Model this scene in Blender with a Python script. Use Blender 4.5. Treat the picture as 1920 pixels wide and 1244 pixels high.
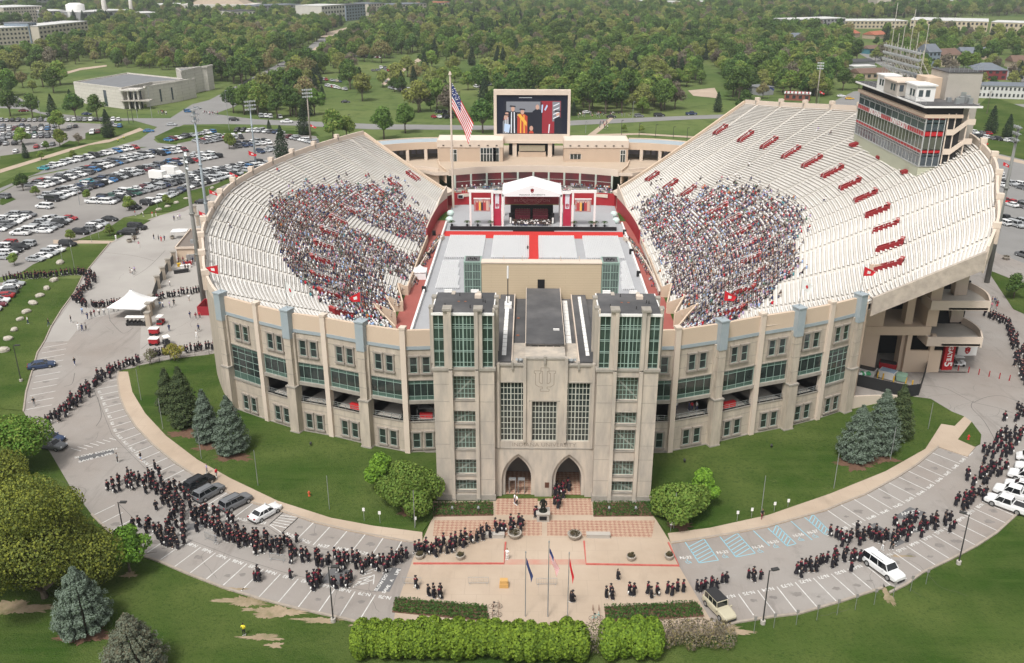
import bpy, bmesh, math, random
import numpy as np
from mathutils import Vector, Matrix
from mathutils.bvhtree import BVHTree
for o in list(bpy.data.objects): bpy.data.objects.remove(o)
random.seed(7); RS = np.random.RandomState(11)
PI = math.pi; R = math.radians
SC = bpy.context.scene; COL = SC.collection
# ------------------------------------------------------------------ camera
FPX, PITCH, YAW, HC = 1705.0, R(22.1), R(1.09), 71.0
cam = bpy.data.cameras.new('camera'); camo = bpy.data.objects.new('camera', cam); COL.objects.link(camo)
camo.location = (0, 0, HC); camo.rotation_euler = (PI/2 - PITCH, 0, YAW)
cam.sensor_width = 36; cam.lens = 36 * FPX / 1920; cam.clip_start = 1; cam.clip_end = 12000
SC.camera = camo
# ------------------------------------------------------------------ light
SUN_EL, SUN_AZ = R(58), R(205)      # azimuth clockwise from +y: behind the camera, a little to the left
w = bpy.data.worlds.new('World'); SC.world = w; w.use_nodes = True
nt = w.node_tree; nt.nodes.clear()
sky = nt.nodes.new('ShaderNodeTexSky'); sky.sky_type = 'NISHITA'; sky.sun_disc = False
sky.sun_elevation = SUN_EL; sky.sun_rotation = SUN_AZ; sky.dust_density = 6; sky.air_density = 1.6; sky.ozone_density = 1
hs = nt.nodes.new('ShaderNodeHueSaturation'); hs.inputs['Saturation'].default_value = 0.08
bg = nt.nodes.new('ShaderNodeBackground'); bg.inputs['Strength'].default_value = 0.118
ow = nt.nodes.new('ShaderNodeOutputWorld')
nt.links.new(sky.outputs[0], hs.inputs['Color']); nt.links.new(hs.outputs[0], bg.inputs[0]); nt.links.new(bg.outputs[0], ow.inputs[0])
sl = bpy.data.lights.new('sun', 'SUN'); sl.energy = 2.1; sl.angle = R(11); sl.color = (1, .955, .885)
so = bpy.data.objects.new('sun', sl); COL.objects.link(so)
dsun = Vector((math.sin(SUN_AZ)*math.cos(SUN_EL), math.cos(SUN_AZ)*math.cos(SUN_EL), math.sin(SUN_EL)))
so.rotation_euler = dsun.to_track_quat('Z', 'Y').to_euler(); so.location = (0, -50, 300)
vs = SC.view_settings; vs.view_transform = 'Standard'; vs.look = 'None'; vs.gamma = 1; vs.use_curve_mapping = False
vs.exposure = 0.28
SC.cycles.max_bounces = 5; SC.cycles.diffuse_bounces = 3; SC.cycles.glossy_bounces = 2; SC.cycles.transmission_bounces = 2; SC.cycles.transparent_max_bounces = 6
SC.cycles.use_denoising = True
# ------------------------------------------------------------------ photograph pixel -> place on a level of the site
_c, _s, _cy, _sy = math.cos(PITCH), math.sin(PITCH), math.cos(YAW), math.sin(YAW)
def ray(px, py):
    a = (px-960)/FPX; b = (py-622)/FPX
    y = _c-b*_s; z = -_s-b*_c
    return Vector((a*_cy-y*_sy, a*_sy+y*_cy, z))
def G(px, py, z=0.0):
    r = ray(px, py); t = (z-HC)/r.z
    return Vector((r.x*t, r.y*t, z))
def Yp(px, py, y):
    r = ray(px, py); t = y/r.y
    return Vector((r.x*t, y, HC+r.z*t))
def PX(x, y, z=0.0):
    xc = x*_cy+y*_sy; yc = -x*_sy+y*_cy; zc = z-HC
    d = yc*_c-zc*_s; u = yc*_s+zc*_c
    return 960+FPX*xc/d, 622-FPX*u/d, d
def top_z(p, py):           # height of the point straight above p that the photo shows at row py
    r = ray(PX(p[0], p[1], 5)[0], py); return HC + r.z*(p[1]/r.y)
def inpoly(x, y, P):
    c = False; j = len(P)-1
    for i in range(len(P)):
        if (P[i][1] > y) != (P[j][1] > y) and x < (P[j][0]-P[i][0])*(y-P[i][1])/(P[j][1]-P[i][1])+P[i][0]: c = not c
        j = i
    return c
# ------------------------------------------------------------------ materials
MATS = {}
def mat(name, col, rough=.8, col2=None, scale=1.0, detail=4, contrast=.5, bump=0, bscale=None, metal=0, spec=.3, objrand=0, coord='Object', stretch=None, col3=None, scale3=.1, emit=0, trans=0):
    if name in MATS: return MATS[name]
    m = bpy.data.materials.new(name); m.use_nodes = True; MATS[name] = m
    t = m.node_tree; N = t.nodes; L = t.links; b = N['Principled BSDF']
    b.inputs['Roughness'].default_value = rough; b.inputs['Metallic'].default_value = metal
    b.inputs['Specular IOR Level'].default_value = spec
    src = None
    rgb = N.new('ShaderNodeRGB'); rgb.outputs[0].default_value = (*col, 1); src = rgb.outputs[0]
    if col2 or bump or col3:
        tc = N.new('ShaderNodeTexCoord'); vec = tc.outputs[coord]
        if stretch:
            mp = N.new('ShaderNodeMapping'); mp.inputs['Scale'].default_value = stretch; L.new(vec, mp.inputs[0]); vec = mp.outputs[0]
    def layer(src, c2, sc, con, det):
        nz = N.new('ShaderNodeTexNoise'); nz.inputs['Scale'].default_value = sc; nz.inputs['Detail'].default_value = det; nz.inputs['Roughness'].default_value = .6
        L.new(vec, nz.inputs['Vector'])
        mr = N.new('ShaderNodeMapRange'); mr.inputs[1].default_value = .5-con/2; mr.inputs[2].default_value = .5+con/2; L.new(nz.outputs[0], mr.inputs[0])
        mx = N.new('ShaderNodeMix'); mx.data_type = 'RGBA'; L.new(mr.outputs[0], mx.inputs[0]); L.new(src, mx.inputs[6]); mx.inputs[7].default_value = (*c2, 1)
        return mx.outputs[2]
    if col2: src = layer(src, col2, scale, contrast, detail)
    if col3: src = layer(src, col3, scale3, .3, 5)
    if objrand:
        oi = N.new('ShaderNodeObjectInfo'); hv = N.new('ShaderNodeHueSaturation')
        m1 = N.new('ShaderNodeMapRange'); m1.inputs[3].default_value = 1-objrand; m1.inputs[4].default_value = 1+objrand; L.new(oi.outputs['Random'], m1.inputs[0])
        m2 = N.new('ShaderNodeMath'); m2.operation = 'MULTIPLY'; m2.inputs[1].default_value = 7.31; L.new(oi.outputs['Random'], m2.inputs[0])
        m3 = N.new('ShaderNodeMath'); m3.operation = 'FRACT'; L.new(m2.outputs[0], m3.inputs[0])
        m4 = N.new('ShaderNodeMapRange'); m4.inputs[3].default_value = .5-objrand*.07; m4.inputs[4].default_value = .5+objrand*.07; L.new(m3.outputs[0], m4.inputs[0])
        L.new(m1.outputs[0], hv.inputs['Value']); L.new(m4.outputs[0], hv.inputs['Hue']); L.new(src, hv.inputs['Color']); src = hv.outputs[0]
    L.new(src, b.inputs['Base Color'])
    if emit:
        L.new(src, b.inputs['Emission Color']); b.inputs['Emission Strength'].default_value = emit
    if trans:
        tr = N.new('ShaderNodeBsdfTranslucent'); L.new(src, tr.inputs[0]); mx = N.new('ShaderNodeMixShader'); mx.inputs[0].default_value = trans
        L.new(b.outputs[0], mx.inputs[1]); L.new(tr.outputs[0], mx.inputs[2]); L.new(mx.outputs[0], N['Material Output'].inputs[0])
    if bump:
        nb = N.new('ShaderNodeTexNoise'); nb.inputs['Scale'].default_value = bscale or scale*4; nb.inputs['Detail'].default_value = 6; L.new(vec, nb.inputs['Vector'])
        bp = N.new('ShaderNodeBump'); bp.inputs['Strength'].default_value = bump; bp.inputs['Distance'].default_value = .15; L.new(nb.outputs[0], bp.inputs['Height']); L.new(bp.outputs[0], b.inputs['Normal'])
    return m
def mottle(m, c2, sc, lo, hi, fac=1.0, stretch=(1,1,1), rot=0):
    t = m.node_tree; N = t.nodes; L = t.links; b = N['Principled BSDF']; src = b.inputs['Base Color'].links[0].from_socket
    tc = N.new('ShaderNodeTexCoord'); mp = N.new('ShaderNodeMapping'); mp.inputs['Scale'].default_value = stretch; mp.inputs['Rotation'].default_value = (0,0,rot); L.new(tc.outputs['Object'], mp.inputs[0])
    nz = N.new('ShaderNodeTexNoise'); nz.inputs['Scale'].default_value = sc; nz.inputs['Detail'].default_value = 8; nz.inputs['Roughness'].default_value = .7; L.new(mp.outputs[0], nz.inputs['Vector'])
    mr = N.new('ShaderNodeMapRange'); mr.inputs[1].default_value = lo; mr.inputs[2].default_value = hi; mr.inputs[4].default_value = fac; L.new(nz.outputs[0], mr.inputs[0])
    mx = N.new('ShaderNodeMix'); mx.data_type = 'RGBA'; L.new(mr.outputs[0], mx.inputs[0]); L.new(src, mx.inputs[6]); mx.inputs[7].default_value = (*c2, 1); L.new(mx.outputs[2], b.inputs['Base Color'])
def brickify(m, w_, h_, mortar, size=.02, rotx=True, dark=.6):
    """joint lines over a material: w_ x h_ metres"""
    t = m.node_tree; N = t.nodes; L = t.links; b = N['Principled BSDF']
    src = b.inputs['Base Color'].links[0].from_socket
    tc = N.new('ShaderNodeTexCoord'); mp = N.new('ShaderNodeMapping')
    if rotx: mp.inputs['Rotation'].default_value = (PI/2, 0, 0)
    L.new(tc.outputs['Object'], mp.inputs[0])
    br = N.new('ShaderNodeTexBrick'); br.inputs['Scale'].default_value = 1; br.inputs['Brick Width'].default_value = w_; br.inputs['Row Height'].default_value = h_
    br.inputs['Mortar Size'].default_value = size; br.inputs['Mortar'].default_value = (*mortar, 1); br.inputs['Mortar Smooth'].default_value = .3
    L.new(mp.outputs[0], br.inputs['Vector']); L.new(src, br.inputs['Color1']); L.new(src, br.inputs['Color2'])
    L.new(br.outputs[0], b.inputs['Base Color']); return m
LIME = mat('limestone', (.56,.49,.405), .85, (.43,.37,.30), .35, 6, .5, bump=.3, bscale=3, col3=(.38,.33,.275), scale3=1.3, stretch=(1,1,.2))
LIMEJ = mat('limestone_jointed', (.57,.50,.42), .85, (.45,.39,.325), .35, 6, .5, bump=.2, bscale=3, col3=(.36,.325,.285), scale3=.8, stretch=(1,1,.25))
STUC = mat('tan_stucco', (.60,.475,.365), .85, (.54,.425,.325), .15, 5, .6)
STUCL = mat('pale_stucco', (.66,.56,.47), .85, (.58,.49,.41), .2, 5, .6)
BLUEG = mat('blue_grey_flashing', (.29,.345,.38), .5, (.35,.39,.41), .8)
CONC = mat('concrete', (.45,.415,.375), .9, (.36,.335,.30), .25, 6, .5, bump=.15)
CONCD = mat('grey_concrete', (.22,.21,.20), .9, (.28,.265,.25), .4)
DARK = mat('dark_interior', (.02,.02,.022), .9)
WHITE = mat('white_paint', (.78,.77,.75), .5)
WOOD = mat('orange_wood', (.55,.33,.12), .7)
GREENM = mat('pale_green_mullion', (.27,.37,.325), .4)
GLASS = mat('green_glass', (.014,.026,.023), .08, (.05,.08,.07), .25, 3, .35, spec=.7)
GLASSD = mat('dark_glass', (.012,.017,.018), .07, (.04,.055,.05), .5, 3, .4, spec=.7)
GLASSB = mat('blue_glass', (.03,.045,.055), .08, (.08,.10,.12), .1, 3, .4, spec=.8)
RED = mat('crimson_paint', (.38,.022,.03), .55, (.32,.018,.025), .3)
REDB = mat('bright_red', (.62,.03,.035), .6)
ROOFD = mat('dark_roof_membrane', (.085,.085,.09), .8, (.14,.135,.135), .35, 6, .45, bump=.1, col3=(.06,.06,.063), scale3=.12)
STEEL = mat('galvanised_steel', (.40,.42,.43), .45, metal=.6)
STEELD = mat('dark_pole', (.045,.045,.045), .5)
BLACK = mat('black', (.012,.012,.014), .7)
TRIM = mat('cornice_stone', (.36,.33,.29), .85, (.25,.23,.20), 1.2, 5, .5)
# ------------------------------------------------------------------ mesh builder
class MB:
    def __init__(s): s.v = []; s.f = []; s.m = []
    def add(s, vs_, fs, m=0):
        k = len(s.v); s.v += [tuple(q) for q in vs_]; s.f += [tuple(i+k for i in f) for f in fs]; s.m += [m]*len(fs)
    def box(s, x0, x1, y0, y1, z0, z1, m=0):
        if x0 > x1: x0, x1 = x1, x0
        if y0 > y1: y0, y1 = y1, y0
        s.add([(x0,y0,z0),(x1,y0,z0),(x1,y1,z0),(x0,y1,z0),(x0,y0,z1),(x1,y0,z1),(x1,y1,z1),(x0,y1,z1)],
              [(0,3,2,1),(4,5,6,7),(0,1,5,4),(1,2,6,5),(2,3,7,6),(3,0,4,7)], m)
    def obox(s, o, d, u0, u1, v0, v1, z0, z1, m=0):   # d: unit 2D along; v grows to the right of d (outwards)
        n = (d[1], -d[0]); P = []
        if v0 > v1: v0, v1 = v1, v0
        for z in (z0, z1):
            for u, v in ((u0,v0),(u1,v0),(u1,v1),(u0,v1)):
                P.append((o[0]+d[0]*u+n[0]*v, o[1]+d[1]*u+n[1]*v, z))
        s.add(P, [(0,1,2,3),(7,6,5,4),(4,5,1,0),(5,6,2,1),(6,7,3,2),(7,4,0,3)], m)
    def poly(s, P, m=0): s.add(P, [tuple(range(len(P)))], m)
    def prism(s, P, z0, z1, m=0, ms=None):
        a = sum(P[i][0]*P[(i+1) % len(P)][1]-P[(i+1) % len(P)][0]*P[i][1] for i in range(len(P)))
        if a < 0: P = P[::-1]
        n = len(P); k = len(s.v)
        s.v += [(p[0], p[1], z0) for p in P]+[(p[0], p[1], z1) for p in P]
        s.f += [tuple(k+i for i in range(n))[::-1], tuple(k+n+i for i in range(n))]; s.m += [m, m]
        for i in range(n):
            j = (i+1) % n; s.f.append((k+i, k+j, k+n+j, k+n+i)); s.m.append(m if ms is None else ms)
    def tube(s, p, q, r0, r1=None, n=8, m=0, cap=True):
        r1 = r0 if r1 is None else r1; p = Vector(p); q = Vector(q); d = (q-p).normalized()
        a = d.orthogonal().normalized(); b = d.cross(a); k = len(s.v)
        for c_, r_ in ((p, r0), (q, r1)):
            for i in range(n):
                t = 2*PI*i/n; s.v.append(tuple(c_+a*math.cos(t)*r_+b*math.sin(t)*r_))
        for i in range(n):
            j = (i+1) % n; s.f.append((k+i, k+j, k+n+j, k+n+i)); s.m.append(m)
        if cap: s.f += [tuple(k+i for i in range(n))[::-1], tuple(k+n+i for i in range(n))]; s.m += [m, m]
    def loft(s, rings, m=0, cap=True):
        n = len(rings[0]); k = len(s.v)
        for r_ in rings: s.v += [tuple(q) for q in r_]
        for i in range(len(rings)-1):
            for j in range(n):
                l = (j+1) % n; s.f.append((k+i*n+j, k+i*n+l, k+(i+1)*n+l, k+(i+1)*n+j)); s.m.append(m)
        if cap: s.f += [tuple(k+i for i in range(n))[::-1], tuple(k+(len(rings)-1)*n+i for i in range(n))]; s.m += [m, m]
    def text(s, body, M, size=1.0, ext=.02, m=0, align='CENTER', sx=1.0, bold=0):
        c = bpy.data.curves.new('t', 'FONT'); c.body = body; c.size = size; c.extrude = ext; c.align_x = align; c.align_y = 'CENTER'; c.resolution_u = 2; c.offset = bold
        o = bpy.data.objects.new('t', c); me = o.to_mesh(); M = M @ Matrix.Diagonal((sx, 1, 1, 1))
        s.add([M @ v.co for v in me.vertices], [tuple(p.vertices) for p in me.polygons], m)
        o.to_mesh_clear(); bpy.data.objects.remove(o); bpy.data.curves.remove(c)
    def mesh(s, name, mats, smooth=False):
        me = bpy.data.meshes.new(name); me.from_pydata(s.v, [], s.f)
        for mm in mats: me.materials.append(mm)
        if len(mats) > 1: me.polygons.foreach_set('material_index', s.m)
        if smooth: me.polygons.foreach_set('use_smooth', [True]*len(s.f))
        me.update(); return me
    def build(s, name, mats, parent=None, smooth=False):
        if not isinstance(mats, (list, tuple)): mats = [mats]
        o = bpy.data.objects.new(name, s.mesh(name, mats, smooth)); COL.objects.link(o); o.parent = parent
        return o
def tag(o, label=None, cat=None, group=None, kind=None):
    if label: o['label'] = label
    if cat: o['category'] = cat
    if group: o['group'] = group
    if kind: o['kind'] = kind
    return o
def thing(name, label, cat, loc=(0,0,0), rz=0, group=None):
    o = bpy.data.objects.new(name, None); COL.objects.link(o); o.location = loc; o.rotation_euler = (0,0,rz); o.empty_display_size = .5
    return tag(o, label, cat, group)
def ob(name, me, loc=(0,0,0), rz=0, sc=1, parent=None):
    o = bpy.data.objects.new(name, me); COL.objects.link(o); o.location = loc; o.rotation_euler = (0,0,rz)
    o.scale = (sc,sc,sc) if not isinstance(sc, tuple) else sc; o.parent = parent; return o
def frame3(o, d, u, v, z):     # matrix of an upright plate: x along d, y up, z outwards (right of d), at u,v,z
    n = (d[1], -d[0])
    return Matrix(((d[0],0,n[0],o[0]+d[0]*u+n[0]*v),(d[1],0,n[1],o[1]+d[1]*u+n[1]*v),(0,1,0,z),(0,0,0,1)))
def flatM(p, ang, z): return Matrix.Translation((p[0],p[1],z)) @ Matrix.Rotation(ang, 4, 'Z')
def scatter(name, pts, protos, label, cat, kind='stuff', group=None):
    """pts: (x,y,z,rotz,scale,index): one object whose points carry copies of the protos"""
    coll = bpy.data.collections.new(name+'_kinds')
    for i, me in enumerate(protos):
        coll.objects.link(bpy.data.objects.new('%s_kind_%02d' % (name, i), me))
    me = bpy.data.meshes.new(name); A = np.array(pts, dtype=np.float32)
    me.vertices.add(len(A)); me.vertices.foreach_set('co', A[:, :3].ravel())
    for an, tp, ci in (('rot', 'FLOAT', 3), ('scl', 'FLOAT', 4), ('idx', 'INT', 5)):
        at = me.attributes.new(an, tp, 'POINT'); at.data.foreach_set('value', A[:, ci].astype(np.int32 if tp == 'INT' else np.float32))
    o = bpy.data.objects.new(name, me); COL.objects.link(o)
    ng = bpy.data.node_groups.new(name, 'GeometryNodeTree'); ng.interface.new_socket('Geometry', in_out='INPUT', socket_type='NodeSocketGeometry'); ng.interface.new_socket('Geometry', in_out='OUTPUT', socket_type='NodeSocketGeometry')
    N = ng.nodes; L = ng.links; gi = N.new('NodeGroupInput'); go = N.new('NodeGroupOutput'); ip = N.new('GeometryNodeInstanceOnPoints')
    ci = N.new('GeometryNodeCollectionInfo'); ci.inputs['Collection'].default_value = coll; ci.inputs['Separate Children'].default_value = True; ci.inputs['Reset Children'].default_value = True
    def na(n_, t_):
        a = N.new('GeometryNodeInputNamedAttribute'); a.data_type = t_; a.inputs[0].default_value = n_; return a.outputs[0]
    cx = N.new('ShaderNodeCombineXYZ'); L.new(na('rot', 'FLOAT'), cx.inputs[2]); er = N.new('FunctionNodeEulerToRotation'); L.new(cx.outputs[0], er.inputs[0])
    L.new(gi.outputs[0], ip.inputs['Points']); L.new(ci.outputs[0], ip.inputs['Instance']); ip.inputs['Pick Instance'].default_value = True
    L.new(na('idx', 'INT'), ip.inputs['Instance Index']); L.new(er.outputs[0], ip.inputs['Rotation']); L.new(na('scl', 'FLOAT'), ip.inputs['Scale']); L.new(ip.outputs[0], go.inputs[0])
    md = o.modifiers.new('scatter', 'NODES'); md.node_group = ng
    return tag(o, label, cat, group, kind)
def unit(a, b):
    d = math.hypot(b[0]-a[0], b[1]-a[1]); return ((b[0]-a[0])/d, (b[1]-a[1])/d), d
def GP(L_, z=0.0): return [tuple(G(x, y, z))[:2] for x, y in L_]
def smooth_line(P, n):      # Catmull-Rom through P, n samples per span
    out = []
    P = [Vector(p) for p in P]
    for i in range(len(P)-1):
        a = P[max(i-1,0)]; b = P[i]; c = P[i+1]; d = P[min(i+2,len(P)-1)]
        for k in range(n):
            t = k/n; out.append(.5*((2*b)+(c-a)*t+(2*a-5*b+4*c-d)*t*t+(3*b-a-3*c+d)*t**3))
    out.append(P[-1]); return out
# ------------------------------------------------------------------ the ground
GRASS = mat('lawn_grass', (.040,.080,.014), .95, (.024,.052,.010), .14, 10, .4, bump=1, bscale=5, col3=(.095,.125,.035), scale3=.07, spec=.03)
GRASSF = mat('park_grass', (.095,.145,.042), .95, (.06,.10,.03), .03, 8, .5, col3=(.14,.17,.06), scale3=.012, spec=.03)
mottle(GRASS, (.022,.048,.01), 2.2, .5, .68, .75); mottle(GRASS, (.14,.145,.055), .5, .6, .76, .5); mottle(GRASS, (.075,.11,.028), .35, .48, .62, .5, (.12,1,1), .3)
mottle(GRASSF, (.045,.075,.022), .12, .5, .65, .6)
ASPH = mat('old_asphalt', (.295,.258,.232), .9, (.23,.203,.183), .10, 9, .5, bump=.2, bscale=4, col3=(.31,.29,.272), scale3=.035, spec=.15)
mottle(ASPH, (.18,.165,.152), .35, .56, .72, .7); mottle(ASPH, (.34,.315,.295), 1.4, .56, .7, .5); mottle(ASPH, (.20,.18,.165), .25, .54, .62, .5, (1,.12,1), .9)
ROADM = mat('road_asphalt', (.25,.245,.24), .9, (.21,.205,.20), .1, 7, .5, spec=.15)
CONCG = mat('pale_concourse_concrete', (.335,.315,.295), .9, (.27,.25,.235), .1, 8, .45, bump=.15, bscale=2, col3=(.38,.36,.335), scale3=.03)
SIDE = mat('sidewalk_concrete', (.42,.33,.25), .9, (.35,.275,.21), .3, 8, .5, col3=(.46,.37,.29), scale3=.08)
mottle(SIDE, (.30,.24,.185), .22, .55, .7, .6, (1,.3,1))
brickify(SIDE, 3.0, 3.0, (.37,.30,.235), .03, rotx=False)
KERB = mat('kerb_concrete', (.38,.33,.28), .9, (.28,.24,.20), 1.5)
DIRT = mat('bare_soil', (.27,.20,.13), .95, (.12,.125,.05), .9, 8, .35, bump=.3, col3=(.35,.27,.19), scale3=.4)
MULCH = mat('brown_mulch', (.10,.055,.035), .95, (.16,.09,.06), 2)
LINEM = mat('white_road_paint', (.68,.67,.65), .7, (.45,.44,.42), 1.2, 6, .35)
LINEB = mat('blue_road_paint', (.20,.48,.60), .7, (.27,.45,.52), 1.2)
PATCH = mat('fresh_tar_patch', (.10,.10,.105), .9, (.15,.148,.15), .6)
CRACK = mat('tarred_crack', (.10,.095,.09), .9)
REDK = mat('red_kerb_paint', (.42,.07,.06), .7, (.5,.16,.13), 1)
def sheet(name, polys, m, z, label=None, pix=True, thick=0, side=None):
    b = MB()
    z0_ = z
    for i_, P in enumerate(polys):
        z = z0_+.003*i_; Q = GP(P, z) if pix else P
        if thick: b.prism(Q, z-thick, z, 0, 1 if side else None)
        else:
            a = sum(Q[i][0]*Q[(i+1) % len(Q)][1]-Q[(i+1) % len(Q)][0]*Q[i][1] for i in range(len(Q)))
            b.poly([(q[0], q[1], z) for q in (Q if a > 0 else Q[::-1])])
    o = b.build(name, [m, side] if side else m); tag(o, label, None, None, 'structure'); return o
b = MB(); b.poly([(-4500,-300,-.06),(4500,-300,-.06),(4500,7000,-.06),(-4500,7000,-.06)])
tag(b.build('ground', GRASSF), kind='structure')
# near lawn sheet (finer grass) in front and around
sheet('lawn', [[(-900,1300),(-900,560),(0,552),(60,522),(2900,560),(2900,1300)]], GRASS, -.03)
OUT = [(44,772),(60,800),(95,850),(130,910),(172,965),(215,1008),(245,1035),(300,1054),(355,1078),(417,1102),(485,1123),(558,1142),(637,1159),(676,1163),(735,1185),(960,1215),(1180,1195),(1330,1180),(1380,1168),(1450,1157),(1497,1151.6),(1572,1130),(1639,1108),(1669,1098),(1685,1104),(1700,1096),(1730,1074),(1783,1049),(1831,1024),(1868,1000),(1903,968),(1990,900)]
INN = [(1990,330),(1930,300),(1700,300),(1600,480),(1590,765),(1700,742),(1745,748),(1785,772),(1828,838),(1814,856),(1760,838),(1719,872),(1684,894.5),(1624,927),(1576,945.6),(1550,957),(1507,969),(1440,988),(1381,999.5),(1319,1010),(1258,1019),
       (790,1019),(753,1014),(719,1007.8),(651,994.8),(589,979.6),(532,960),(475,943.7),(427,923.5),(364,891.5),(329,869),(287,834.6),(254.7,801.4),(234,767.7),(225,745),(220,712),(222,695),(420,660),(560,660),(560,330)]
sheet('ring_road', [OUT + INN[:21] + INN[21:] + [(470,322),(440,338),(410,352),(373,378),(330,395),(270,414),(222,447),(205,455),(190,475),(155,518),(140,548),(115,582),(95,615),(70,662),(55,700)]], ASPH, 0.0)
sheet('concourse_pavement', [[(210,458),(300,404),(345,397),(385,375),(440,345),(560,300),(560,640),(420,655),(300,666),(262,668),(265,600),(230,585),(160,600),(128,640),(84,642),(100,612),(145,550),(168,500)]], CONCG, .012)
sheet('side_car_park', [[(1808,265),(1850,285),(2100,330),(2100,560),(1870,475),(1840,420)]], ROADM, .008)
# berm lawns, sidewalks (raised a kerb's height)
BL = [(240,697),(248,735),(272,775),(312,818),(370,862),(432,897),(520,939),(620,971),(700,986),(792,998),(812,970),(812,930),(900,900),(700,800),(560,740),(450,700),(424,662),(330,672),(258,686)]
BR = [(1226,968),(1252,1000),(1330,990),(1440,966),(1556,926),(1660,884),(1735,842),(1765,795),(1790,799),(1808,781),(1785,772),(1745,750),(1700,744),(1590,768),(1560,740),(1400,790),(1200,870),(1200,930)]
sheet('berm_lawn', [BL, BR, [(1822,791),(1840,815),(1838,832),(1827,838),(1796,824)]], GRASS, .15, thick=.12)
SWL = [(222,697),(220,712),(225,745),(234,767.7),(254.7,801.4),(287,834.6),(329,869),(364,891.5),(427,923.5),(475,943.7),(532,960),(589,979.6),(651,994.8),(719,1007.8),(753,1014),(792,1019)] + BL[9::-1]
SWR = [(1258,1019),(1319,1010),(1381,999.5),(1440,988),(1507,969),(1550,957),(1576,945.6),(1624,927),(1684,894.5),(1719,872),(1760,838),(1814,856),(1829,838),(1796,824),(1822,791),(1808,781),(1790,799),(1765,795),(1735,842),(1660,884),(1556,926),(1440,966),(1330,990),(1252,1000)]
def strip(path, w_, z0, z1, bld, m=0, closed=False, off=0):
    Pn = [Vector((p[0], p[1])) for p in path]
    L_, Rr = [], []
    for i, p in enumerate(Pn):
        d = (Pn[min(i+1,len(Pn)-1)]-Pn[max(i-1,0)]).normalized(); n = Vector((d.y,-d.x))
        L_.append(p+n*(off-w_/2)); Rr.append(p+n*(off+w_/2))
    for i in range(len(Pn)-1):
        bld.prism([L_[i], L_[i+1], Rr[i+1], Rr[i]], z0, z1, m)
for nm, P in (('sidewalk', SWL), ('sidewalk', SWR)): sheet(nm, [P], SIDE, .15, thick=.13)
k = MB()
strip(GP([(222,697),(220,712),(225,745),(234,767.7),(254.7,801.4),(287,834.6),(329,869),(364,891.5),(427,923.5),(475,943.7),(532,960),(589,979.6),(651,994.8),(719,1007.8),(753,1014),(775,1018)]), .28, 0, .165, k)
strip(GP([(1258,1019),(1319,1010),(1381,999.5),(1440,988),(1507,969),(1550,957),(1576,945.6),(1624,927),(1684,894.5),(1719,872),(1760,838)]), .28, 0, .165, k)
strip(GP([(172,965),(215,1008),(245,1035),(300,1054),(355,1078),(417,1102),(485,1123),(558,1142),(637,1159),(690,1172)]), .3, -.03, .16, k)
strip(GP([(1345,1180),(1380,1168),(1450,1157),(1497,1151.6),(1572,1130),(1639,1108),(1655,1103)]), .3, -.03, .16, k)
strip(GP([(1668,1112),(1700,1096),(1730,1074),(1783,1049),(1831,1024),(1868,1000),(1903,968),(1960,925)]), .3, -.03, .16, k)
strip(GP([(44,772),(49,735),(60,697),(70,662),(84,640),(95,615),(115,582),(140,548),(155,518),(190,475),(207,455)]), .25, -.03, .15, k)
tag(k.build('kerb', KERB), kind='structure')
# raised grass outside the kerb on the car park side
sheet('grass_verge', [[(205,457),(190,475),(155,515),(40,512),(62,496),(110,478),(135,462)], [(48,533),(150,522),(138,548),(114,582),(94,615),(69,662),(48,735),(43,770),(-60,760),(-60,610),(0,575)],
   [(262,402),(300,370),(360,357),(405,346),(452,324),(475,318),(440,338),(410,352),(373,378),(330,395)], [(144,450),(200,430),(232,408),(262,411),(282,413),(222,447)]], GRASS, .10, thick=.1)
# plaza
PLZ = [(775,1046),(790,1019),(812,968),(812,940),(1226,940),(1226,968),(1258,1019),(1272,1060),(1330,1158),(1345,1180),(960,1215),(735,1185),(742,1140)]
sheet('plaza_pavement', [PLZ], SIDE, .02)
PAV = mat('patterned_brick_paving', (.44,.31,.22), .85)
def weave(m):
    t = m.node_tree; N = t.nodes; L = t.links; bs = N['Principled BSDF']; tc = N.new('ShaderNodeTexCoord')
    mp = N.new('ShaderNodeMapping'); mp.inputs['Rotation'].default_value = (0,0,PI/4); L.new(tc.outputs['Object'], mp.inputs[0])
    ch = N.new('ShaderNodeTexChecker'); ch.inputs['Scale'].default_value = 2.3; ch.inputs['Color1'].default_value = (.46,.33,.24,1); ch.inputs['Color2'].default_value = (.27,.11,.075,1); L.new(mp.outputs[0], ch.inputs[0])
    nz = N.new('ShaderNodeTexNoise'); nz.inputs['Scale'].default_value = 5; L.new(tc.outputs['Object'], nz.inputs[0])
    br = N.new('ShaderNodeTexBrick'); br.inputs['Scale'].default_value = 2.2; br.inputs['Mortar'].default_value = (.42,.33,.25,1); br.inputs['Color1'].default_value = (.46,.35,.26,1); br.inputs['Color2'].default_value = (.30,.14,.10,1); L.new(tc.outputs['Object'], br.inputs[0])
    mx = N.new('ShaderNodeMix'); mx.data_type = 'RGBA'; L.new(nz.outputs[0], mx.inputs[0]); L.new(ch.outputs[0], mx.inputs[6]); L.new(br.outputs[0], mx.inputs[7]); L.new(mx.outputs[2], bs.inputs['Base Color'])
weave(PAV)
sheet('brick_paving', [[(930,935),(1008,935),(1008,966),(928,966)], [(1022,935),(1108,935),(1112,966),(1022,966)], [(815,976),(1016,976),(1016,1005),(812,1005)], [(1026,976),(1228,976),(1222,1008),(1026,1005)]], PAV, .03)
sheet('raised_pavement', [[(790,1021),(945,1021),(945,1056),(775,1056),(777,1046)], [(1096,1018),(1252,1019),(1272,1060),(1098,1056)]], SIDE, .16, thick=.14, side=REDK)
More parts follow.
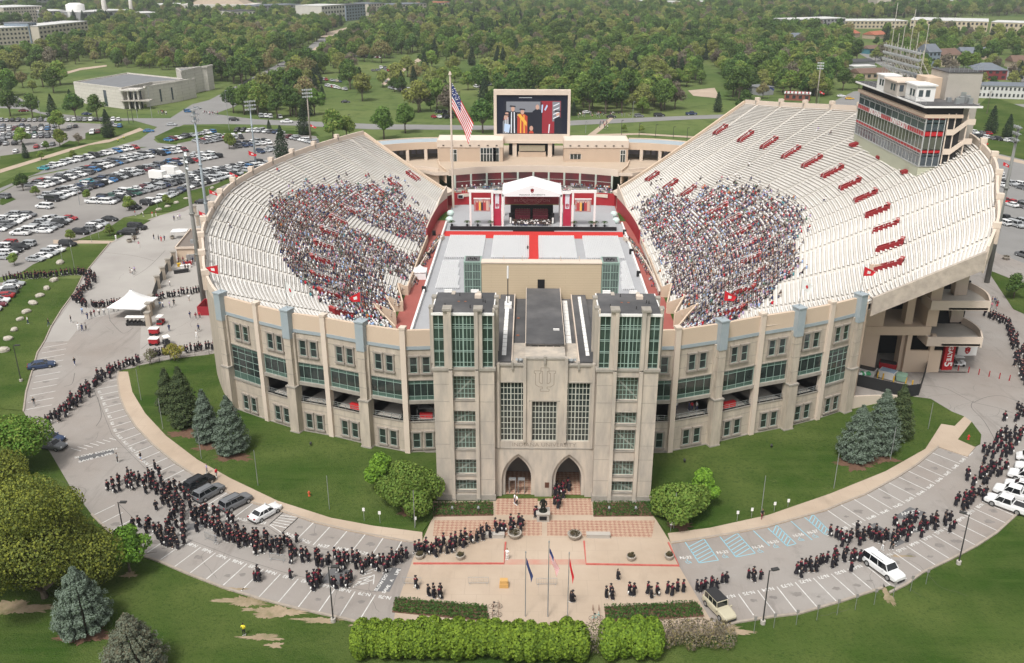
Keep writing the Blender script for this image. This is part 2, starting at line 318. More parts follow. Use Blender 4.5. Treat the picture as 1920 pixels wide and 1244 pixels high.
k = MB(); strip(GP([(775,1058),(945,1058),(948,1018)]), .22, .02, .175, k); strip(GP([(1095,1016),(1099,1059),(1273,1062),(1253,1019)]), .22, .02, .175, k)
tag(k.build('red_kerb', REDK), kind='structure')
sheet('faded_red_paint', [[(945,1049),(1098,1049),(1098,1059),(945,1059)]], mat('faded_red', (.46,.22,.17), .9, (.44,.33,.26), .6), .027)
# soil, mulch
def blob(px, py, rx, ry, z, bld, seed, n=150):
    rr = random.Random(seed); c_ = G(px, py); P = []
    ph = [rr.uniform(0, 6.3) for _ in range(4)]
    for i in range(n):
        a = 2*PI*i/n; q = (1+.22*math.sin(3*a+ph[0])+.16*math.sin(5*a+ph[1])+.1*math.sin(9*a+ph[2])+.08*math.sin(17*a+ph[3]))*rr.uniform(.8,1.12)
        P.append((c_.x+rx*q*math.cos(a), c_.y+ry*q*math.sin(a), z))
    bld.poly(P)
k = MB()
for i, q in enumerate([(462,1127,3.2,.9),(530,1147,3.2,.9),(598,1163,2.6,.5),(500,1150,1.6,.8),(468,1143,1.0,.3),(492,1195,2.2,.55),(515,1210,.9,.45),(690,1168,2,.6),(30,1140,4.5,1.2),(243,1078,.9,.6),(1665,1118,.5,1.8),(1260,1180,4,1.6),(1350,1180,3,1.1),(1690,1043,1.6,.25),(440,1105,1.5,.3)]): blob(*q, -.02+.002*i, k, i)
tag(k.build('bare_earth', DIRT), kind='structure')
k = MB()
for i, q in enumerate([(438,858,2.6,1.5),(388,840,2.0,1.2),(345,815,2.4,1.4),(1605,872,3.0,1.7),(1650,862,2.5,1.4),(768,962,1.6,1.0),(1275,988,1.6,1.0),(160,1190,3,1.6),(255,1240,3,1.5)]): blob(*q, .156+.002*i if i < 7 else -.01+.002*i, k, 40+i)
tag(k.build('mulch', MULCH), kind='structure')
# painted markings -------------------------------------------------
LM = MB()
def seg(a, b, w_=.13, z=.008, m=0, B=None):
    (B or LM); B = B or LM
    (d, l) = unit(a, b); n = (d[1]*w_/2, -d[0]*w_/2)
    B.poly([(a[0]-n[0],a[1]-n[1],z),(a[0]+n[0],a[1]+n[1],z),(b[0]+n[0],b[1]+n[1],z),(b[0]-n[0],b[1]-n[1],z)], m)
def stalls(keys, labels=None, flip=1, skip=()):
    idx = sorted(keys); res = {}
    for a, b_ in zip(idx[:-1], idx[1:]):
        A0, A1 = [Vector(G(*p)) for p in keys[a]]; B0, B1 = [Vector(G(*p)) for p in keys[b_]]
        for i in range(a, b_+1):
            t = (i-a)/(b_-a); res[i] = (A0.lerp(B0, t), A1.lerp(B1, t))
    for i, (p, q) in res.items():
        if i in skip: continue
        seg(p, q)
    if labels:
        for i, s_ in labels.items():
            (p, q), (p2, q2) = res.get(i, res[idx[0]]), res.get(i+1, res[idx[-1]])
            if i not in res: p, q = p+(p-res[i+2][0]), q+(q-res[i+2][1]); 
            if i+1 not in res: p2, q2 = p2+(p2-res[i-1][0]), q2+(q2-res[i-1][1])
            o_ = (q+q2)/2 + ((q-p)+(q2-p2)).normalized()*.15*(-1); dd = (q2-q); 
            if flip < 0: dd = -dd
            ang = math.atan2(dd.y, dd.x); LM.text(s_, flatM(o_, ang, .012), .8, 0, 0, sx=.95, bold=.02)
    return res
OL = stalls({0:((676,1160),(703.4,1115.6)),1:((636.8,1155.7),(665.8,1109.6)),4:((521.5,1130),(559.3,1085.8)),5:((485.5,1119.8),(525.6,1077)),8:((386,1087),(432,1048)),10:((326.2,1063.7),(376.6,1026.3)),15:((206,997.3),(244.7,976)),17:((174,967),(215.6,947))},
   {-1:'N-78',0:'N-79',1:'N-80',2:'N-81',3:'N-82',4:'N-83',5:'N-84',6:'N-85',7:'N-86',8:'N-87',9:'N-88',10:'N-89'}, flip=1)
IL = stalls({0:((753.7,1014),(733,1050.7)),2:((685.4,1001.5),(660,1034)),4:((619.6,987),(587,1022.5)),6:((561.6,969),(528.4,999.5)),7:((532,960),(505,984)),9:((475.5,943.7),(435.5,973)),11:((427,923.5),(383,951)),14:((364.8,891.5),(317.7,916)),22:((254.7,801.4),(216,814.3)),30:((220,712),(177.5,719.6))},
   {0:'N-30',1:'N-29',2:'N-28',3:'N-27',4:'N-26',5:'N-25',7:'N-24',8:'N-23',9:'N-22',10:'N-21',11:'N-20',12:'N-19',13:'N-18',14:'N-17',15:'N-16',16:'N-15',17:'N-14',18:'N-13',19:'N-12',20:'N-11',21:'N-10',22:'N-9',23:'N-8',24:'N-7',25:'N-6',26:'N-5',27:'N-4',28:'N-3'}, flip=-1)
IR = stalls({0:((1550.6,956.7),(1596,988)),2:((1600.4,936),(1648.7,966.4)),4:((1646,915.8),(1697,944)),6:((1684.4,894.5),(1738,919.7)),9:((1734,860.6),(1786,883)),11:((1760,838),(1814,858))},
   {-1:'N-38',0:'N-39',1:'N-40',2:'N-41',3:'N-42',4:'N-43',5:'N-44',6:'N-45',7:'N-46',8:'N-47',9:'N-48',10:'N-49',11:'N-50'}, flip=1)
OR_ = stalls({0:((1413,1154),(1384.4,1114)),2:((1496.7,1151.6),(1456.6,1100.4)),5:((1606.7,1119.8),(1558.3,1076.4)),7:((1669.5,1097.7),(1619.7,1057.6)),9:((1730,1074),(1675,1035.5)),12:((1807.7,1036.9),(1748,1002.3)),14:((1854.7,1011),(1789.7,978.8)),17:((1903,967.7),(1843.6,941.5))},
   {-1:'N-76',0:'N-75',1:'N-74',2:'N-73',3:'N-72',4:'N-71',5:'N-70',6:'N-69',7:'N-68',8:'N-66',9:'N-65',10:'N-64',11:'N-63',12:'N-62',13:'N-61',14:'N-60',15:'N-59',16:'N-58'}, flip=-1)
LL = stalls({0:((83.6,642.4),(128.6,634.7)),11:((48.9,768.5),(97.7,759.5))})
def hatch(p0, p1, q0, q1, n, m=0, lean=.0):     # hatched strip between stall lines p and q
    p0, p1, q0, q1 = [Vector(G(*p)) for p in (p0, p1, q0, q1)]
    seg(p0, p1, m=m); seg(q0, q1, m=m); seg(p1, q1, m=m)
    for i in range(1, n):
        t = i/n; a = p0.lerp(p1, min(1, t+lean)); c_ = q0.lerp(q1, max(0, t-lean)); seg(a, c_, m=m)
hatch((532,960),(505,984),(561.6,969),(528.4,999.5), 6, lean=.12)
for q in (((1284,1016),(1311,1056),(1319.4,1010),(1347,1050.7)), ((1349,1005.6),(1380,1045),(1381.6,999.5),(1416,1037.7)), ((1440,991),(1476,1024.4),(1455,984),(1492.5,1019.7)), ((1507,969),(1546.4,1002.3),(1523,964),(1560,1001))): hatch(*q, 7, 1, .12)
seg(G(1412,995), G(1443,1024), m=1); seg(G(1483,977.4), G(1523,1013), m=1)
for (px, py), s_ in (((1286,1046),'N-32'),((1355,1036),'N-33'),((1421,1026),'N-34'),((1450,1017),'N-35'),((1497,1004),'N-36'),((1524,998),'N-37')):
    a_ = G(px, py); LM.text(s_, flatM(a_, R(8+ (px-1286)*.05), .012), .8, 0, 0, sx=.95, bold=.02)
    c_ = G(px+4, py+8); B_ = .28
    for i in range(10): # wheelchair mark
        t0, t1 = 2.4+4.6*i/10, 2.4+4.6*(i+1)/10; seg((c_.x+B_*math.cos(t0), c_.y+B_*math.sin(t0)), (c_.x+B_*math.cos(t1), c_.y+B_*math.sin(t1)), .08, m=1)
    seg((c_.x,c_.y+.1),(c_.x-.05,c_.y+.6),.09,m=1); seg((c_.x,c_.y+.1),(c_.x+.3,c_.y+.05),.09,m=1); seg((c_.x+.3,c_.y+.05),(c_.x+.42,c_.y-.25),.09,m=1)
# hatched noses and crossings on the left
hatch((662,1102),(666,1097),(700,1096),(702,1078), 2)
for i in range(5):
    t = i/4; seg(G(665+t*18, 1098-t*24), G(690+t*10, 1094-t*27), .12)
for i in range(7): seg(G(133+i*12, 841-i*3.2), G(152+i*11, 846-i*3.4), .12)
for i in range(9): seg(G(230+i*8.2, 471-i*.8), G(234+i*8.2, 476-i*.8), .15); seg(G(292+i*7, 431), G(295+i*7, 433), .15)
# slow down patches
PT = MB()
for P in ([(727,1063),(752,1066),(730,1110),(701,1109)], [(620,1066),(660,1070),(640,1096),(600,1094)], [(1672,972),(1706,951),(1738,962),(1712,975)], [(1632,985),(1640,981),(1698,1017),(1680,1026)],[(1700,992),(1745,985),(1738,996),(1715,999)], [(146,857),(212,843),(215,850),(150,866)], [(345,985),(390,975),(400,985),(352,996)]):
    Q = GP(P); a = sum(Q[i][0]*Q[(i+1) % 4][1]-Q[(i+1) % 4][0]*Q[i][1] for i in range(4)); PT.poly([(x,y,.004) for x,y in (Q if a > 0 else Q[::-1])])
tag(PT.build('tar_patch', PATCH), kind='structure')
def roadtext(s_, p, q, size, z=.012):
    a_, c_ = G(*p), G(*q); LM.text(s_, flatM((a_+c_)/2, math.atan2(c_.y-a_.y, c_.x-a_.x), z), size, 0, 0, sx=1.2, bold=.02)
roadtext('SLOW', (706,1106),(716,1092), .6); roadtext('DOWN', (721,1084),(730,1070), .6); roadtext('SAVE', (719,1112),(730,1098), .6); roadtext('A', (733,1091),(736,1087), .6); roadtext('LIFE', (741,1080),(750,1066), .6)
roadtext('SLOW DOWN', (152,856),(208,844), .8); roadtext('SAVE A LIFE', (150,866),(208,851), .8); roadtext('SLOW', (1722,958),(1690,964), .9)
roadtext('DOWN', (1736,990),(1708,994), .9)
tag(LM.build('parking_markings', [LINEM, LINEB]), kind='structure')
# cracks
CK = MB(); rr = random.Random(5)
for path in ([(1730,722),(1770,728),(1800,742),(1825,755)], [(1825,755),(1850,745),(1880,743),(1918,757)], [(1825,752),(1822,765),(1845,790),(1868,830)], [(1825,755),(1870,765),(1900,775)], [(140,700),(135,720),(120,725)], [(183,745),(190,780),(180,800)],[(265,655),(285,640),(320,620)],[(205,600),(230,625),(250,615)],[(160,470),(250,480),(290,490)],[(250,520),(280,500),(310,470)]):
    P = smooth_line([G(*p) for p in path], 8)
    for a, c_ in zip(P[:-1], P[1:]): seg(a, c_, .09, .006 if path[0][0] > 300 else .018, 0, CK)
for P in (IL, OL):
    ks = sorted(P)
    for a, c_ in zip(ks[:-1], ks[1:]):
        p, q = P[a][1], P[c_][1]; off = (P[a][1]-P[a][0]).normalized()*.5; seg(p+off, q+off, .05, .006, 0, CK)
for i in range(60):
    x, y = rr.choice([(rr.uniform(100,400), rr.uniform(690,980)), (rr.uniform(400,1900), rr.uniform(1000,1150)), (rr.uniform(200,400), rr.uniform(420,640)), (rr.uniform(1700,1850), rr.uniform(640,800))])
    p = G(x, y); a = rr.uniform(0, 6.3)
    for j in range(rr.randint(4, 12)):
        a += rr.uniform(-.5,.5); q = p+Vector((math.cos(a), math.sin(a), 0))*rr.uniform(.4,1); seg(p, q, .035, .0065 if x > 400 else .0185, 0, CK); p = q
tag(CK.build('crack', CRACK), kind='structure')
ST = MB()
for S_ in (IL, OL, IR, OR_, LL):
    ks = sorted(S_)
    for a, c_ in zip(ks[:-1], ks[1:]):
        if rr.random() < .75:
            m = (S_[a][0]+S_[a][1]+S_[c_][0]+S_[c_][1])/4+Vector((rr.uniform(-.4,.4), rr.uniform(-.9,.9), 0)); k_ = rr.uniform(.25,.7); P = []
            for i in range(14): t_ = 2*PI*i/14; q = k_*rr.uniform(.55,1.15); P.append((m.x+q*1.3*math.cos(t_), m.y+q*.8*math.sin(t_), .005))
            ST.poly(P)
tag(ST.build('oil_stain', mat('oil_stain', (.17,.155,.145), .9, (.24,.22,.205), 1.5)), kind='structure')
# roads and lots further off
sheet('road', [[(-60,385),(0,352),(30,335),(75,322),(170,288),(262,262),(300,235),(322,220),(360,196),(392,188),(560,100),(600,72),(640,66),(610,80),(575,104),(505,160),(440,200),(402,214),(440,219),(480,224),(560,227),(700,233),(930,236),(1080,226),(1200,221),(1300,217),(1420,213),(1560,206),(1560,212),(1420,220),(1300,224),(1200,229),(1080,235),(930,244),(700,243),(560,236),(480,234),(420,233),(345,234),(300,253),(288,262),(295,268),(330,272),(340,276),(270,300),(200,310),(120,318),(60,330),(0,360),(-60,400)],
   [(-60,180),(30,180),(48,190),(75,210),(140,217),(200,222),(320,222),(345,230),(300,240),(250,226),(200,228),(120,224),(40,205),(-60,200)]], ROADM, .004)
sheet('town_road', [[(1560,192),(1600,172),(1700,160),(1830,194),(1990,197),(1990,222),(1850,214),(1815,202),(1700,215),(1600,215)],[(1588,88),(1600,86),(1700,132),(1760,150),(1740,156),(1670,134)],[(1600,70),(1606,70),(1596,90),(1588,90)],[(1890,120),(1990,135),(1990,165),(1885,150)]], ROADM, .012)
sheet('car_park', [[(-60,400),(0,362),(60,332),(120,320),(200,298),(288,272),(345,277),(480,262),(560,268),(600,300),(520,330),(450,325),(405,345),(360,357),(300,370),(262,402),(232,408),(200,430),(144,450),(110,476),(62,496),(38,512),(0,520),(-60,540)],
   [(-60,228),(60,226),(140,230),(235,235),(210,252),(150,262),(110,275),(60,285),(0,300),(-60,310)], [(345,246),(480,240),(590,250),(610,290),(560,300),(330,275)], [(-60,520),(0,530),(50,530),(0,575),(-60,600)]], mat('car_park_asphalt', (.22,.205,.195), .9, (.18,.168,.16), .1, 8, .5, col3=(.26,.245,.23), scale3=.03), .002)
sheet('path', [[(0,318),(60,300),(125,280),(200,262),(262,240),(270,244),(205,267),(165,273),(125,286),(60,306),(0,325)], [(100,450),(215,452),(205,457),(100,457)], [(1810,283),(1920,308),(1990,325),(1990,318),(1920,302),(1812,277)],
   [(600,70),(615,60),(650,52),(655,56),(618,70)], [(505,150),(560,116),(592,88),(596,90),(566,118),(512,156)], [(715,158),(740,135),(792,105),(797,109),(748,140),(722,160)], [(1100,255),(1120,240),(1145,220),(1150,222),(1130,242),(1112,256)], [(1110,252),(1200,250),(1300,256),(1400,262),(1400,265),(1300,259),(1200,253),(1110,255)], [(1290,170),(1340,165),(1350,185),(1300,180)],[(95,143),(150,128),(200,122),(200,125),(150,132),(98,147)]], SIDE, .006)
sheet('grass_strip', [[(0,293),(60,285),(110,275),(130,264),(165,270),(125,279),(60,298),(0,317)], [(-40,360),(0,344),(38,325),(77,322),(50,333),(0,353),(-40,372)], [(289,257),(330,238),(380,236),(480,241),(590,247),(600,256),(480,247),(400,256),(330,270),(300,268)], [(180,292),(235,276),(278,276),(235,282),(190,296)], [(0,374),(18,368),(30,374),(5,385),(0,384)],[(160,250),(215,232),(262,240),(205,262),(160,262)],
   [(1808,265),(1815,230),(1920,240),(1990,250),(1990,318),(1920,300),(1850,283)], [(1850,505),(1990,560),(1990,620),(1900,580)], [(1855,180),(1815,215),(1815,238),(1990,265),(1990,225)]], GRASS, .02)
# ------------------------------------------------------------------ the stadium: seating bowls
TREAD = mat('stand_tread', (.66,.625,.575), .9, (.56,.53,.485), .4, 5, .5)
BENCH = mat('white_bench', (.79,.765,.725), .6, (.62,.595,.56), .25, 4, .5)
BENCHL = mat('bare_aluminium_bench', (.74,.72,.69), .5, (.50,.48,.455), .25, 4, .5)
TRACK = mat('red_running_track', (.34,.10,.085), .9, (.28,.085,.07), .2, 6, .5)
def dense(P, n=8): return smooth_line(P, n)
def pairs(L_, n=8):     # [(R, F)] R,F are 3D
    return dense([a for a, b_ in L_], n), dense([b_ for a, b_ in L_], n)
def resample(Rl, Fl, step):
    d = [0]
    for a, b_ in zip(Rl[:-1], Rl[1:]): d.append(d[-1]+(b_.xy-a.xy).length)
    n = max(2, int(d[-1]/step)); o1, o2 = [], []
    for i in range(n+1):
        s_ = d[-1]*i/n; j = 0
        while j < len(d)-2 and d[j+1] < s_: j += 1
        t = (s_-d[j])/max(1e-6, d[j+1]-d[j]); o1.append(Rl[j].lerp(Rl[j+1], t)); o2.append(Fl[j].lerp(Fl[j+1], t))
    return o1, o2
KINK = None
def pt(Rp, Fp, k, e=1.08):
    if KINK:     # the columns beside the gate bend outwards above the level of the facade
        d = (Vector((Rp.x, Rp.y))-Vector((73.6,142))).length; f = max(0, 1-d/34)**1.5; km = 48/76
        M = Fp.lerp(Rp, km); M.z = Fp.z+(Rp.z-Fp.z)*(km**e); M = M.lerp(Vector((56.6,142,19.3)), f)
        if k < km: p = Fp.lerp(M, k/km); p.z = Fp.z+(M.z-Fp.z)*((k/km)**e)
        else: p = M.lerp(Rp, (k-km)/(1-km))
        return p
    p = Fp.lerp(Rp, k); p.z = Fp.z+(Rp.z-Fp.z)*(k**e); return p
STEP = 1.25
def bowl(Rl, Fl, K, keep, aisle, seats, k0=0.0):
    """tread mesh, bench mesh; seats: list that collects (pos, facing)"""
    T, B = MB(), MB(); n = len(Rl)
    grid = [[pt(Rl[j], Fl[j], i/K) for i in range(K+1)] for j in range(n)]
    for j in range(n-1):
        ais = aisle(j)
        for i in range(K):
            a, b_, c_, d = grid[j][i], grid[j+1][i], grid[j+1][i+1], grid[j][i+1]
            m = (a+b_+c_+d)/4
            if not keep(m, i): continue
            z = grid[j][i].z; z2 = grid[j+1][i].z
            za = grid[j][max(0,i-1)].z if i else z-.9; zb = grid[j+1][max(0,i-1)].z if i else z2-.9
            k = len(T.v)
            T.v += [(a.x,a.y,za),(b_.x,b_.y,zb),(b_.x,b_.y,z2),(a.x,a.y,z),(c_.x,c_.y,z2),(d.x,d.y,z)]
            T.f += [(k,k+1,k+2,k+3),(k+3,k+2,k+4,k+5)]; T.m += [0,0]
            if ais:
                e, f = a.lerp(d,.5), b_.lerp(c_,.5); h = (d.z-a.z)*.5; k = len(T.v)   # the half step of the aisle
                T.v += [(e.x,e.y,z),(f.x,f.y,z2),(f.x,f.y,z2+h),(e.x,e.y,z+h),(c_.x,c_.y,z2+h),(d.x,d.y,z+h)]
                T.f += [(k,k+1,k+2,k+3),(k+3,k+2,k+4,k+5)]; T.m += [0,0]
                continue
            t0, t1 = .42, .86
            p = [a.lerp(d,t0), b_.lerp(c_,t0), b_.lerp(c_,t1), a.lerp(d,t1)]; zz = [z+.42, z2+.42, z2+.42, z+.42]; k = len(B.v)
            B.v += [(q.x,q.y,h) for q,h in zip(p,zz)]+[(q.x,q.y,h-.13) for q,h in zip(p,zz)]
            B.f += [(k,k+1,k+2,k+3),(k+4,k+5,k+1,k),(k+6,k+7,k+3,k+2)]; B.m += [0]*3
            if seats is not None:
                q0, q1 = a.lerp(d,.64), b_.lerp(c_,.64); w_ = (q1-q0).length; ns = max(1, int(w_/.5)); f = (a-d)
                for s_ in range(ns):
                    q = q0.lerp(q1, (s_+.5)/ns); seats.append((q.x, q.y, z+(z2-z)*(s_+.5)/ns+.42, math.atan2(-f.x, f.y)))
    return T, B, grid
# left stand
LR = [(-14.9,124.3),(-18.5,124.9),(-24.3,126.6),(-31.4,129.4),(-37.1,131.6),(-43.2,134.8),(-50.1,139.2),(-56.8,151.5),(-62,166),(-66.8,180),(-70.3,197),(-72.6,212),(-73,224),(-71.9,236),(-69.5,250),(-66,264),(-61.5,277),(-56.6,288.5),(-53.4,294.7)]
LF = [(-9,158),(-10.5,158.4),(-13,160),(-16.5,162),(-19,164),(-21.5,168),(-24,172),(-26.5,180),(-27.4,188),(-27.6,197),(-27.8,206),(-28,214),(-28,221),(-28,229),(-28,238),(-28,247),(-27.7,256),(-27,266),(-25.4,274)]
def zf(y): return 1.3 if y < 250 else 1.3+(y-250)/24*4.4
ZR = 19.3
Rl, Fl = pairs([(Vector((*r_, ZR)), Vector((*f_, zf(f_[1])))) for r_, f_ in zip(LR, LF)]); Rl, Fl = resample(Rl, Fl, STEP)
def sawx(y):     # how far from the axis the stands end near the gate
    for y1, x1, y0, x0 in ((196.5,31.4,186,29),(186,32.6,178,29.4),(178,34,168,28),(168,28,100,16)):
        if y0 <= y < y1: return x0+(x1-x0)*(y-y0)/(y1-y0)
    return 0
def bound_l(x, y): return 1.35-x > sawx(y)
SEATS_L = []
aisL = lambda j: j % 10 == 5
T, B, GL = bowl(Rl, Fl, 50, lambda m, i: bound_l(m.x, m.y), aisL, SEATS_L)
standL = thing('grandstand', 'grandstand with white benches on the left of the field, lower, behind the left curved facade', 'grandstand', (-50,215,0))
def part(b, name, mats, parent, smooth=False):     # builds a world-space mesh under a thing placed elsewhere
    o = b.build(name, mats, None, smooth); o.parent = parent; o.matrix_parent_inverse = Matrix.Translation(-parent.location) if not parent.rotation_euler.z else parent.matrix_basis.inverted(); return o
part(T, 'stepped_deck', TREAD, standL); tag(part(B, 'bench_rows', BENCHL, standL))
BVHL = BVHTree.FromPolygons([Vector(v) for v in T.v], T.f)
# right stand: near section up to the facade ring, main section up to the high rim
mir = lambda p: (2.7-p[0], p[1])
RR1 = [(17.8,124.6),(19.9,125),(24.7,126.6),(32.4,129.6),(37,131.3),(41.5,133.3),(47,135.8),(52.4,139),(56.6,142)]
RF1 = [(11.7,158),(12.5,158.4),(15.5,160),(19,162),(20.8,163.5),(22.5,165.5),(24.3,168),(26,171),(27.2,174)]
Rr, Fr = pairs([(Vector((*r_, ZR)), Vector((*f_, 1.3))) for r_, f_ in zip(RR1, RF1)]); Rr1, Fr1 = resample(Rr, Fr, STEP)
def bound_r(x, y): return x-1.35 > sawx(y)
SEATS_R = []
T1, B1, GR1 = bowl(Rr1, Fr1, 48, lambda m, i: bound_r(m.x, m.y), lambda j: j % 10 == 5, SEATS_R)
RR2 = [(73.6,142,27.4),(80,153,29.6),(85,165,31.8),(91,179,33.6),(96,197,34.4),(98.3,212,34.6),(98.2,224,34.6),(96,237,34.2),(92,251,33.6),(88,265,32.2),(83,279,30.6),(77.5,295,28.8),(71.5,310,27.4)]
RF2 = [(27.2,174,1.3),(28.6,182,1.3),(29.5,189,1.3),(29.8,196,1.3),(30,204,1.3),(30.2,212,1.3),(30.2,219,1.3),(30.2,226,1.3),(30.2,234,1.3),(30.2,243,1.3),(29.8,252,1.8),(28.8,264,4.2),(27.4,275.5,6.1)]
Rr, Fr = pairs([(Vector(r_), Vector(f_)) for r_, f_ in zip(RR2, RF2)]); Rr2, Fr2 = resample(Rr, Fr, STEP)
KINK = True
T2, B2, GR2 = bowl(Rr2, Fr2, 76, lambda m, i: bound_r(m.x, m.y), lambda j: j % 10 == 5, SEATS_R)
KINK = None
standR = thing('grandstand', 'taller grandstand with white benches on the right, carrying the press box', 'grandstand', (55,215,0))
TT = MB(); TT.add(T1.v, T1.f); TT.add(T2.v, T2.f); BB = MB(); BB.add(B1.v, B1.f); BB.add(B2.v, B2.f)
part(TT, 'stepped_deck', TREAD, standR); part(BB, 'bench_rows', BENCH, standR)
BVHR = BVHTree.FromPolygons([Vector(v) for v in TT.v], TT.f)
# undersides, rims, end walls
def wall_along(P, z0, z1, th, b, m=0, off=0):     # vertical wall on the path, z0/z1 may be lists
    n = len(P)
    for i in range(n-1):
        (d, l) = unit(P[i], P[i+1]); a0 = z0[i] if isinstance(z0, list) else z0; a1 = z1[i] if isinstance(z1, list) else z1
        c0 = z0[i+1] if isinstance(z0, list) else z0; c1 = z1[i+1] if isinstance(z1, list) else z1
        nx, ny = d[1], -d[0]; A = (P[i][0]+nx*off, P[i][1]+ny*off); Bq = (P[i+1][0]+nx*off, P[i+1][1]+ny*off)
        V = [(A[0],A[1],a0),(Bq[0],Bq[1],c0),(Bq[0]+nx*th,Bq[1]+ny*th,c0),(A[0]+nx*th,A[1]+ny*th,a0),(A[0],A[1],a1),(Bq[0],Bq[1],c1),(Bq[0]+nx*th,Bq[1]+ny*th,c1),(A[0]+nx*th,A[1]+ny*th,a1)]
        b.add(V, [(0,3,2,1),(4,5,6,7),(0,1,5,4),(1,2,6,5),(2,3,7,6),(3,0,4,7)], m)
b = MB()   # underside of the stand decks
for g, K in ((GL,50),(GR2,76)):
    for j in range(len(g)-1):
        for i in range(0, K, 4):
            i2 = min(i+4, K); q = [g[j][i], g[j][i2], g[j+1][i2], g[j+1][i]]
            if g is GL and not bound_l(q[0].x, q[0].y): continue
            if g is GR2 and not bound_r(q[0].x, q[0].y): continue
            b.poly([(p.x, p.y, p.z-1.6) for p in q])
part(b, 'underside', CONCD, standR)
# rim parapet of the left stand beyond the facade corner
jc = min(range(len(Rl)), key=lambda j: (Rl[j].xy-Vector((-50.1,139.2))).length)
b = MB(); rimL = [p.xy for p in Rl[jc:]]; wall_along(rimL[::-1], 18.6, 20.7, .45, b, 0, -.02)
wall_along(rimL[::-1], 0, 18.6, .4, b, 1, 0)
part(b, 'rim_wall', [STUCL, LIME], standL)
posts = []
def ray_hit(bvh, px, py):
    r = ray(px, py).normalized(); h = bvh.ray_cast(Vector((0,0,HC)), r); return h[0]
b0 = MB(); b0.box(-.55,.55,-.1,1.0,-2.6,.1); b0.box(-.6,.6,-.25,1.05,.1,1.0); b0.box(-.18,.18,-.32,-.2,-.9,-.1,1)
postme = b0.mesh('rim_post', [STUCL, TRIM])
for j in range(jc+9, len(Rl)-3, 10):
    t = (Rl[j+1]-Rl[j-1]); a = math.atan2(t.y, t.x)
    o = ob('rim_post', postme, (Rl[j].x, Rl[j].y, 20.7), a); o.parent = standL; o.matrix_parent_inverse = standL.matrix_basis.inverted() if False else Matrix.Translation(-standL.location); posts.append(o)
def parent_w(o, p): o.parent = p; o.matrix_parent_inverse = (Matrix.Translation(p.location) @ Matrix.Rotation(p.rotation_euler.z, 4, 'Z')).inverted()
# rim of the right stand
rimR = [p.xy for p in Rr2]; zr = [p.z for p in Rr2]
b = MB(); wall_along(rimR, [z-.9 for z in zr], [z+1.35 for z in zr], .45, b, 0, .02); wall_along(rimR, [z-3.2 for z in zr], [z-.9 for z in zr], .35, b, 0, .02)
part(b, 'rim_wall', STUCL, standR)
for j in range(6, len(Rr2)-3, 10):
    t = (Rr2[j+1]-Rr2[j-1]); o = ob('rim_post', postme, (Rr2[j].x, Rr2[j].y, Rr2[j].z+1.3), math.atan2(-t.y, -t.x)); parent_w(o, standR)
# far radial end walls and the near radial edge of the high section
def radial_wall(col, up, down, th, b, side=1, i0=0):
    P = col[i0:]; (d, l) = unit(P[0], P[-1]); n = Vector((d[1], -d[0], 0))*side
    top = [(p.x, p.y, p.z+up) for p in P]; bot = [(p.x, p.y, p.z-down) for p in P]; k = len(P)
    T_ = [top[0], top[-1]]; 
    V = top+bot+[(x+n.x*th, y+n.y*th, z) for x,y,z in top]+[(x+n.x*th, y+n.y*th, z) for x,y,z in bot]
    F = []
    for i in range(k-1):
        F += [(i,i+1,k+i+1,k+i), (2*k+i,3*k+i,3*k+i+1,2*k+i+1), (i,2*k+i,2*k+i+1,i+1), (k+i,k+i+1,3*k+i+1,3*k+i)]
    F += [(0,k,3*k,2*k),(k-1,3*k-1,4*k-1,2*k-1)]
    b.add(V, F)
b = MB(); radial_wall(GL[-1], 1.0, 7.5, .5, b, 1); part(b, 'end_wall', STUC, standL)
b = MB(); radial_wall(GR2[-1], 1.0, 7.5, .5, b, -1); part(b, 'end_wall', STUC, standR)
i0 = 48
b = MB(); radial_wall(GR2[0], .55, 2.6, .55, b, 1, i0); part(b, 'edge_beam', mat('weathered_beam', (.56,.48,.40), .9, (.44,.38,.32), .25, 7, .5, col3=(.36,.31,.265), scale3=.7), standR)
# front walls at the track, sawtooth ends
def front(P, zt, b, m=0, z0=0, side=1, th=.3): wall_along(P, z0, zt, th*side, b, m)
b = MB()
def saw(sgn, cx):
    bvh = BVHL if sgn < 0 else BVHR
    def dz(x, y):
        h = bvh.ray_cast(Vector((cx+sgn*(x+.7), y+.6, 60)), Vector((0,0,-1)))[0]; return (h.z if h else 3)+.75
    P = [(29.2,240),(29.3,220),(29.2,196.5),(31.4,196.5),(29,186),(32.6,186),(29.4,178),(34,178),(28,168)]
    for (a, c_) in zip(P[1:-1], P[2:]):
        n = 4
        for i in range(n):
            p = [a[0]+(c_[0]-a[0])*i/n, a[1]+(c_[1]-a[1])*i/n]; q = [a[0]+(c_[0]-a[0])*(i+1)/n, a[1]+(c_[1]-a[1])*(i+1)/n]
            wall_along([(cx+sgn*p[0],p[1]),(cx+sgn*q[0],q[1])], 0, [dz(*p), dz(*q)], .3*sgn if a[1] != c_[1] else .25, b, 0)
    wall_along([(cx+sgn*29.2,240),(cx+sgn*29.3,220)], 0, 1.9, .3*sgn, b, 0)
saw(-1, 1.35); part(b, 'front_wall', STUC, standL)
b = MB(); saw(1, 1.35); part(b, 'front_wall', STUC, standR)
b = MB(); FL_ = [p.xy for p in Fl if p.y > 239]; wall_along(FL_, 0, 3.9, .3, b, 0); wall_along(FL_, 3.9, [3.9+max(0,(p[1]-262)*.3)+.15 for p in FL_], .3, b, 1)
part(b, 'red_field_wall', [RED, STUCL], standL)
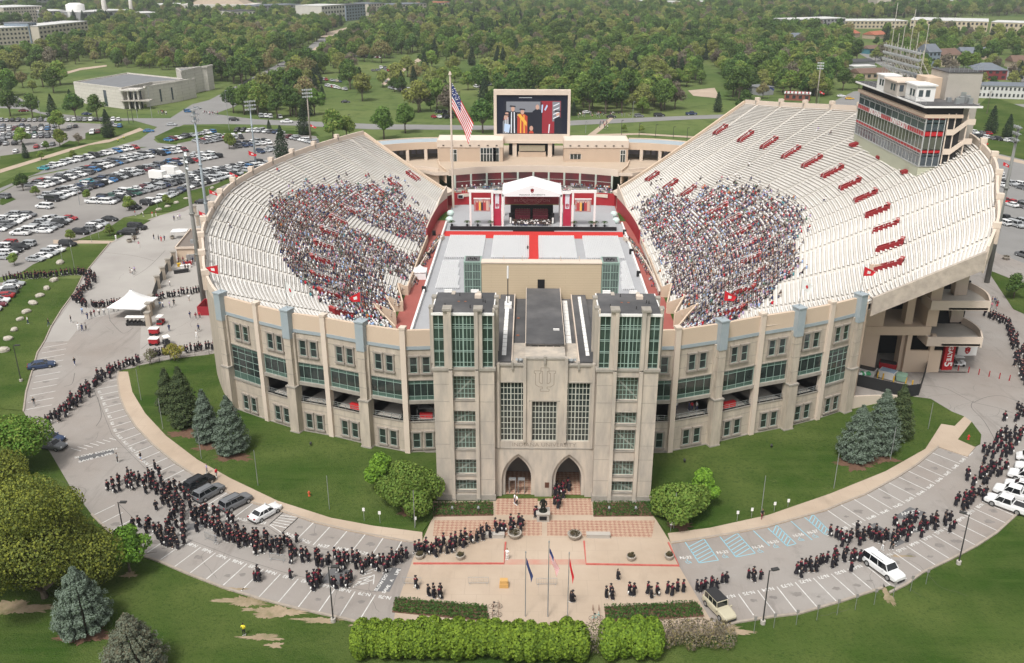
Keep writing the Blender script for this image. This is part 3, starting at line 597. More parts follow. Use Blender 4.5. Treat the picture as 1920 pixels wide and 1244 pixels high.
b = MB(); FR_ = [p.xy for p in Fr2 if p.y > 239]; wall_along(FR_, 0, 3.9, -.3, b, 0); wall_along(FR_, 3.9, [3.9+max(0,(p[1]-262)*.3)+.15 for p in FR_], -.3, b, 1)
part(b, 'red_field_wall', [RED, STUCL], standR)
# curved field boxes in front of the stands (low pale walls with folding seats)
for sgn, st in ((-1, standL), (1, standR)):
    b = MB(); P = smooth_line([Vector((1.35+sgn*x, y, 0)) for x, y in ((24.9,243),(26.3,236),(27.7,226),(28.6,214),(28.9,202))], 6)
    wall_along([p.xy for p in P], 0, 1.1, .25*sgn, b); part(b, 'box_front', STUCL, st)
# entry tunnels (vomitories)
VR = mat('portal_paint', (.26,.018,.022), .6, (.20,.014,.018), .5)
VRT = mat('portal_coping', (.36,.06,.055), .6)
def portal(st, bvh, px, py, side, L_=4.3, W_=1.45, small=False):
    h = ray_hit(bvh, px, py)
    if h is None: return
    RL, FL = (Rl, Fl) if side < 0 else (Rr2, Fr2)
    best = None
    for j in range(0, len(RL)):
        a, f_ = FL[j].xy, RL[j].xy; d = (f_-a).normalized(); w_ = (h.xy-a); dist = abs(w_.x*d.y-w_.y*d.x)
        if 0 < w_.dot(d) and (best is None or dist < best[0]): best = (dist, d, j)
    d = best[1]; j = best[2]; run = (RL[j].xy-FL[j].xy).length; sl = (RL[j].z-FL[j].z)/run*1.03
    root = thing('x', None, None, (h.x, h.y, h.z)); root.name = 'entry_portal'; b = MB()
    hl = L_/2; up = .55
    if small:
        b.add([(x*hl*.42,y*.85,z) for x,y,z in ((-1,-1,0),(1,-1,0),(1,1,0),(-1,1,0),(-1,-1,.6),(1,-1,.7+sl*hl*.4),(1,1,.7+sl*hl*.4),(-1,1,.6))], [(4,5,6,7),(0,1,5,4),(1,2,6,5),(2,3,7,6),(3,0,4,7)], 0)
    else:
        for s_ in (-1, 1):
            y0, y1 = s_*W_/2, s_*(W_/2+.22)
            V = []
            for x in (-hl, hl):
                z = x*sl
                for y in (y0, y1): V += [(x,y,z-.5),(x,y,z+up+.35)]
            b.add(V, [(0,1,5,4),(2,6,7,3),(0,2,3,1),(4,5,7,6)], 0); b.add(V, [(1,3,7,5)], 1)
            b.tube((-hl,y0,-hl*sl+up+.9),(hl,y0,hl*sl+up+.9),.04,m=2,n=5)
            for x in (-hl,0,hl): b.tube((x,y0,x*sl+up),(x,y0,x*sl+up+.9),.03,m=2,n=5)
        b.box(hl-.2,hl+.15,-W_/2-.2,W_/2+.2,hl*sl-.5,hl*sl+up+.45,0); b.box(hl-.5,hl+.2,-W_/2-.25,W_/2+.25,hl*sl+up+.45,hl*sl+up+.6,1)
        b.box(hl-1.3,hl-1.0,-.2,.2,hl*sl,hl*sl+up,3)
        b.poly([(-hl,-W_/2,-hl*sl+.50),(hl,-W_/2,hl*sl+.50),(hl,W_/2,hl*sl+.50),(-hl,W_/2,-hl*sl+.50)], 4)
    o = b.build('portal_wall', [VR, VRT, WHITE, WHITE, mat('portal_inside', (.16,.03,.03), .8)], root)
    root.rotation_euler = (0,0,math.atan2(d.y, d.x))
    # hand it to the stand as a part: mesh object directly under the stand
    o.parent = None; o.location = root.location; o.rotation_euler = root.rotation_euler; o.name = 'entry_portal'; bpy.data.objects.remove(root)
    o.name = 'entry_portal'; parent_w(o, st)
for q in [(1350,247),(1397,260),(1441,272),(1482,290),(1521,307),(1559,326),(1592,349),(1621,372),(1643,400),(1659,430),(1667,465),(1665,502),(1222,335),(1256,350),(1290,363),(1320,380),(1345,397),(1370,418),(1388,440),(1398,465),(1405,491),(1404,522),(1393,550),(1372,588)]: portal(standR, BVHR, *q, 1, L_=4.8 if q[1] < 330 and q[0] > 1300 else 4.4)
for q in [(1600,275),(1651,298),(1697,326)]: portal(standR, BVHR, *q, 1, small=True)
for q in [(775,334),(741,348),(708,361),(681,380),(655,398),(635,418),(619,440),(608,465),(602,492),(604,524),(618,555),(641,590)]: portal(standL, BVHL, *q, -1)
# ------------------------------------------------------------------ curved facade
PIL = [(415,555,1),(480,572.7,0),(540,586.8,1),(606,595.8,0),(679,609,1),(755,620,0)]
PIR = [(1271,619,0),(1353,607,1),(1430,593,0),(1497,583,1),(1560,571,0),(1612,558,1)]
PL_ = [(*G(a, b_, 20.6)[:2], t) for a, b_, t in PIL]+[(-13.9,124.6,-1)]
PR_ = [(16.9,124.8,-1)]+[(*G(a, b_, 20.6)[:2], t) for a, b_, t in PIR]
WST = mat('window_stone_trim', (.34,.30,.26), .85, (.24,.215,.19), 1.5)
SPG = mat('spandrel_glass', (.09,.15,.125), .15, (.05,.09,.075), .5, spec=.6)
def window_mesh(w_, h, nv, nh, name, fw=.24, out=.16, mull=.05, mm=None, glass=None):
    """origin bottom middle of the opening, x along, -y outwards"""
    f = MB()
    if fw:
        f.box(-w_/2-fw, -w_/2, -out, .05, -.05, h+.05); f.box(w_/2, w_/2+fw, -out, .05, -.05, h+.05)
        f.box(-w_/2-fw-.06, w_/2+fw+.06, -out-.06, .05, h+.05, h+.05+fw); f.box(-w_/2-fw-.08, w_/2+fw+.08, -out-.12, .05, -.05-fw, -.05)
    fr = f.mesh(name+'_frame', [WST]) if fw else None
    g = MB(); g.box(-w_/2, w_/2, -.04, .04, 0, h, 0)
    for i in range(nv+1):
        x = -w_/2+w_*i/nv; q = mull*1.6 if (i in (0, nv) or (nv >= 6 and i == nv//2)) else mull; g.box(x-q/2, x+q/2, -.09, -.045, 0, h, 1)
    for i in range(nh+1):
        z = h*(i/nh if name != 'ribbon_window' or nh != 3 else (0,.2,.82,1)[i]); g.box(-w_/2, w_/2, -.085, -.046, z-mull/2, z+mull/2, 1)
    if name == 'ribbon_window': g.box(-w_/2, w_/2, -.05, -.041, 0, h*.2, 2); g.box(-w_/2, w_/2, -.05, -.041, h*(.82 if nh == 3 else .9), h, 2)
    return fr, g.mesh(name+'_pane', [glass or GLASSD, mm or GREENM, SPG])
WSM = window_mesh(1.05, 2.5, 1, 2, 'small_window', fw=.27, mull=.07)
def put_window(ms, parent, p, ang, nm='window'):
    fr, pn = ms
    if fr:
        o = ob(nm, fr, p, ang); parent_w(o, parent); q = ob('pane', pn); q.parent = o; return o
    o = ob(nm, pn, p, ang); parent_w(o, parent); return o
def facade(P, st, sgn):
    W = MB(); Q = MB(); fl = MB()
    for k in range(len(P)-1):
        a, c_ = P[k][:2], P[k+1][:2]; d, l = unit(a, c_); ang = math.atan2(d[1], d[0]); big = (k == 0 if sgn < 0 else k == len(P)-2); short = P[k][2] == -1 or P[k+1][2] == -1
        ob_ = lambda u0,u1,v0,v1,z0,z1,m=0: W.obox(a, d, u0,u1,v0,v1,z0,z1,m)
        ob_(-.02,l+.02,-.4,.12,18.05,20.6,2); ob_(-.02,l+.02,-.45,.16,17.5,18.05,3)   # parapet, flashing
        ob_(0,l,-.4,0,12.4,17.5,0)
        ob_(0,l,-.4,.14,12.4,12.55,1)
        if big:
            ob_(0,l,-.4,0,0,6.3,0); ob_(0,l,-.4,.18,5.95,6.3,1)
        else:
            ob_(0,l,-.4,0,0,5.5,0); ob_(0,l,-.4,.10,5.3,5.5,1); ob_(0,l,-.4,.28,8.55,9.1,1)
            for t in (0, .2, .4, .6, .8, 1): Q.obox(a, d, l*t-.03, l*t+.03, -.12, -.06, 5.5, 6.4)
            for z in (5.75,6.05,6.4): Q.obox(a, d, 0, l, -.11, -.07, z-.03, z+.03)
        ob_(0,l,-.4,.2,0,.3,1)
        for z in (2.0,4.2,14.2,16.4): ob_(.0,l,-.1,.02,z-.03,z+.03,1)
        # concourse inside
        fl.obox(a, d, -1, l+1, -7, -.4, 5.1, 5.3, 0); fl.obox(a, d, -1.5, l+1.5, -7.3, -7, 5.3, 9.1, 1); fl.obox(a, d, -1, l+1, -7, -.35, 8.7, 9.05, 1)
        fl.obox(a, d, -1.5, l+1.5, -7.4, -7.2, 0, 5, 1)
        # windows
        m_ = l/2; off = .95
        us = [m_-off, m_+off] if l > 4.2 else [m_-off*.7, m_+off*.9] if l > 3 else [m_]
        n = (d[1], -d[0]); rot = ang
        for z in (13.75, .95):
            for u in us: put_window(WSM, st, (a[0]+d[0]*u+n[0]*.03, a[1]+d[1]*u+n[1]*.03, z), rot)
        lw = .6; w_ = l-2*lw if not short else l-.7
        ms = window_mesh(w_, 6.1 if big else 3.3, 4 if l > 4 else 3, 5 if big else 3, 'ribbon_window', fw=0, mull=.065, glass=GLASSD)
        z = 6.3 if big else 9.1
        put_window(ms, st, (a[0]+d[0]*l/2-n[0]*.1, a[1]+d[1]*l/2-n[1]*.1, z), rot, 'ribbon_window')
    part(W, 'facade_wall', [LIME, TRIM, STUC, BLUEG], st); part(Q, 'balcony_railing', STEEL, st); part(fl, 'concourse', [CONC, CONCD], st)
    for k, (x, y, t) in enumerate(P):
        if t < 0: continue
        a, c_ = P[max(k-1,0)][:2], P[min(k+1,len(P)-1)][:2]; d, l = unit(a, c_); b = MB(); o_ = (x, y)
        if t:
            b.obox(o_, d, -.85,.85,-.5,1.15,0,8.2,0); b.obox(o_, d, -.95,.95,-.5,1.25,8.2,8.45,2); b.obox(o_, d, -.95,.95,-.5,1.25,0,.35,2)
            b.obox(o_, d, -.62,.62,-.5,.95,8.45,17.2,0); b.obox(o_, d, .62,1.0,-.5,.35,8.45,17.4,0); b.obox(o_, d, -1.0,-.62,-.5,.35,8.45,17.4,0)
            b.obox(o_, d, -.7,.7,-.6,1.05,16.6,21.2,1); b.obox(o_, d, -.8,.8,-.7,1.15,21.2,21.4,1)
            for z in (10.5,13,15.3): b.obox(o_, d, -.66,.66,-.1,.98,z,z+.06,2)
        else:
            b.obox(o_, d, -.42,.42,-.5,.5,0,20.9,3); b.obox(o_, d, -.48,.48,-.56,.58,20.9,21.2,4)
        part(b, 'pier', [LIME, BLUEG, TRIM, STUCL, STUCL], st)
facade(PL_, standL, -1); facade(PR_, standR, 1)
# ------------------------------------------------------------------ structure below the high section (gate side)
b = MB(); (d, l) = unit((56,141.5), (62,156)); 
b.obox((56,141.5), d, 0, l, -.5, 0, 0, 19.2, 0)
Z = lambda px, py, y: Yp(px, py, y).z
yw = 156.0; X_ = lambda px, py=600: Yp(px, py, yw).x
b.obox((62,yw), (1,0), 0, 20, -.4, 0, 0, Z(1720,700,yw)+.0, 0)
zs = [Z(1700,612,yw), Z(1700,628,yw)]
b.box(61, X_(1748), yw-.3, yw+9, zs[1], zs[0], 0)
b.box(61, X_(1658), yw, yw+.4, zs[0], 21, 0)
b.box(X_(1738), X_(1748)+1, yw, yw+6, zs[0], 20, 0)
b.box(61, X_(1645,660), yw, yw+.4, 0, zs[1], 0)
for px in (1700,1745): b.box(X_(px,670)-.4, X_(px,670)+.4, yw, yw+.8, 0, zs[1], 0)
b.box(X_(1706,660), X_(1767,660), yw+.1, yw+.5, 0, Z(1720,658,yw), 0)
b.box(61, 84, yw+9, yw+9.4, 0, 15, 1)
for i, (x, y) in enumerate(((70,158),(78,172))):
    b.box(x-.7, x+.7, y-1, y+1, 0, (20, 20)[i], 0)
part(b, 'support_wall', [STUC, DARK], standR)
# sloping raker pillar
b = MB(); _t = Yp(1822,497,158); _q = Vector((84.6,168.5,0)); _t2 = Yp(1797,505,158)
V = [(_t2.x,158,_t2.z),(_t.x,158,_t.z),(_q.x+1.2,_q.y,0),(_q.x-1.2,_q.y,0)]; V += [(x,y+1.8,z) for x,y,z in V]
b.add(V, [(0,3,2,1),(4,5,6,7),(1,2,6,5),(3,0,4,7),(0,1,5,4)]); part(b, 'raker_pillar', STUCL, standR)
# curved ramps
def ramp(cx, cy, r0, r1, z, a0, a1, zt, dz=0):
    b = MB(); n = 16; A = [a0+(a1-a0)*i/n for i in range(n+1)]
    for i in range(n):
        p = [(cx+r*math.cos(t), cy+r*math.sin(t)) for r, t in ((r0,A[i]),(r1,A[i]),(r1,A[i+1]),(r0,A[i+1]))]; b.prism(p, z-.5, z, 1)
    P = [(cx+r1*math.cos(t), cy+r1*math.sin(t)) for t in A]; wall_along(P, z-.7, z+zt, .3, b, 0)
    Q = [(cx+r0*math.cos(A[0]), cy+r0*math.sin(A[0])), P[0]]; wall_along(Q, z-.8, z+zt, .35, b, 0)
    part(b, 'ramp', [STUCL, CONC], standR)
for (pl, pr, yy, zz) in (((1748,572),(1850,585),155,0),((1740,640),(1835,652),155,0)):
    pl_ = Yp(*pl, yy); pr_ = Yp(*pr, yy); z = (pl_.z+pr_.z)/2; b = MB()
    b.box(pl_.x, pr_.x, yy, yy+9, z-.2, z+.2, 1); b.box(pl_.x, pr_.x, yy-.3, yy, z-.3, z+1.5, 0); b.box(pl_.x-.3, pl_.x, yy-.3, yy+4, z-.3, z+1.5, 0)
    P = smooth_line([Vector((pr_.x, yy-.3, 0)), Vector((pr_.x+1.6, yy+5, 0)), Vector((pr_.x+.6, yy+11, 0)), Vector((pr_.x-3, yy+16, 0))], 6)
    wall_along([p.xy for p in P], z-.5, z+1.5, .3, b, 0)
    for p, q in zip(P[:-1], P[1:]): b.prism([(p.x,p.y),(q.x,q.y),(pr_.x-7,q.y),(pr_.x-7,p.y)][::1], z-.2, z+.19, 1)
    part(b, 'ramp', [STUCL, CONC], standR)
# ------------------------------------------------------------------ gate building: two towers, hall between, scoreboard box behind
TX = 2.4; YF = 110.9
ROOFS = [ROOFD, TRIM]
def tower(x0, x1, label):
    t = thing('gate_tower', label, 'tower', ((x0+x1)/2, YF+4, 0)); w_ = x1-x0; ox = x0
    b = MB(); yb = YF+8.2
    bx = lambda u0,u1,v0,v1,z0,z1,m=0: b.box(ox+u0, ox+u1, YF+v0, YF+v1, z0, z1, m)
    # two front masses, bay between them, buttress ribs
    L1, L2, R1, R2 = 2.1, 2.6, 5.6, 6.1
    bays = [(15.85,19.35),(12.25,14.1),(8.15,11.4),(4.1,6.5),(1.45,3.2)]
    bx(0,L1,0,8.2,.9,20.3); bx(R2,w_,0,8.2,.9,20.3); bx(L1,R2,1.4,8.2,.9,20.3)
    bx(-.12,w_+.12,-.12,8.3,0,.9,1)
    for u in (L1, R1): bx(u,u+.5,-.35,1.4,.2,20.3); bx(u-.05,u+.55,-.45,.2,0,.5,1)
    zs = [20.3]+[z for q in bays for z in (q[1], q[0])]+[.9]
    for i in range(0, len(zs), 2):
        if i+1 < len(zs) and zs[i]-zs[i+1] > .05: bx(L2,R1,.18,1.4,zs[i+1],zs[i])
    for q in bays: bx(L2,R1,.05,.3,q[0]-.16,q[0],1); bx(L2,R1,.1,.3,q[1],q[1]+.12,1)
    for z in (3.4,6.8,9.0,12.6,15.6,18.2): bx(0,L1,-.02,.1,z-.035,z+.035,1); bx(R2,w_,-.02,.1,z-.035,z+.035,1)
    bx(-.2,L1+.05,-.2,8.4,20.3,20.65,1); bx(R2-.05,w_+.2,-.2,8.4,20.3,20.65,1); bx(L1,R2,.0,8.4,20.3,20.6,1)
    # crown: corner posts and front piers
    for (u0,u1,v0,v1) in ((-.05,.18,.2,.75),(w_-.18,w_+.05,.2,.75),(L1-.55,L1+.0,-.1,1.1),(L1,L1+.5,-.35,1.1),(R1,R1+.5,-.35,1.1),(R2,R2+.55,-.1,1.1),(-.45,.1,1.6,2.5),(w_-.1,w_+.45,1.6,2.5),(-.45,.1,5.6,6.5),(w_-.1,w_+.45,5.6,6.5),(L1,L1+.5,7.2,8.4),(R1,R1+.5,7.2,8.4)):
        bx(u0,u1,v0,v1,20.6,29.0 if v0 < 1.5 else 28.6)
    for u in (L1-.55,R1): bx(u-.08,u+1.13,-.42,1.15,28.9,29.2,1)
    for (u0,v0) in ((-.5,1.55),(w_-.15,1.55),(-.5,5.55),(w_-.15,5.55)): bx(u0,u0+.65,v0,v0+1.0,28.5,28.75,1)
    o = part(b, 'tower_wall', [LIMEJ, TRIM], t)
    b = MB(); b.box(ox-.05, ox+w_+.05, YF+.15, YF+8.2, 28.1, 28.45, 1); b.box(ox+.12, ox+w_-.12, YF+.35, YF+8.05, 28.45, 28.5, 0)
    b.box(ox+5.4, ox+6.3, YF+5.6, YF+6.5, 28.5, 28.95, 2); b.box(ox+5.45, ox+6.25, YF+5.65, YF+6.4, 28.95, 29.0, 2)
    for (u,v) in ((1.6,2.6),(5,1.9),(3.3,6.6),(6.6,4.2),(6.9,4.0)): b.tube((ox+u,YF+v,28.5),(ox+u,YF+v,28.95),.06,n=6,m=3)
    for u in (3.3,4.2): b.tube((ox+u,YF+4.4,28.49),(ox+u,YF+4.4,28.53),.17,n=10,m=4)
    for u in (1.0,4.7): b.box(ox+u, ox+u+1.1, YF+8.2, YF+8.5, 28.2, 28.8, 1)
    part(b, 'tower_roof', [ROOFD, WHITE, STUCL, STEELD, mat('rust_stain', (.25,.10,.06), .9)], t)
    cu = [(0.18, L1-.55, 2), (L2, R1, 6), (R2+.55, w_-.18, 2)]
    for (u0,u1,n) in cu:   # crown glazing front
        g = MB(); g.box(ox+u0, ox+u1, YF+.45, YF+.5, 20.6, 28.1, 0)
        for i in range(n+1):
            x = ox+u0+(u1-u0)*i/n; q = .09 if n == 6 and i == 3 else .045; g.box(x-q, x+q, YF+.36, YF+.445, 20.6, 28.1, 1)
        for z in (20.65,21.3,22.8,23.0,24.5,24.7,26.2,26.4,26.75,28.0): g.box(ox+u0, ox+u1, YF+.37, YF+.446, z-.035, z+.035, 1)
        part(g, 'crown_window', [GLASS, GREENM], t)
    for sx in (0, 1):   # side glazing
        x = ox+.12 if sx == 0 else ox+w_-.12; g = MB(); g.box(x-.03, x+.03, YF+.8, YF+7.4, 20.6, 28.1, 0); s_ = -1 if sx == 0 else 1
        for i in range(9): y = YF+.8+6.6*i/8; g.box(x+s_*.04, x+s_*.1, y-.04, y+.04, 20.6, 28.1, 1)
        for z in (21.3,22.9,24.6,26.3,28): g.box(x+s_*.04, x+s_*.1, YF+.8, YF+7.4, z-.035, z+.035, 1)
        part(g, 'crown_window', [GLASS, GREENM], t)
    g = MB(); g.box(ox+.3, ox+w_-.3, YF+7.3, YF+7.4, 20.6, 28.1, 0); part(g, 'crown_window', [GLASS, GREENM], t)
    # steel bracing seen behind the crown glass, in front of a dark core
    for (z0,z1) in bays:
        h = z1-z0; ms = window_mesh(R1-L2, h, 6, max(2, round(h/.75)), 'stair_window', fw=0, mull=.07, glass=mat('stair_glass', (.10,.115,.095), .12, (.05,.06,.05), .4, 3, .4, spec=.6))
        put_window(ms, t, (ox+(L2+R1)/2, YF+.75, z0), 0, 'stair_window')
        g = MB(); sgn = -1 if x0 < 2 else 1    # stair flight behind the glass edge
        xa, xb = (ox+L2, ox+R1) if sgn < 0 else (ox+R1, ox+L2)
        g.add([(xa,YF+.700,z0),(xa,YF+.700,z0+.35),(xb,YF+.700,z1),(xb,YF+.700,z1-.35)], [(0,1,2,3) if sgn > 0 else (3,2,1,0)])
        part(g, 'stair_flight', mat('stair_stringer', (.22,.23,.20), .7), t)
    return t
tower(-12.7, -4.5, 'left of the two tall limestone entrance towers with a green glass crown'); tower(9.3, 17.5, 'right of the two tall limestone entrance towers with a green glass crown')
hall = thing('entrance_hall', 'limestone entrance hall with two pointed arches between the towers', 'building', (TX, 112, 0))
YH = 112.0
def arch_pts(cx, w_, spring, apex, n=9):   # pointed arch: two arcs meeting at the apex
    h = apex-spring; a = w_/2; r = (a*a+h*h)/(2*a); P = []; t1 = math.asin(min(1, h/r))
    for i in range(n+1):
        t = t1*i/n; P.append((cx+a-r+r*math.cos(t), spring+r*math.sin(t)))
    P[-1] = (cx, apex)
    return P + [(2*cx-x, z) for x, z in P[::-1][1:]]
b = MB()
AW, SP, AP = 3.7, 2.7, 6.2
ac = (-1.25, 5.9)
x0, x1 = -4.5, 9.3
# spandrel face made of columns round the arches, up to z=7.8
def face_with_arches(y, ztop, m, b, w_, sp, ap, xa, xb):
    cols = [(xa, ac[0]-w_/2), (ac[0]+w_/2, ac[1]-w_/2), (ac[1]+w_/2, xb)]
    for a, c_ in cols: b.poly([(a,y,0),(c_,y,0),(c_,y,ztop),(a,y,ztop)], m)
    for c_ in ac:
        P = arch_pts(c_, w_, sp, ap)
        for (xa_, za), (xb_, zb) in zip(P[:-1], P[1:]): b.poly([(xb_,y,zb),(xa_,y,za),(xa_,y,ztop),(xb_,y,ztop)], m)
face_with_arches(YH, 7.8, 0, b, AW+1.0, SP, AP+.75, x0, x1); face_with_arches(YH+.45, 7.4, 0, b, AW, SP, AP, x0, x1)
for c_ in ac:
    for (ww, ap, ya, yb_) in ((AW+1.0, AP+.75, YH, YH+.45), (AW, AP, YH+.45, YH+7)):
        P = [(c_+ww/2, 0)]+arch_pts(c_, ww, SP, ap)+[(c_-ww/2, 0)]
        for (xa_, za), (xb_, zb) in zip(P[:-1], P[1:]): b.poly([(xa_,ya,za),(xb_,ya,zb),(xb_,yb_,zb),(xa_,yb_,za)], 0)
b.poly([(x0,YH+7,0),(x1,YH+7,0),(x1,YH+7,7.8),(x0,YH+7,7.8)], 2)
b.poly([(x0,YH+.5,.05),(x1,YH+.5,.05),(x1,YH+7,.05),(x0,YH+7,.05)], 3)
b.box(x0, x1, YH-.08, YH+.0-.001, 7.8, 7.95, 1)
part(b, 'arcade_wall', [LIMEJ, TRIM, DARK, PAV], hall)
b = MB(); bx = lambda a,c_,v0,v1,z0,z1,m=0: b.box(a,c_,YH+v0,YH+v1,z0,z1,m)
bx(x0,x1,.002,8,7.9,8.95)
WX = [(-3.75,-.35,8.98,17.95),(.6,4.05,8.98,15.15),(5.1,8.55,8.98,17.95)]
bx(x0,-3.75,0,8,8.95,20.5); bx(8.55,x1,0,8,8.95,20.5); bx(-.35,.6,-.02,8,8.95,21.5); bx(4.05,5.1,-.02,8,8.95,21.5)
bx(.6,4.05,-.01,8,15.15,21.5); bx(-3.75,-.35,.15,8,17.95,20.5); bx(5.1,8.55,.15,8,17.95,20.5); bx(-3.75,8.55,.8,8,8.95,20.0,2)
for u in (-.62,5.0): bx(u,u+.42,-.3,.4,8.95,21.8)
for u in (-4.2,8.75): bx(u,u+.35,-.25,.4,8.0,20.9)
bx(-.5,5.2,-.12,.5,21.5,21.7,1); bx(x0,-.62,-.05,.5,20.5,20.75,1); bx(5.42,x1,-.05,.5,20.5,20.75,1); bx(2.15,2.45,-.3,.2,20.9,22.0,1)
bx(-2.2,-1.95,-.15,.3,20.0,21.1,1); bx(6.75,7.0,-.15,.3,20.0,21.1,1)
bx(x0,-.4,-.03,.16,18.0,18.15,1); bx(5.1,x1,-.03,.16,18.0,18.15,1); bx(.2,4.45,-.06,.05,15.2,15.35,1); bx(.35,.6,-.08,.1,8.95,15.2); bx(4.05,4.3,-.08,.1,8.95,15.2)
part(b, 'upper_wall', [LIMEJ, TRIM, DARK], hall)
for (a, c_, z0, z1) in WX:
    ms = window_mesh(c_-a, z1-z0, 7, 10 if z1 > 16 else 7, 'hall_window', fw=0, mull=.09, mm=mat('pale_mullion', (.46,.47,.42), .5), glass=GLASSD)
    put_window(ms, hall, ((a+c_)/2, YH+.45, z0), 0, 'tall_window')
# raised letters and emblem in the stone
ENG = mat('engraved_stone', (.27,.235,.20), .9)
b = MB(); b.text('INDIANA UNIVERSITY', frame3((0,YH), (1,0), 2.35, .012, 8.42), .82, .012, 0, sx=1.12); part(b, 'carved_name', ENG, hall)
b = MB()
def outline(P, y, w_, b, m=0):
    for (xa, za), (xb, zb) in zip(P, P[1:]+P[:1]):
        d = math.hypot(xb-xa, zb-za); nx, nz = -(zb-za)/d*w_/2, (xb-xa)/d*w_/2
        b.add([(xa+nx,y,za+nz),(xa-nx,y,za-nz),(xb-nx,y,zb-nz),(xb+nx,y,zb+nz)], [(0,1,2,3)], m); b.add([(xa+nx,y-.0005,za+nz),(xa-nx,y-.0005,za-nz),(xb-nx,y-.0005,zb-nz),(xb+nx,y-.0005,zb+nz)], [(3,2,1,0)], m)
U = [(-1.45,.95),(-1.45,1.3),(-.55,1.3),(-.55,.95),(-.75,.95),(-.75,-.35),(-.5,-.6),(-.32,-.6),(-.32,1.25),(-.55,1.25),(-.55,1.75),(.55,1.75),(.55,1.25),(.32,1.25),(.32,-.6),(.5,-.6),(.75,-.35),(.75,.95),(.55,.95),(.55,1.3),(1.45,1.3),(1.45,.95),(1.25,.95),(1.25,-.75),(.8,-1.1),(.32,-1.1),(.32,-1.4),(.6,-1.4),(.6,-1.75),(-.6,-1.75),(-.6,-1.4),(-.32,-1.4),(-.32,-1.1),(-.8,-1.1),(-1.25,-.75),(-1.25,.95)]
outline([(2.33+x, 18.5+z) for x, z in U], YH-.016, .09, b); part(b, 'carved_emblem', ENG, hall)
# roof of the hall
b = MB(); z = 20.0
b.box(x0, x1, YH+.5, 118.5, z-.4, z, 0); b.box(-10.4, 14.2, 118.8, 139.5, 0, z, 2); b.box(-9.9, 13.8, 118.9, 139.8, z, z+.02, 0)
b.box(x0, -2.2, 113, 139.8, z+.02, z+.75, 0); b.box(7, x1, 113, 139.8, z+.02, z+.75, 0); b.box(-2.25,-2.1,113,139.8,z+.02,z+.85,1); b.box(6.9,7.05,113,139.8,z+.02,z+.85,1)
b.box(x0, x1, 112.5, 113.4, z, z+.3, 1); b.box(x0+.1, -2.5, 112.6, 114, z+.3, z+.34, 3); b.box(7.2, x1-.1, 112.6, 114, z+.3, z+.34, 3)
b.box(-.1, 4.9, 116.5, 139.0, z+.02, z+1.9, 2); b.box(-.3, 5.1, 116.2, 139.2, z+1.9, z+2.05, 0); b.box(-.36,-.28,116.1,139.3,z+1.85,z+2.12,1); b.box(5.08,5.16,116.1,139.3,z+1.85,z+2.12,1)
for i in range(4): b.box(.5+i*1.05, 1.35+i*1.05, 116.42, 116.5, z+.5, z+1.6, 4)
for (xa, xb) in ((-3.6,-3.0),(5.5,6.3),(8.0,8.5)):
    for i in range(16): b.box(xa, xb, 115.0+i*1.5, 116.35+i*1.5, z+.76 if xa < 0 or xa > 7 else z+.02, z+.80 if xa < 0 or xa > 7 else z+.1, 3)
b.box(3.6,4.5,121,121.2,z+2.06,z+2.3,3)
for (x, y) in ((-1.5,118),(-1.5,124),(-1.5,131),(5.9,118),(5.9,124),(5.9,131)): b.tube((x,y,z+.02),(x,y,z+.09),.25,n=10,m=5)
b.tube((-3.2,134,z+.7),(-3.2,134,z+6.2),.08,n=6,m=6); b.tube((-3.2,134,z+5.5),(-3.2,134,z+7.5),.16,n=6,m=3); b.box(-3.7,-2.6,133.2,134.8,z+.7,z+1.4,3)
part(b, 'hall_roof', [ROOFD, STUCL, CONCD, WHITE, BLACK, mat('rust_stain', (.25,.10,.06)), STEELD], hall)
# searchlights on the parapet
for x in (-1.0, 5.9):
    b = MB(); b.box(x-.4, x+.4, YH+.9, YH+1.5, 20.4, 20.9)
    for i in range(3): b.tube((x-.4+i*.4,YH+.9,21.1),(x-.5+i*.5,YH+.5,21.25),.17,.2,n=8)
    part(b, 'searchlight', STEEL, hall)
b = MB(); b.box(2.55,3.15,YH-.05,YH-.004,1.5,2.35); b.box(2.2,2.5,YH-.05,YH-.004,1.5,2.35) if 0 else None
part(b, 'bronze_plaque', mat('bronze_plaque', (.10,.045,.03), .5), hall)
# scoreboard box behind
SB = brickify(mat('ribbed_tan_panel', (.53,.43,.30), .7, (.50,.40,.28), .3), 6, .42, (.45,.36,.25), .03)
sb = thing('scoreboard_back', 'windowless tan panelled box standing behind the hall roof', 'scoreboard', (2, 141, 0))
b = MB(); b.box(-7.6, 11.8, 140, 141.8, 14, 26, 0); b.box(-7.7, 11.9, 139.9, 141.9, 26, 26.15, 1); b.box(1.5,2.65,139.93,140,20,23.3,2)
for x in (-4,-1,5.2,8.2): b.tube((x,140.9,26.15),(x,140.9,27),.05,n=5,m=1)
b.box(-7.6,11.8,141.79,141.85,14.5,25.6,2)
part(b, 'scoreboard_panel', [SB, STUCL, BLACK], sb); b = MB(); b.box(1.45,2.7,139.6,139.92,19.6,20.2); b.box(.3,1.4,139.4,139.6,20.02,20.3,1); b.box(2.8,3.8,139.4,139.6,20.02,20.3,2); part(b, 'door_step', [STEEL, REDB, WHITE], sb)
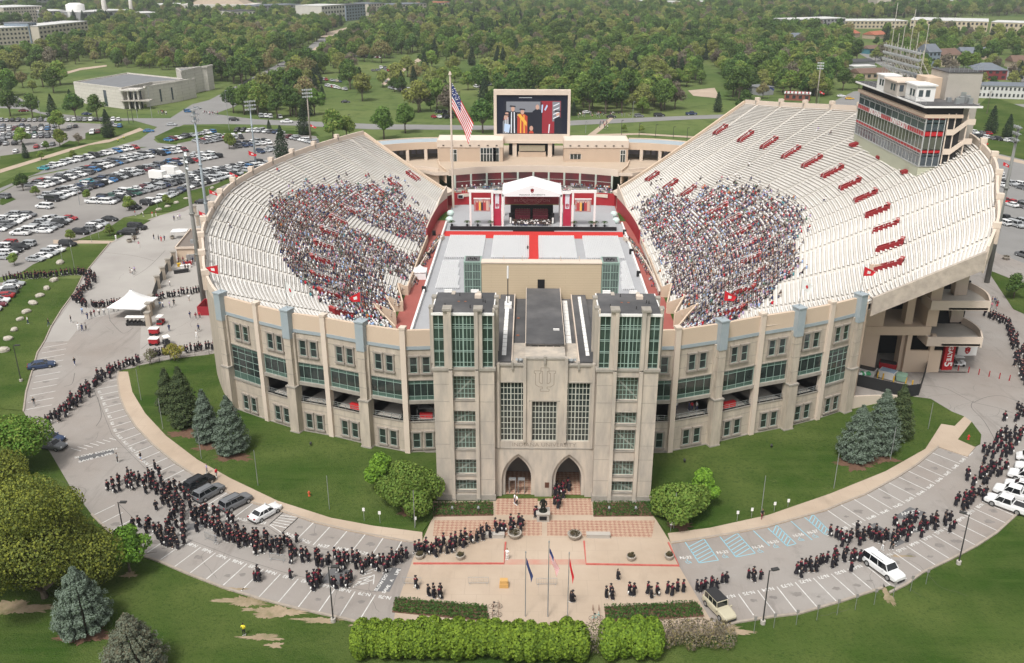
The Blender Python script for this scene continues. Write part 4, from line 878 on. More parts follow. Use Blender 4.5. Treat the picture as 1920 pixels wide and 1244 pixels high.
for (xa, xb) in ((-10.4,-7.75),(11.95,14.6)):
    t = thing('glass_shaft', 'left glazed lift shaft beside the tan scoreboard box' if xa < 0 else 'right glazed lift shaft beside the tan scoreboard box', 'lift shaft', ((xa+xb)/2, 142, 0))
    g = MB(); g.box(xa, xb, 140.2, 143.2, 0, 26, 0)
    for i in range(7):
        x = xa+(xb-xa)*i/6; q = .08 if i in (0,3,6) else .03; g.box(x-q, x+q, 140.1, 140.195, 0, 26, 1)
    for z in (16,18,19.3,20.6,21.9,23.2,24.5,25.8): g.box(xa-.05, xb+.05, 140.12, 140.197, z-.05, z+.05, 1)
    for sx in (xa, xb):
        for i in range(4): y = 140.2+i; g.box(sx-.06, sx+.06, y-.04, y+.04, 0, 26, 1)
    part(g, 'glazed_wall', [mat('shaft_glass', (.16,.20,.185), .1, (.09,.12,.11), .4), GREENM], t)
    g = MB(); g.box(xa-.1, xb+.1, 140.1, 143.3, 26, 26.2, 0); g.box(xa+.15, xb-.15, 140.4, 143.0, 26.2, 26.24, 1)
    for i in range(5): g.box(xa+.6+i*.3, xa+.75+i*.3, 141+.4*(i % 2), 141.3+.4*(i % 2), 26.24, 26.5, 2)
    part(g, 'shaft_roof', [GREENM, ROOFD, BLACK], t)
# security frames inside left arch, statue, planters, benches -----------
for x in (-2.1, -.8):
    b = MB(); b.box(-.5,-.42,-.3,.3,0,2.2); b.box(.42,.5,-.3,.3,0,2.2); b.box(-.5,.5,-.3,.3,2.2,2.35)
    o = b.build('metal_detector', STEEL); o.location = (x, YH+.9, .05); tag(o, 'left walk-through metal detector in the left arch' if x < -2 else 'right walk-through metal detector in the left arch', 'metal detector', 'metal detectors in the arch')
def skinfig(edges, pts, rad, sub=1):
    me = bpy.data.meshes.new('f'); me.from_pydata(pts, edges, []); o = bpy.data.objects.new('f', me); COL.objects.link(o)
    md = o.modifiers.new('s', 'SKIN'); md.use_smooth_shade = True
    for i, r_ in enumerate(rad):
        v = me.skin_vertices[0].data[i]; v.radius = r_ if isinstance(r_, tuple) else (r_, r_)
    me.skin_vertices[0].data[0].use_root = True
    if sub: s_ = o.modifiers.new('u', 'SUBSURF'); s_.levels = sub
    bpy.context.view_layer.update(); dg = bpy.context.evaluated_depsgraph_get(); m2 = bpy.data.meshes.new_from_object(o.evaluated_get(dg)); bpy.data.objects.remove(o); return m2
st = thing('statue', 'dark bronze statue bending forward on a stone pedestal before the arches', 'statue', (*G(1018,973)[:2], 0))
b = MB(); b.box(-.85,.85,-.8,.8,0,1.15,0); b.box(-.95,.95,-.9,.9,1.15,1.3,0); b.box(-.5,.5,-.86,-.8,.3,.9,1); b.build('pedestal', [CONC, BLACK], st)
bz = mat('dark_bronze', (.03,.035,.03), .4, metal=.6)
P = [(0,0,2.3),(0,-.05,2.75),(.05,-.3,3.15),(.08,-.45,3.35),(.1,-.52,3.5),(-.2,.05,1.85),(-.22,.0,1.35),(.22,-.15,1.9),(.25,-.1,1.35),(-.28,-.2,3.05),(-.45,-.35,2.65),(-.35,-.6,2.5),(.38,-.4,3.05),(.5,-.6,2.7),(.3,-.85,2.6)]
E_ = [(0,1),(1,2),(2,3),(3,4),(0,5),(5,6),(0,7),(7,8),(2,9),(9,10),(10,11),(2,12),(12,13),(13,14)]
me = skinfig(E_, P, [.26,.27,.24,.12,.18,.15,.11,.15,.11,.13,.1,.08,.13,.1,.08]); me.materials.append(bz); o = ob('bronze_figure', me, parent=st)
b = MB(); b.tube((0,0,1.3),(0,0,1.4),.6,n=14); b.build('plinth', bz, st)
def ring(cx, r, z, n=16): return [(cx[0]+r*math.cos(2*PI*i/n), cx[1]+r*math.sin(2*PI*i/n), z) for i in range(n)]
PLN = mat('planter_concrete', (.42,.38,.33), .9, (.32,.29,.25), 2)
def planter(px, py, r, label):
    p = G(px, py); t = thing('planter', label, 'planter', (p.x, p.y, .1), 0, 'bowl planters on the plaza'); b = MB()
    b.loft([ring((0,0), r*.6, 0), ring((0,0), r*.72, .12), ring((0,0), r, .62), ring((0,0), r, .72), ring((0,0), r*.85, .72), ring((0,0), r*.8, .58)], 0); b.build('bowl', PLN, t, True)
    b = MB(); rr = random.Random(int(px))
    for i in range(60):
        a, q = rr.uniform(0,6.3), r*.7*math.sqrt(rr.random()); x, y = q*math.cos(a), q*math.sin(a); h = rr.uniform(.62,.95); s_ = .12
        b.add([(x-s_,y,h),(x+s_*.6,y-s_,h+.05),(x+s_,y+s_,h+.1),(x-s_*.2,y+s_,h-.03)], [(0,1,2,3)])
    b.build('planting', mat('dark_red_foliage', (.07,.035,.025), .9, (.05,.06,.02), 5), t)
for q in [(965,1008,.95,'large bowl planter left of centre near the statue'),(1077,1010,.95,'large bowl planter right of centre near the statue'),(787,1049,.6,'small bowl planter at the outer left end of the left raised pavement'),(863,1050,.6,'small bowl planter in the middle of the left raised pavement'),(1183,1052,.6,'small bowl planter in the middle of the right raised pavement'),(1254,1050,.6,'small bowl planter at the outer right end of the right raised pavement')]: planter(*q)
for i, q in enumerate(((905,945),(1100,1144))):
    p0, p1 = G(q[0], 1010), G(q[1], 1012); b = MB(); b.box(0, p1.x-p0.x, 0, .7, 0, .5); b.box(-.05, p1.x-p0.x+.05, -.05, .75, .5, .58)
    o = b.build('stone_bench', CONC); o.location = (p0.x, p0.y, .02); tag(o, ('left' if i == 0 else 'right')+' long low stone bench at the edge of the brick paving', 'bench', 'stone benches on the plaza')
b = MB(); b.box(-.55,.55,-.4,.4,0,.55,0); b.box(-.5,.45,-.35,.35,.55,1.0,0)
o = b.build('wooden_podium', WOOD); o.location = (*G(945,1100)[:2], .02); tag(o, 'orange plywood box standing alone on the plaza', 'box')
# ------------------------------------------------------------------ the field
sheet('running_track', [[(-31,135),(-28.3,178),(-28.3,281),(31,281),(31,178),(33.7,135)]], TRACK, .012, pix=False)
PLAT = mat('grey_field_cover', (.37,.375,.39), .7, (.33,.335,.35), .2, 5, .5)
sheet('field_cover', [[(-24.2,144),(26.9,144),(26.9,281),(-24.2,281)]], PLAT, .03, pix=False)
CARP = mat('red_carpet', (.52,.035,.03), .9, (.47,.03,.025), .4)
sheet('red_carpet', [[(-23.9,245.2),(26.6,245.2),(26.6,250.4),(-23.9,250.4)], [(-.05,150),(2.6,150),(2.6,245.3),(-.05,245.3)], [(-12.3,243.4),(-9.7,243.4),(-9.7,245.3),(-12.3,245.3)], [(12.2,243.4),(14.9,243.4),(14.9,245.3),(12.2,245.3)]], CARP, .05, pix=False)
sheet('turf_corner', [[(-27,262),(-24.3,262),(-24.3,272),(-28,272)], [(27,262),(30,262),(30,272),(27,272)]], GRASS, .03, pix=False)
b = MB()
for x in (-24.35, 26.9): b.box(x, x+.45, 144, 258, 0, .9)
tag(b.build('field_barrier', WHITE), 'long white barriers along both edges of the grey field cover', 'barrier')
# folding chairs
b = MB(); b.box(-.21,.21,-.2,.2,.42,.46); b.add([(-.21,-.2,.46),(.21,-.2,.46),(.21,-.28,.85),(-.21,-.28,.85),(-.21,-.23,.46),(.21,-.23,.46),(.21,-.31,.85),(-.21,-.31,.85)], [(0,1,2,3),(7,6,5,4),(3,2,6,7)])
for x in (-.2,.2):
    for y in (-.22,.2): b.box(x-.015,x+.015,y-.015,y+.015,0,.42)
CHM = mat('white_plastic', (.84,.845,.85), .5); chair_me = b.mesh('folding_chair', [CHM])
blocks = [(-21.8,-12.3),(-9.7,-.15),(2.7,12.2),(14.9,24.6)]; C_all = []
for (ya, yb) in ((224.6,244.4),(200.8,221.6),(186,198.6),(168,184)):
    for (xa, xb) in blocks:
        nx_ = int((xb-xa)/.47); ny_ = int((yb-ya)/.88)
        for j in range(ny_+1):
            for i in range(nx_+1): C_all.append((xa+.2+i*.47, ya+j*.88, .05))
C_all.sort(key=lambda p: p[1]); vis = []
for p in C_all:     # what stands hidden behind the gate building needs no object of its own
    px, py, _ = PX(*p)
    if not (860 < px < 1165 and py > 487) and py < 545: vis.append(p)
vis.sort(key=lambda p: p[1])
for i, p in enumerate(vis[:300]):
    o = ob('folding_chair', chair_me, p); side = 'left of' if p[0] < 0 else 'right of'
    tag(o, 'white folding chair among the rearmost rows, %s the scoreboard box' % side, 'chair', 'folding chairs on the field')
scatter('folding_chairs', [(*p, 0, 1, 0) for p in vis[300:]], [chair_me], 'rows of white folding chairs on the grey field cover', 'chairs')
for i, (px, py, s_) in enumerate([(814,442,'left'),(804,484,'left'),(795,548,'left'),(1171,440,'right'),(1183,477,'right'),(1197,519,'right')]):
    p = G(px, py); b = MB(); b.box(-.45,.45,-.4,.4,.1,1.3); b.box(-.4,.4,-.42,-.4,.2,1.2)
    for x in (-.35,.35): b.box(x-.08,x+.08,-.35,.35,0,.1)
    o = b.build('loudspeaker', BLACK); o.location = (p.x, p.y, .05); tag(o, 'black loudspeaker by the %s field barrier, %s' % (s_, ['farthest','middle','nearest'][i % 3]), 'loudspeaker', 'loudspeakers along the barriers')
for i, (px, py) in enumerate([(845,405),(843,417),(1151,407),(1155,419)]):
    p = G(px, py); b = MB(); b.loft([ring((0,0), r_, z_, 14) for r_, z_ in ((.9,0),(1.15,.5),(1.1,1.1),(.7,1.55),(.2,1.7))], 0); o = b.build('covered_drum', mat('pale_green_cover', (.55,.68,.64), .5), smooth=True); o.location = (p.x, p.y, .05)
    tag(o, '%s pale green covered drum at the %s end of the stage front' % ('rear' if i % 2 == 0 else 'front', 'left' if i < 2 else 'right'), 'drum')
# ------------------------------------------------------------------ stage
YS = 251.5
stg = thing('stage', 'black-fronted stage under a white gabled roof with crimson banners', 'stage', (1.35, YS, 0))
b = MB(); b.box(-22.5,25,YS,YS+16,0,1.15,1); b.box(-22.5,25,YS-.05,YS,0,1.2,0)
for i in range(3): b.box(-4.5,7.2,YS+.0-.4*i-.4,YS-.4*i,0,1.0-.3*i,0)
part(b, 'stage_deck', [BLACK, PLAT], stg)
b = MB(); zt = 10.4; e = 11.2; X0, X1, XM = -7.6, 9.3, .9; Ya, Yb = YS+.3, YS+12.5
RW = mat('white_tent_fabric', (.80,.80,.80), .55, (.74,.745,.75), .15)
b.add([(X0,Ya,zt),(XM,Ya,zt+2.6),(X1,Ya,zt),(X0,Ya,zt-.6),(X1,Ya,zt-.6),(X0,Yb,zt+.3),(XM,Yb,zt+2.6),(X1,Yb,zt+.3)], [(0,1,6,5),(1,2,7,6),(3,4,2,1,0),(0,5,7,2),(3,0,5),(4,7,2)])
b.add([(X0,Ya+.1,zt-.5),(X0,Yb,zt-.3),(X0,Yb,zt+.3),(X0,Ya+.1,zt)], [(0,1,2,3)]); b.add([(X1,Ya+.1,zt-.5),(X1,Yb,zt-.3),(X1,Yb,zt+.3),(X1,Ya+.1,zt)], [(3,2,1,0)])
part(b, 'stage_roof', RW, stg)
b = MB(); b.text('INDIANA UNIVERSITY', frame3((0,Ya), (1,0), XM, .02, zt-.1), .62, .01, 0, sx=1.2); outline([(XM+x*.28, zt+1.1+z*.28) for x, z in U], Ya-.02, .2, b, 1); part(b, 'roof_lettering', [mat('dark_lettering', (.12,.13,.12), .8), RED], stg)
for q in [(x-.3,x+.3,y-.3,y+.3,1.1,zt) for x in (X0+.15, X1-.15) for y in (Ya+.3, Yb-.3)]+[(x-.28,x+.28,Ya,Ya+.5,1.1,10.9) for x in (-16.6,-10.4,12.4,18.6)]+[(-17.2,-10,Ya-.05,Ya+.6,10.9,11.6),(11.8,19,Ya-.05,Ya+.6,10.9,11.6),(-10,X0,Ya,Ya+.5,10.6,11.4),(X1,11.8,Ya,Ya+.5,10.6,11.4)]:
    b = MB(); b.box(*q); part(b, 'stage_post' if q[5]-q[4] > 3 else 'stage_beam', WHITE, stg)
for i, (xa, xb) in enumerate(((-10.1,-7.9),(9.7,12.0))):
    b = MB(); b.box(xa, xb, Ya+.55, Ya+.7, 1.15, 10.6, 0); b.box(xa+.55, xb-.55, Ya+.5, Ya+.549, 6.2, 10.5, 1); outline([((xa+xb)/2+x*.3, 7.1+z*.3) for x, z in U], Ya+.495, .14, b, 0); part(b, 'banner', [mat('banner_crimson', (.42,.03,.07), .7, (.36,.02,.05), .6), mat('banner_pale', (.62,.63,.68), .7)], stg)
SCR = mat('stage_screen', (.35,.10,.09), .4, (.30,.28,.28), .9, 4, .25, emit=.25)
for (xa, xb) in ((-15.6,-11.0),(13.0,17.6)):
    b = MB(); b.box(xa, xb, Ya+.3, Ya+.6, 5.4, 8.9, 0); b.box(xa-.1, xb+.1, Ya+.25, Ya+.65, 8.95, 9.2, 1)
    for k, (cx, w_, c_) in enumerate(((.2,.25,2),(.38,.2,3),(.5,.22,4),(.66,.25,2),(.83,.22,5))):
        x = xa+(xb-xa)*cx; b.box(x-w_*1.6, x+w_*1.6, Ya+.27, Ya+.295, 5.7, 8.3, c_); b.box(x-.2, x+.2, Ya+.26, Ya+.29, 8.0, 8.5, 5)
    part(b, 'side_screen', [SCR, WHITE, mat('gown_red', (.35,.05,.05), .6, emit=.2), mat('gown_gold', (.7,.4,.08), .6, emit=.2), mat('gown_deep', (.06,.03,.05), .6), mat('skin_lit', (.5,.35,.28), .6, emit=.2)], stg)
b = MB(); b.box(X0+.6, X1-.6, YS+9.5, YS+9.7, 5.2, 10.3, 0); part(b, 'crimson_backdrop', mat('backdrop_crimson', (.30,.05,.06), .7, (.25,.04,.05), .5), stg)
b = MB()
for rr_, w_ in ((3.6,.16),(3.2,.08),(2.2,.1)):
    P = [(XM+rr_*math.cos(2*PI*i/40), 8.8+rr_*math.sin(2*PI*i/40)) for i in range(40)]; outline(P, YS+9.48, w_, b)
b.text('UNIVERSITY', frame3((0,YS+9.5), (1,0), XM, .03, 8.6), 2.0, .01, 0, sx=1.0); b.text('BLOOMINGTON', frame3((0,YS+9.5), (1,0), XM, .03, 6.4), 1.1, .01, 0, sx=1.3)
part(b, 'backdrop_seal', mat('faded_pink_print', (.50,.24,.22), .8), stg)
b = MB(); b.box(X0+2.2, X1-2.2, YS+9, YS+9.3, 1.1, 5.2)
for i in range(4): b.box(X0+2.8, X1-2.8, YS+4+i*1.1, YS+9, 1.15+.35*i, 1.5+.35*i)
for x in (-5.3,6.9): b.box(x-.4, x+.4, YS+3.2, YS+3.8, 1.15, 4.2)
part(b, 'choir_risers', BLACK, stg); b = MB()
for x in (-5.3,6.9): b.box(x-.25,x+.25,YS+3.0,YS+3.1,1.3,3.0)
part(b, 'light_panel', WHITE, stg)
# ------------------------------------------------------------------ curved building at the far end with the video board
se = thing('end_building', 'curved tan end building with a glazed club level, roof terrace and two brick pavilions', 'building', (1.35, 300, 0))
BRK = brickify(mat('pale_brick', (.54,.42,.32), .9, (.49,.38,.29), .4), .8, .3, (.46,.36,.28), .03)
BRKP = brickify(mat('brick_terrace', (.50,.40,.31), .9, (.43,.345,.265), .15), 1.2, 1.2, (.42,.34,.27), .05, rotx=False)
def arc(R_, cy, x0, x1, n=24): return [(x, cy+math.sqrt(max(0, R_*R_-(x-1.35)**2))) for x in [x0+(x1-x0)*i/n for i in range(n+1)]]
A1 = arc(60, 231, -25.5, 28.2)      # terrace edge
b = MB(); Q = A1+[(32.5,284),(36,287),(45,292),(62,297),(66,322),(40,330),(-38,330),(-63,320),(-54,297),(-42,292),(-33,287),(-29.8,284)]; b.prism(Q, 8.6, 9.6, 0, 1); 
b.prism([(A1[0][0],A1[0][1]),(-36,292),(-36,330),(39,330),(39,292),(A1[-1][0],A1[-1][1])]+A1[::-1][1:-1], 9.6, 9.62, 0)
wall_along(A1, 8.4, 10.5, .3, b, 1)
part(b, 'terrace', [BRKP, STUCL], se)
b = MB(); G1 = arc(60, 230.4, -23.5, 26.2, 10)
wall_along(G1, 0, 4.4, .3, b, 1); wall_along(G1, 4.4, 8.5, .12, b, 0)
for i, p in enumerate(G1): b.tube((p[0],p[1]-.2,4.4),(p[0],p[1]-.2,8.5),.32,n=8,m=2)
wall_along(G1, 6.3, 6.4, .2, b, 2)
part(b, 'club_window', [mat('club_glass', (.045,.04,.04), .08, (.16,.03,.035), .12, 2, .3, spec=.7), CONCD, mat('pale_green_column', (.50,.56,.50), .6)], se)
b = MB(); RWL = [(x, y-4.5) for x, y in arc(60, 230.4, -24, 26.7, 12)]
for i in range(3): wall_along([(x, y-1.4*i) for x, y in arc(60, 230.2, -23.5, 26.2, 12)], 0, 4.4-.6*i, -1.4, b, 0)
wall_along([(x, y-5.2) for x, y in arc(60, 230.4, -22, 24.7, 12)], 2.6, 3.6, .3, b, 1)
part(b, 'club_balcony', [CONC, STUCL], se)
b = MB(); wall_along([(-27.5,281),(-24,280.2),(-10,283.5),(1.35,284.5),(12.7,283.5),(26.7,280.2),(29.5,281)], 0, 3.9, -.3, b, 0); b.box(27.4,30.5,279.0,279.9,0,3.6,1); b.box(-22.4,-20.6,280.2,280.45,2.2,3.4,2); b.box(-22.2,-20.8,280.1,280.25,2.35,3.25,1)
part(b, 'red_end_wall', [RED, BLACK, WHITE], se)
# pavilions
for (xa, xb, lab) in ((-30.4,-8.8,-1),(11.5,32.6,1)):
    b = MB(); b.box(xa, xb, 301, 311, 9.6, 14.3, 0); b.box(xa-.15, xb+.15, 300.8, 311.2, 14.3, 16.6, 1); b.box(xa+.3, xb-.3, 301.3, 310.8, 16.6, 16.62, 2)
    for i in range(7): x = xa+2+(xb-xa-4)*i/6; b.box(x-.3, x+.3, 300.6, 300.8, 14.9, 15.15, 3)
    part(b, 'pavilion', [BRK, STUCL, mat('cream_roof', (.66,.60,.52), .8), BLACK], se)
    for (u0,u1,z1) in (((4.3,6.4,13.6),(14.2,19.3,14.2),(21-.6-2.2,21-.6,14.2)) if lab < 0 else ((2,5.6,12.2),(18.6,20.2,13.6))):
        g = MB(); x = xa+u0; g.box(xa+u0, xa+u1, 300.9, 300.99, 9.7 if z1 > 13 else 10.6, z1, 0); n = max(2, int((u1-u0)/1.0))
        for i in range(n+1): xx = xa+u0+(u1-u0)*i/n; g.box(xx-.06, xx+.06, 300.84, 300.895, 9.7 if z1 > 13 else 10.6, z1, 1)
        for z in (12.2,z1): g.box(xa+u0, xa+u1, 300.85, 300.897, z-.06, z+.06, 1)
        part(g, 'pavilion_door', [GLASSD, WHITE], se)
# wings with blue-grey roofs and open galleries
for sgn in (-1, 1):
    X = lambda x: 1.35+sgn*x; b = MB()
    P = smooth_line([Vector((X(30.5),304,0)), Vector((X(38),303,0)), Vector((X(46),300,0)), Vector((X(56),294,0))], 4)
    for p, q in zip(P[:-1], P[1:]):
        d = (q-p).normalized(); n = Vector((-d.y, d.x, 0))*(sgn if sgn > 0 else -1); n = Vector((0,1,0))*.9+n*.0
        b.prism([(p.x,p.y),(q.x,q.y),(q.x+sgn*2,q.y+8),(p.x+sgn*2,p.y+8)], 15.0, 15.4, 1)
    PP = [p.xy for p in P]; wall_along(PP, 13.3, 15.6, .4*sgn, b, 0); wall_along([(p[0]+sgn*2,p[1]+8) for p in PP], 9, 15.7, .4*sgn, b, 0)
    wall_along([(p[0]+sgn*1.2,p[1]+6.5) for p in PP], 9.6, 13.3, .3*sgn, b, 2)
    for p in PP[::3]: b.box(p[0]-.5,p[0]+.5,p[1]-.4,p[1]+.4,9.6,13.3,3)
    for i, p in enumerate(PP[1:-1]): b.box(p[0]-1.0+sgn*1.1,p[0]+1.0+sgn*1.1,p[1]+6.1,p[1]+6.3,10.6,12.6,4)
    wall_along([(X(27.5),285),(X(30),292),(X(31.6),301)], 6, 10.4, .35*sgn, b, 0)
    wall_along([(X(30),286.5),(X(36),289.5),(X(46),291)], 0, 10.4, .35*sgn, b, 3); wall_along([(X(27.5),277.5),(X(31),281),(X(34),285.5)], 0, 6.2, .35*sgn, b, 0)
    b.prism([(X(27),276.5),(X(31),280),(X(36),289),(X(28),287),(X(24.8),281)], 3.6, 4.6, 3)
    part(b, 'wing', [STUC, mat('blue_grey_roof', (.34,.39,.43), .6, (.38,.43,.46), .3), CONCD, STUCL, mat('gallery_poster', (.45,.46,.52), .7, (.3,.3,.4), .3)], se)
# video board
vb = thing('video_board', 'large outdoor video screen in a tan frame above the far end building', 'video screen', (.9, 310, 0))
b = MB(); Yv = 309.0; x0v, x1v, zv0, zv1 = -12.0, 13.6, 15.3, 31.8
b.box(x0v, x1v, Yv, Yv+2.2, zv0, 17.3, 0); b.box(x0v, x1v, Yv, Yv+2.2, 30.2, zv1, 0); b.box(x0v, -11.0, Yv, Yv+2.2, 17.3, 30.2, 0); b.box(12.7, x1v, Yv, Yv+2.2, 17.3, 30.2, 0); b.box(-11, 12.7, Yv+.6, Yv+2.1, 17.3, 30.2, 1)
b.box(x0v-.2, x1v+.2, Yv-.4, Yv+2.4, 14.3, 15.3, 0)
for x in (-11,-5,7,13): b.box(x-.7, x+.7, Yv, Yv+1.6, 9.6, 14.4, 0)
b.box(-7,8.6,Yv+4,Yv+4.3,9.6,14.5,2); b.box(-3.8,5.6,Yv+.3,Yv+2.2,9.62,11.2,3); b.box(-3.5,5.3,Yv+.2,Yv+.3,11.6,13.6,4)
part(b, 'board_frame', [STUCL, BLACK, DARK, BRK, mat('kiosk_shelves', (.25,.27,.17), .8, (.4,.3,.25), 1.2)], vb)
# picture on the screen: a crowd of robed people
b = MB(); y = Yv+.57; e = lambda n, c_: mat('screen_'+n, c_, .5, emit=.35)
SM = [mat('screen_night', (.012,.016,.03), .3), e('dim_red', (.22,.02,.03)), e('grey', (.16,.17,.19)), e('skin', (.42,.26,.2)), e('gold', (.6,.33,.05)), e('white', (.55,.58,.62)), e('navy', (.012,.014,.022)), e('robe_red', (.35,.05,.03)), e('pale_blue', (.35,.45,.6))]
def sq(x0, x1, z0, z1, m, k=0): b.poly([(x0,y-k*.012,z0),(x1,y-k*.012,z0),(x1,y-k*.012,z1),(x0,y-k*.012,z1)], m)
sq(-10.9,12.6,17.4,30.1,0); sq(-8.6,10.8,17.5,28.3,6,1); sq(-7.8,4.2,24.5,28.0,2,2); sq(3.6,10.4,17.5,28.2,1,2); sq(7.6,10.2,21.5,28.0,2,3); sq(-3.6,.8,29.2,29.35,5,2)
def fig(x, top, w_, m, hat=True, k=4, stripe=None):
    P = [(x-w_/2,17.5),(x+w_/2,17.5),(x+w_*.5,top-2.6),(x+w_*.2,top-1.9),(x-w_*.2,top-1.9),(x-w_*.5,top-2.6)]
    b.poly([(a,y-k*.012,z) for a, z in P], m); hp = [(x+.62*math.cos(t*PI/5), top-1.2+.85*math.sin(t*PI/5)) for t in range(10)]; b.poly([(a,y-(k+1)*.012,z) for a, z in hp], 3)
    if hat: b.poly([(a,y-(k+2)*.012,z) for a, z in ((x-1.05,top-.5),(x+1.0,top-.6),(x+.85,top-.2),(x-.9,top-.05))], 6)
    if stripe is not None:
        for s_ in (-1,1): b.poly([(a,y-(k+2)*.012,z) for a, z in ((x+s_*w_*.12,17.6),(x+s_*w_*.24,17.6),(x+s_*w_*.2,top-2.2),(x+s_*w_*.1,top-2.1))][::s_], stripe)
for q in ((-7.6,25.0,2.2,1,True,4,5),(-9.0+1,24,2.0,2,True,5,None),(-5.6,26.8,3.0,6,True,6,5),(-2.4,25.8,3.4,7,True,8,4),(-3.9,24.4,1.6,2,False,5,None),(2.6,27.4,3.2,6,False,6,None),(.6,20.4,1.6,7,False,9,None),(9.4,25.2,2.2,6,True,7,None)): fig(*q)
b.poly([(-4.0,y-.14,23.6),(-3.2,y-.14,24.1),(-.9,y-.14,21.2),(-1.0,y-.14,19.8)], 4); b.poly([(-10.2+1.6,y-.13,18.2),(-8.2+1.3,y-.13,17.7),(-7.6+1.2,y-.13,20.4),(-8.4,y-.13,20.8)], 8)
for i, (xa, xb) in enumerate(((7.9,9.9),)): 
    for z in (22.3,23.6,25.0,26.4): b.poly([(xa,y-.1,z),(xb,y-.1,z+.9),(xb,y-.1,z+1.25),(xa,y-.1,z+.35)], 5)
b.poly([(3.9,y-.09,24.4),(4.3,y-.09,24.4),(4.5,y-.09,27),(4.0,y-.09,27)], 8); b.poly([(4.9,y-.09,25.4),(5.3,y-.09,25.0),(6.1,y-.09,26.6),(5.7,y-.09,27)], 8); b.poly([(6.3,y-.09,17.6),(6.6,y-.09,17.6),(6.9,y-.09,20.6),(6.5,y-.09,20.6)], 5)
part(b, 'screen_picture', SM, vb)
# ------------------------------------------------------------------ press box
pb = thing('press_box', 'five-storey glazed press box with red bands on top of the right grandstand', 'press box', (88, 217, 0))
XF = 84.0; YN, YFar = 197.0, 238.5
LV = lambda cy: Yp(1732-12*(cy-395)/760, 130+cy/5.924, YN).z
zr_, zf2, zr1a, zr1b, zw1, zw2, zb1a, zb1b, zg1, zg2, zb2a, zb2b, zk, zg3, zbs, zbt = [LV(c_) for c_ in (398,425,545,560,600,680,690,748,790,885,897,935,965,1078,1085,1160)]
zf1 = LV(505)
SASH = mat('grey_sash', (.42,.43,.42), .5); OLV = mat('olive_panel', (.42,.43,.33), .8); PGR = mat('grey_green_panel', (.36,.38,.33), .8)
b = MB(); b.box(XF+.3, XF+7.6, YN+.2, YFar, zbt, zr_-.4, 3); b.box(XF-.05, XF+7.8, YN, YFar+.1, zbt-6, zbs, 1); b.box(XF-.5, XF+7.6, YN-.3, YFar+.6, zf1, zr1a+.05, 0)
b.box(XF+3.8,XF+10.5,YN+4.5,YFar-2,zbt-8,zr_-.3,2)
b.box(XF+7.4,XF+10.6,YN+4.2,YN+4.6,zbt-6,zr_-.3,2)
part(b, 'press_box_wall', [STUC, OLV, CONC, DARK], pb)
def band(z0, z1, m, nm, nvx=0, dx=0.0, nd=0):     # a horizontal band of the front and the near end
    b = MB(); b.box(XF-dx, XF+.28, YN, YFar, z0, z1, 0); b.box(XF+.28, XF+4.2, YN-.03, YN+.17, z0, z1, 0)
    if nvx:
        for i in range(nvx+1): yy = YN+(YFar-YN)*i/nvx; q_ = .03 if nm == 'red_band' else .065; b.box(XF-dx-.06, XF-dx-.003, yy-q_, yy+q_, z0, z1, 1)
        for i in range((nd or 4)): xx = XF+.1+4.0*i/((nd or 4)-1); b.box(xx-.08, xx+.08, YN-.12, YN-.033, z0, z1, 1)
    for z in (z0, z1): b.box(XF-dx-.09, XF-dx-.004, YN, YFar, z-.06, z+.06, 1); b.box(XF, XF+4.2, YN-.11, YN-.034, z-.06, z+.06, 1)
    part(b, nm, [m, SASH], pb)
PG1 = mat('press_glass_olive', (.09,.10,.075), .1, (.045,.05,.04), .25, 3, .4, spec=.6); RB = mat('press_red', (.46,.02,.025), .5, (.38,.02,.025), .6)
band(zbs, zg3+.0 if zg3 > zbs else zbs+.1, GLASSB, 'sill_band')
band(zbs, zk, GLASSB, 'window_band', 22, .02); band(zk, zb2b, GLASSB, 'transom_band', 44, .03); band(zb2b, zb2a, RB, 'red_band', 22, .08); band(zb2a, zb1b, PG1, 'window_band', 22, .0); band(zb1b, zb1a, RB, 'red_band', 33, .08); band(zb1a, zw1, GLASSB, 'window_band', 11, .0); band(zw1, zr1b, GLASSB, 'transom_band', 44, .02); band(zr1b, zr1a, RB, 'red_band', 22, .06)
b = MB(); b.box(XF+.5, XF+6, YN+.3, YFar, zf1, zf2, 0)
for i in range(19):
    y = YN+.4+(YFar-YN-.6)*i/18; b.box(XF+.38, XF+.49, y-.07, y+.07, zf1, zf2, 1)
b.box(XF+.4,XF+.48,YFar-11,YFar,zf1,zf2,2)
part(b, 'top_floor_window', [GLASSB, SASH, PGR], pb)
b = MB(); b.box(XF-1.2, XF+11, YN-1.0, YFar+1.2, zf2, zr_-.12, 1); b.box(XF-1.0, XF+10.8, YN-.8, YFar+1.0, zr_-.12, zr_-.08, 0)
part(b, 'press_box_roof', [ROOFD, WHITE], pb)
b = MB()   # lettering facing the field (towards -x)
Mx = Matrix(((0,0,-1,XF-.2),(-1,0,0,0),(0,1,0,0),(0,0,0,1)))
zm = (zb1a+zb1b)/2
for s_, yy in (('INDIANA', 226.0),('UNIVERSITY', 210.5)):
    b.text(s_, Matrix.Translation((XF-.2, yy, zm)) @ Matrix(((0,0,-1,0),(-1,0,0,0),(0,1,0,0),(0,0,0,1))), 1.85, .03, 0, sx=1.05, bold=.0)
part(b, 'white_lettering', WHITE, pb)
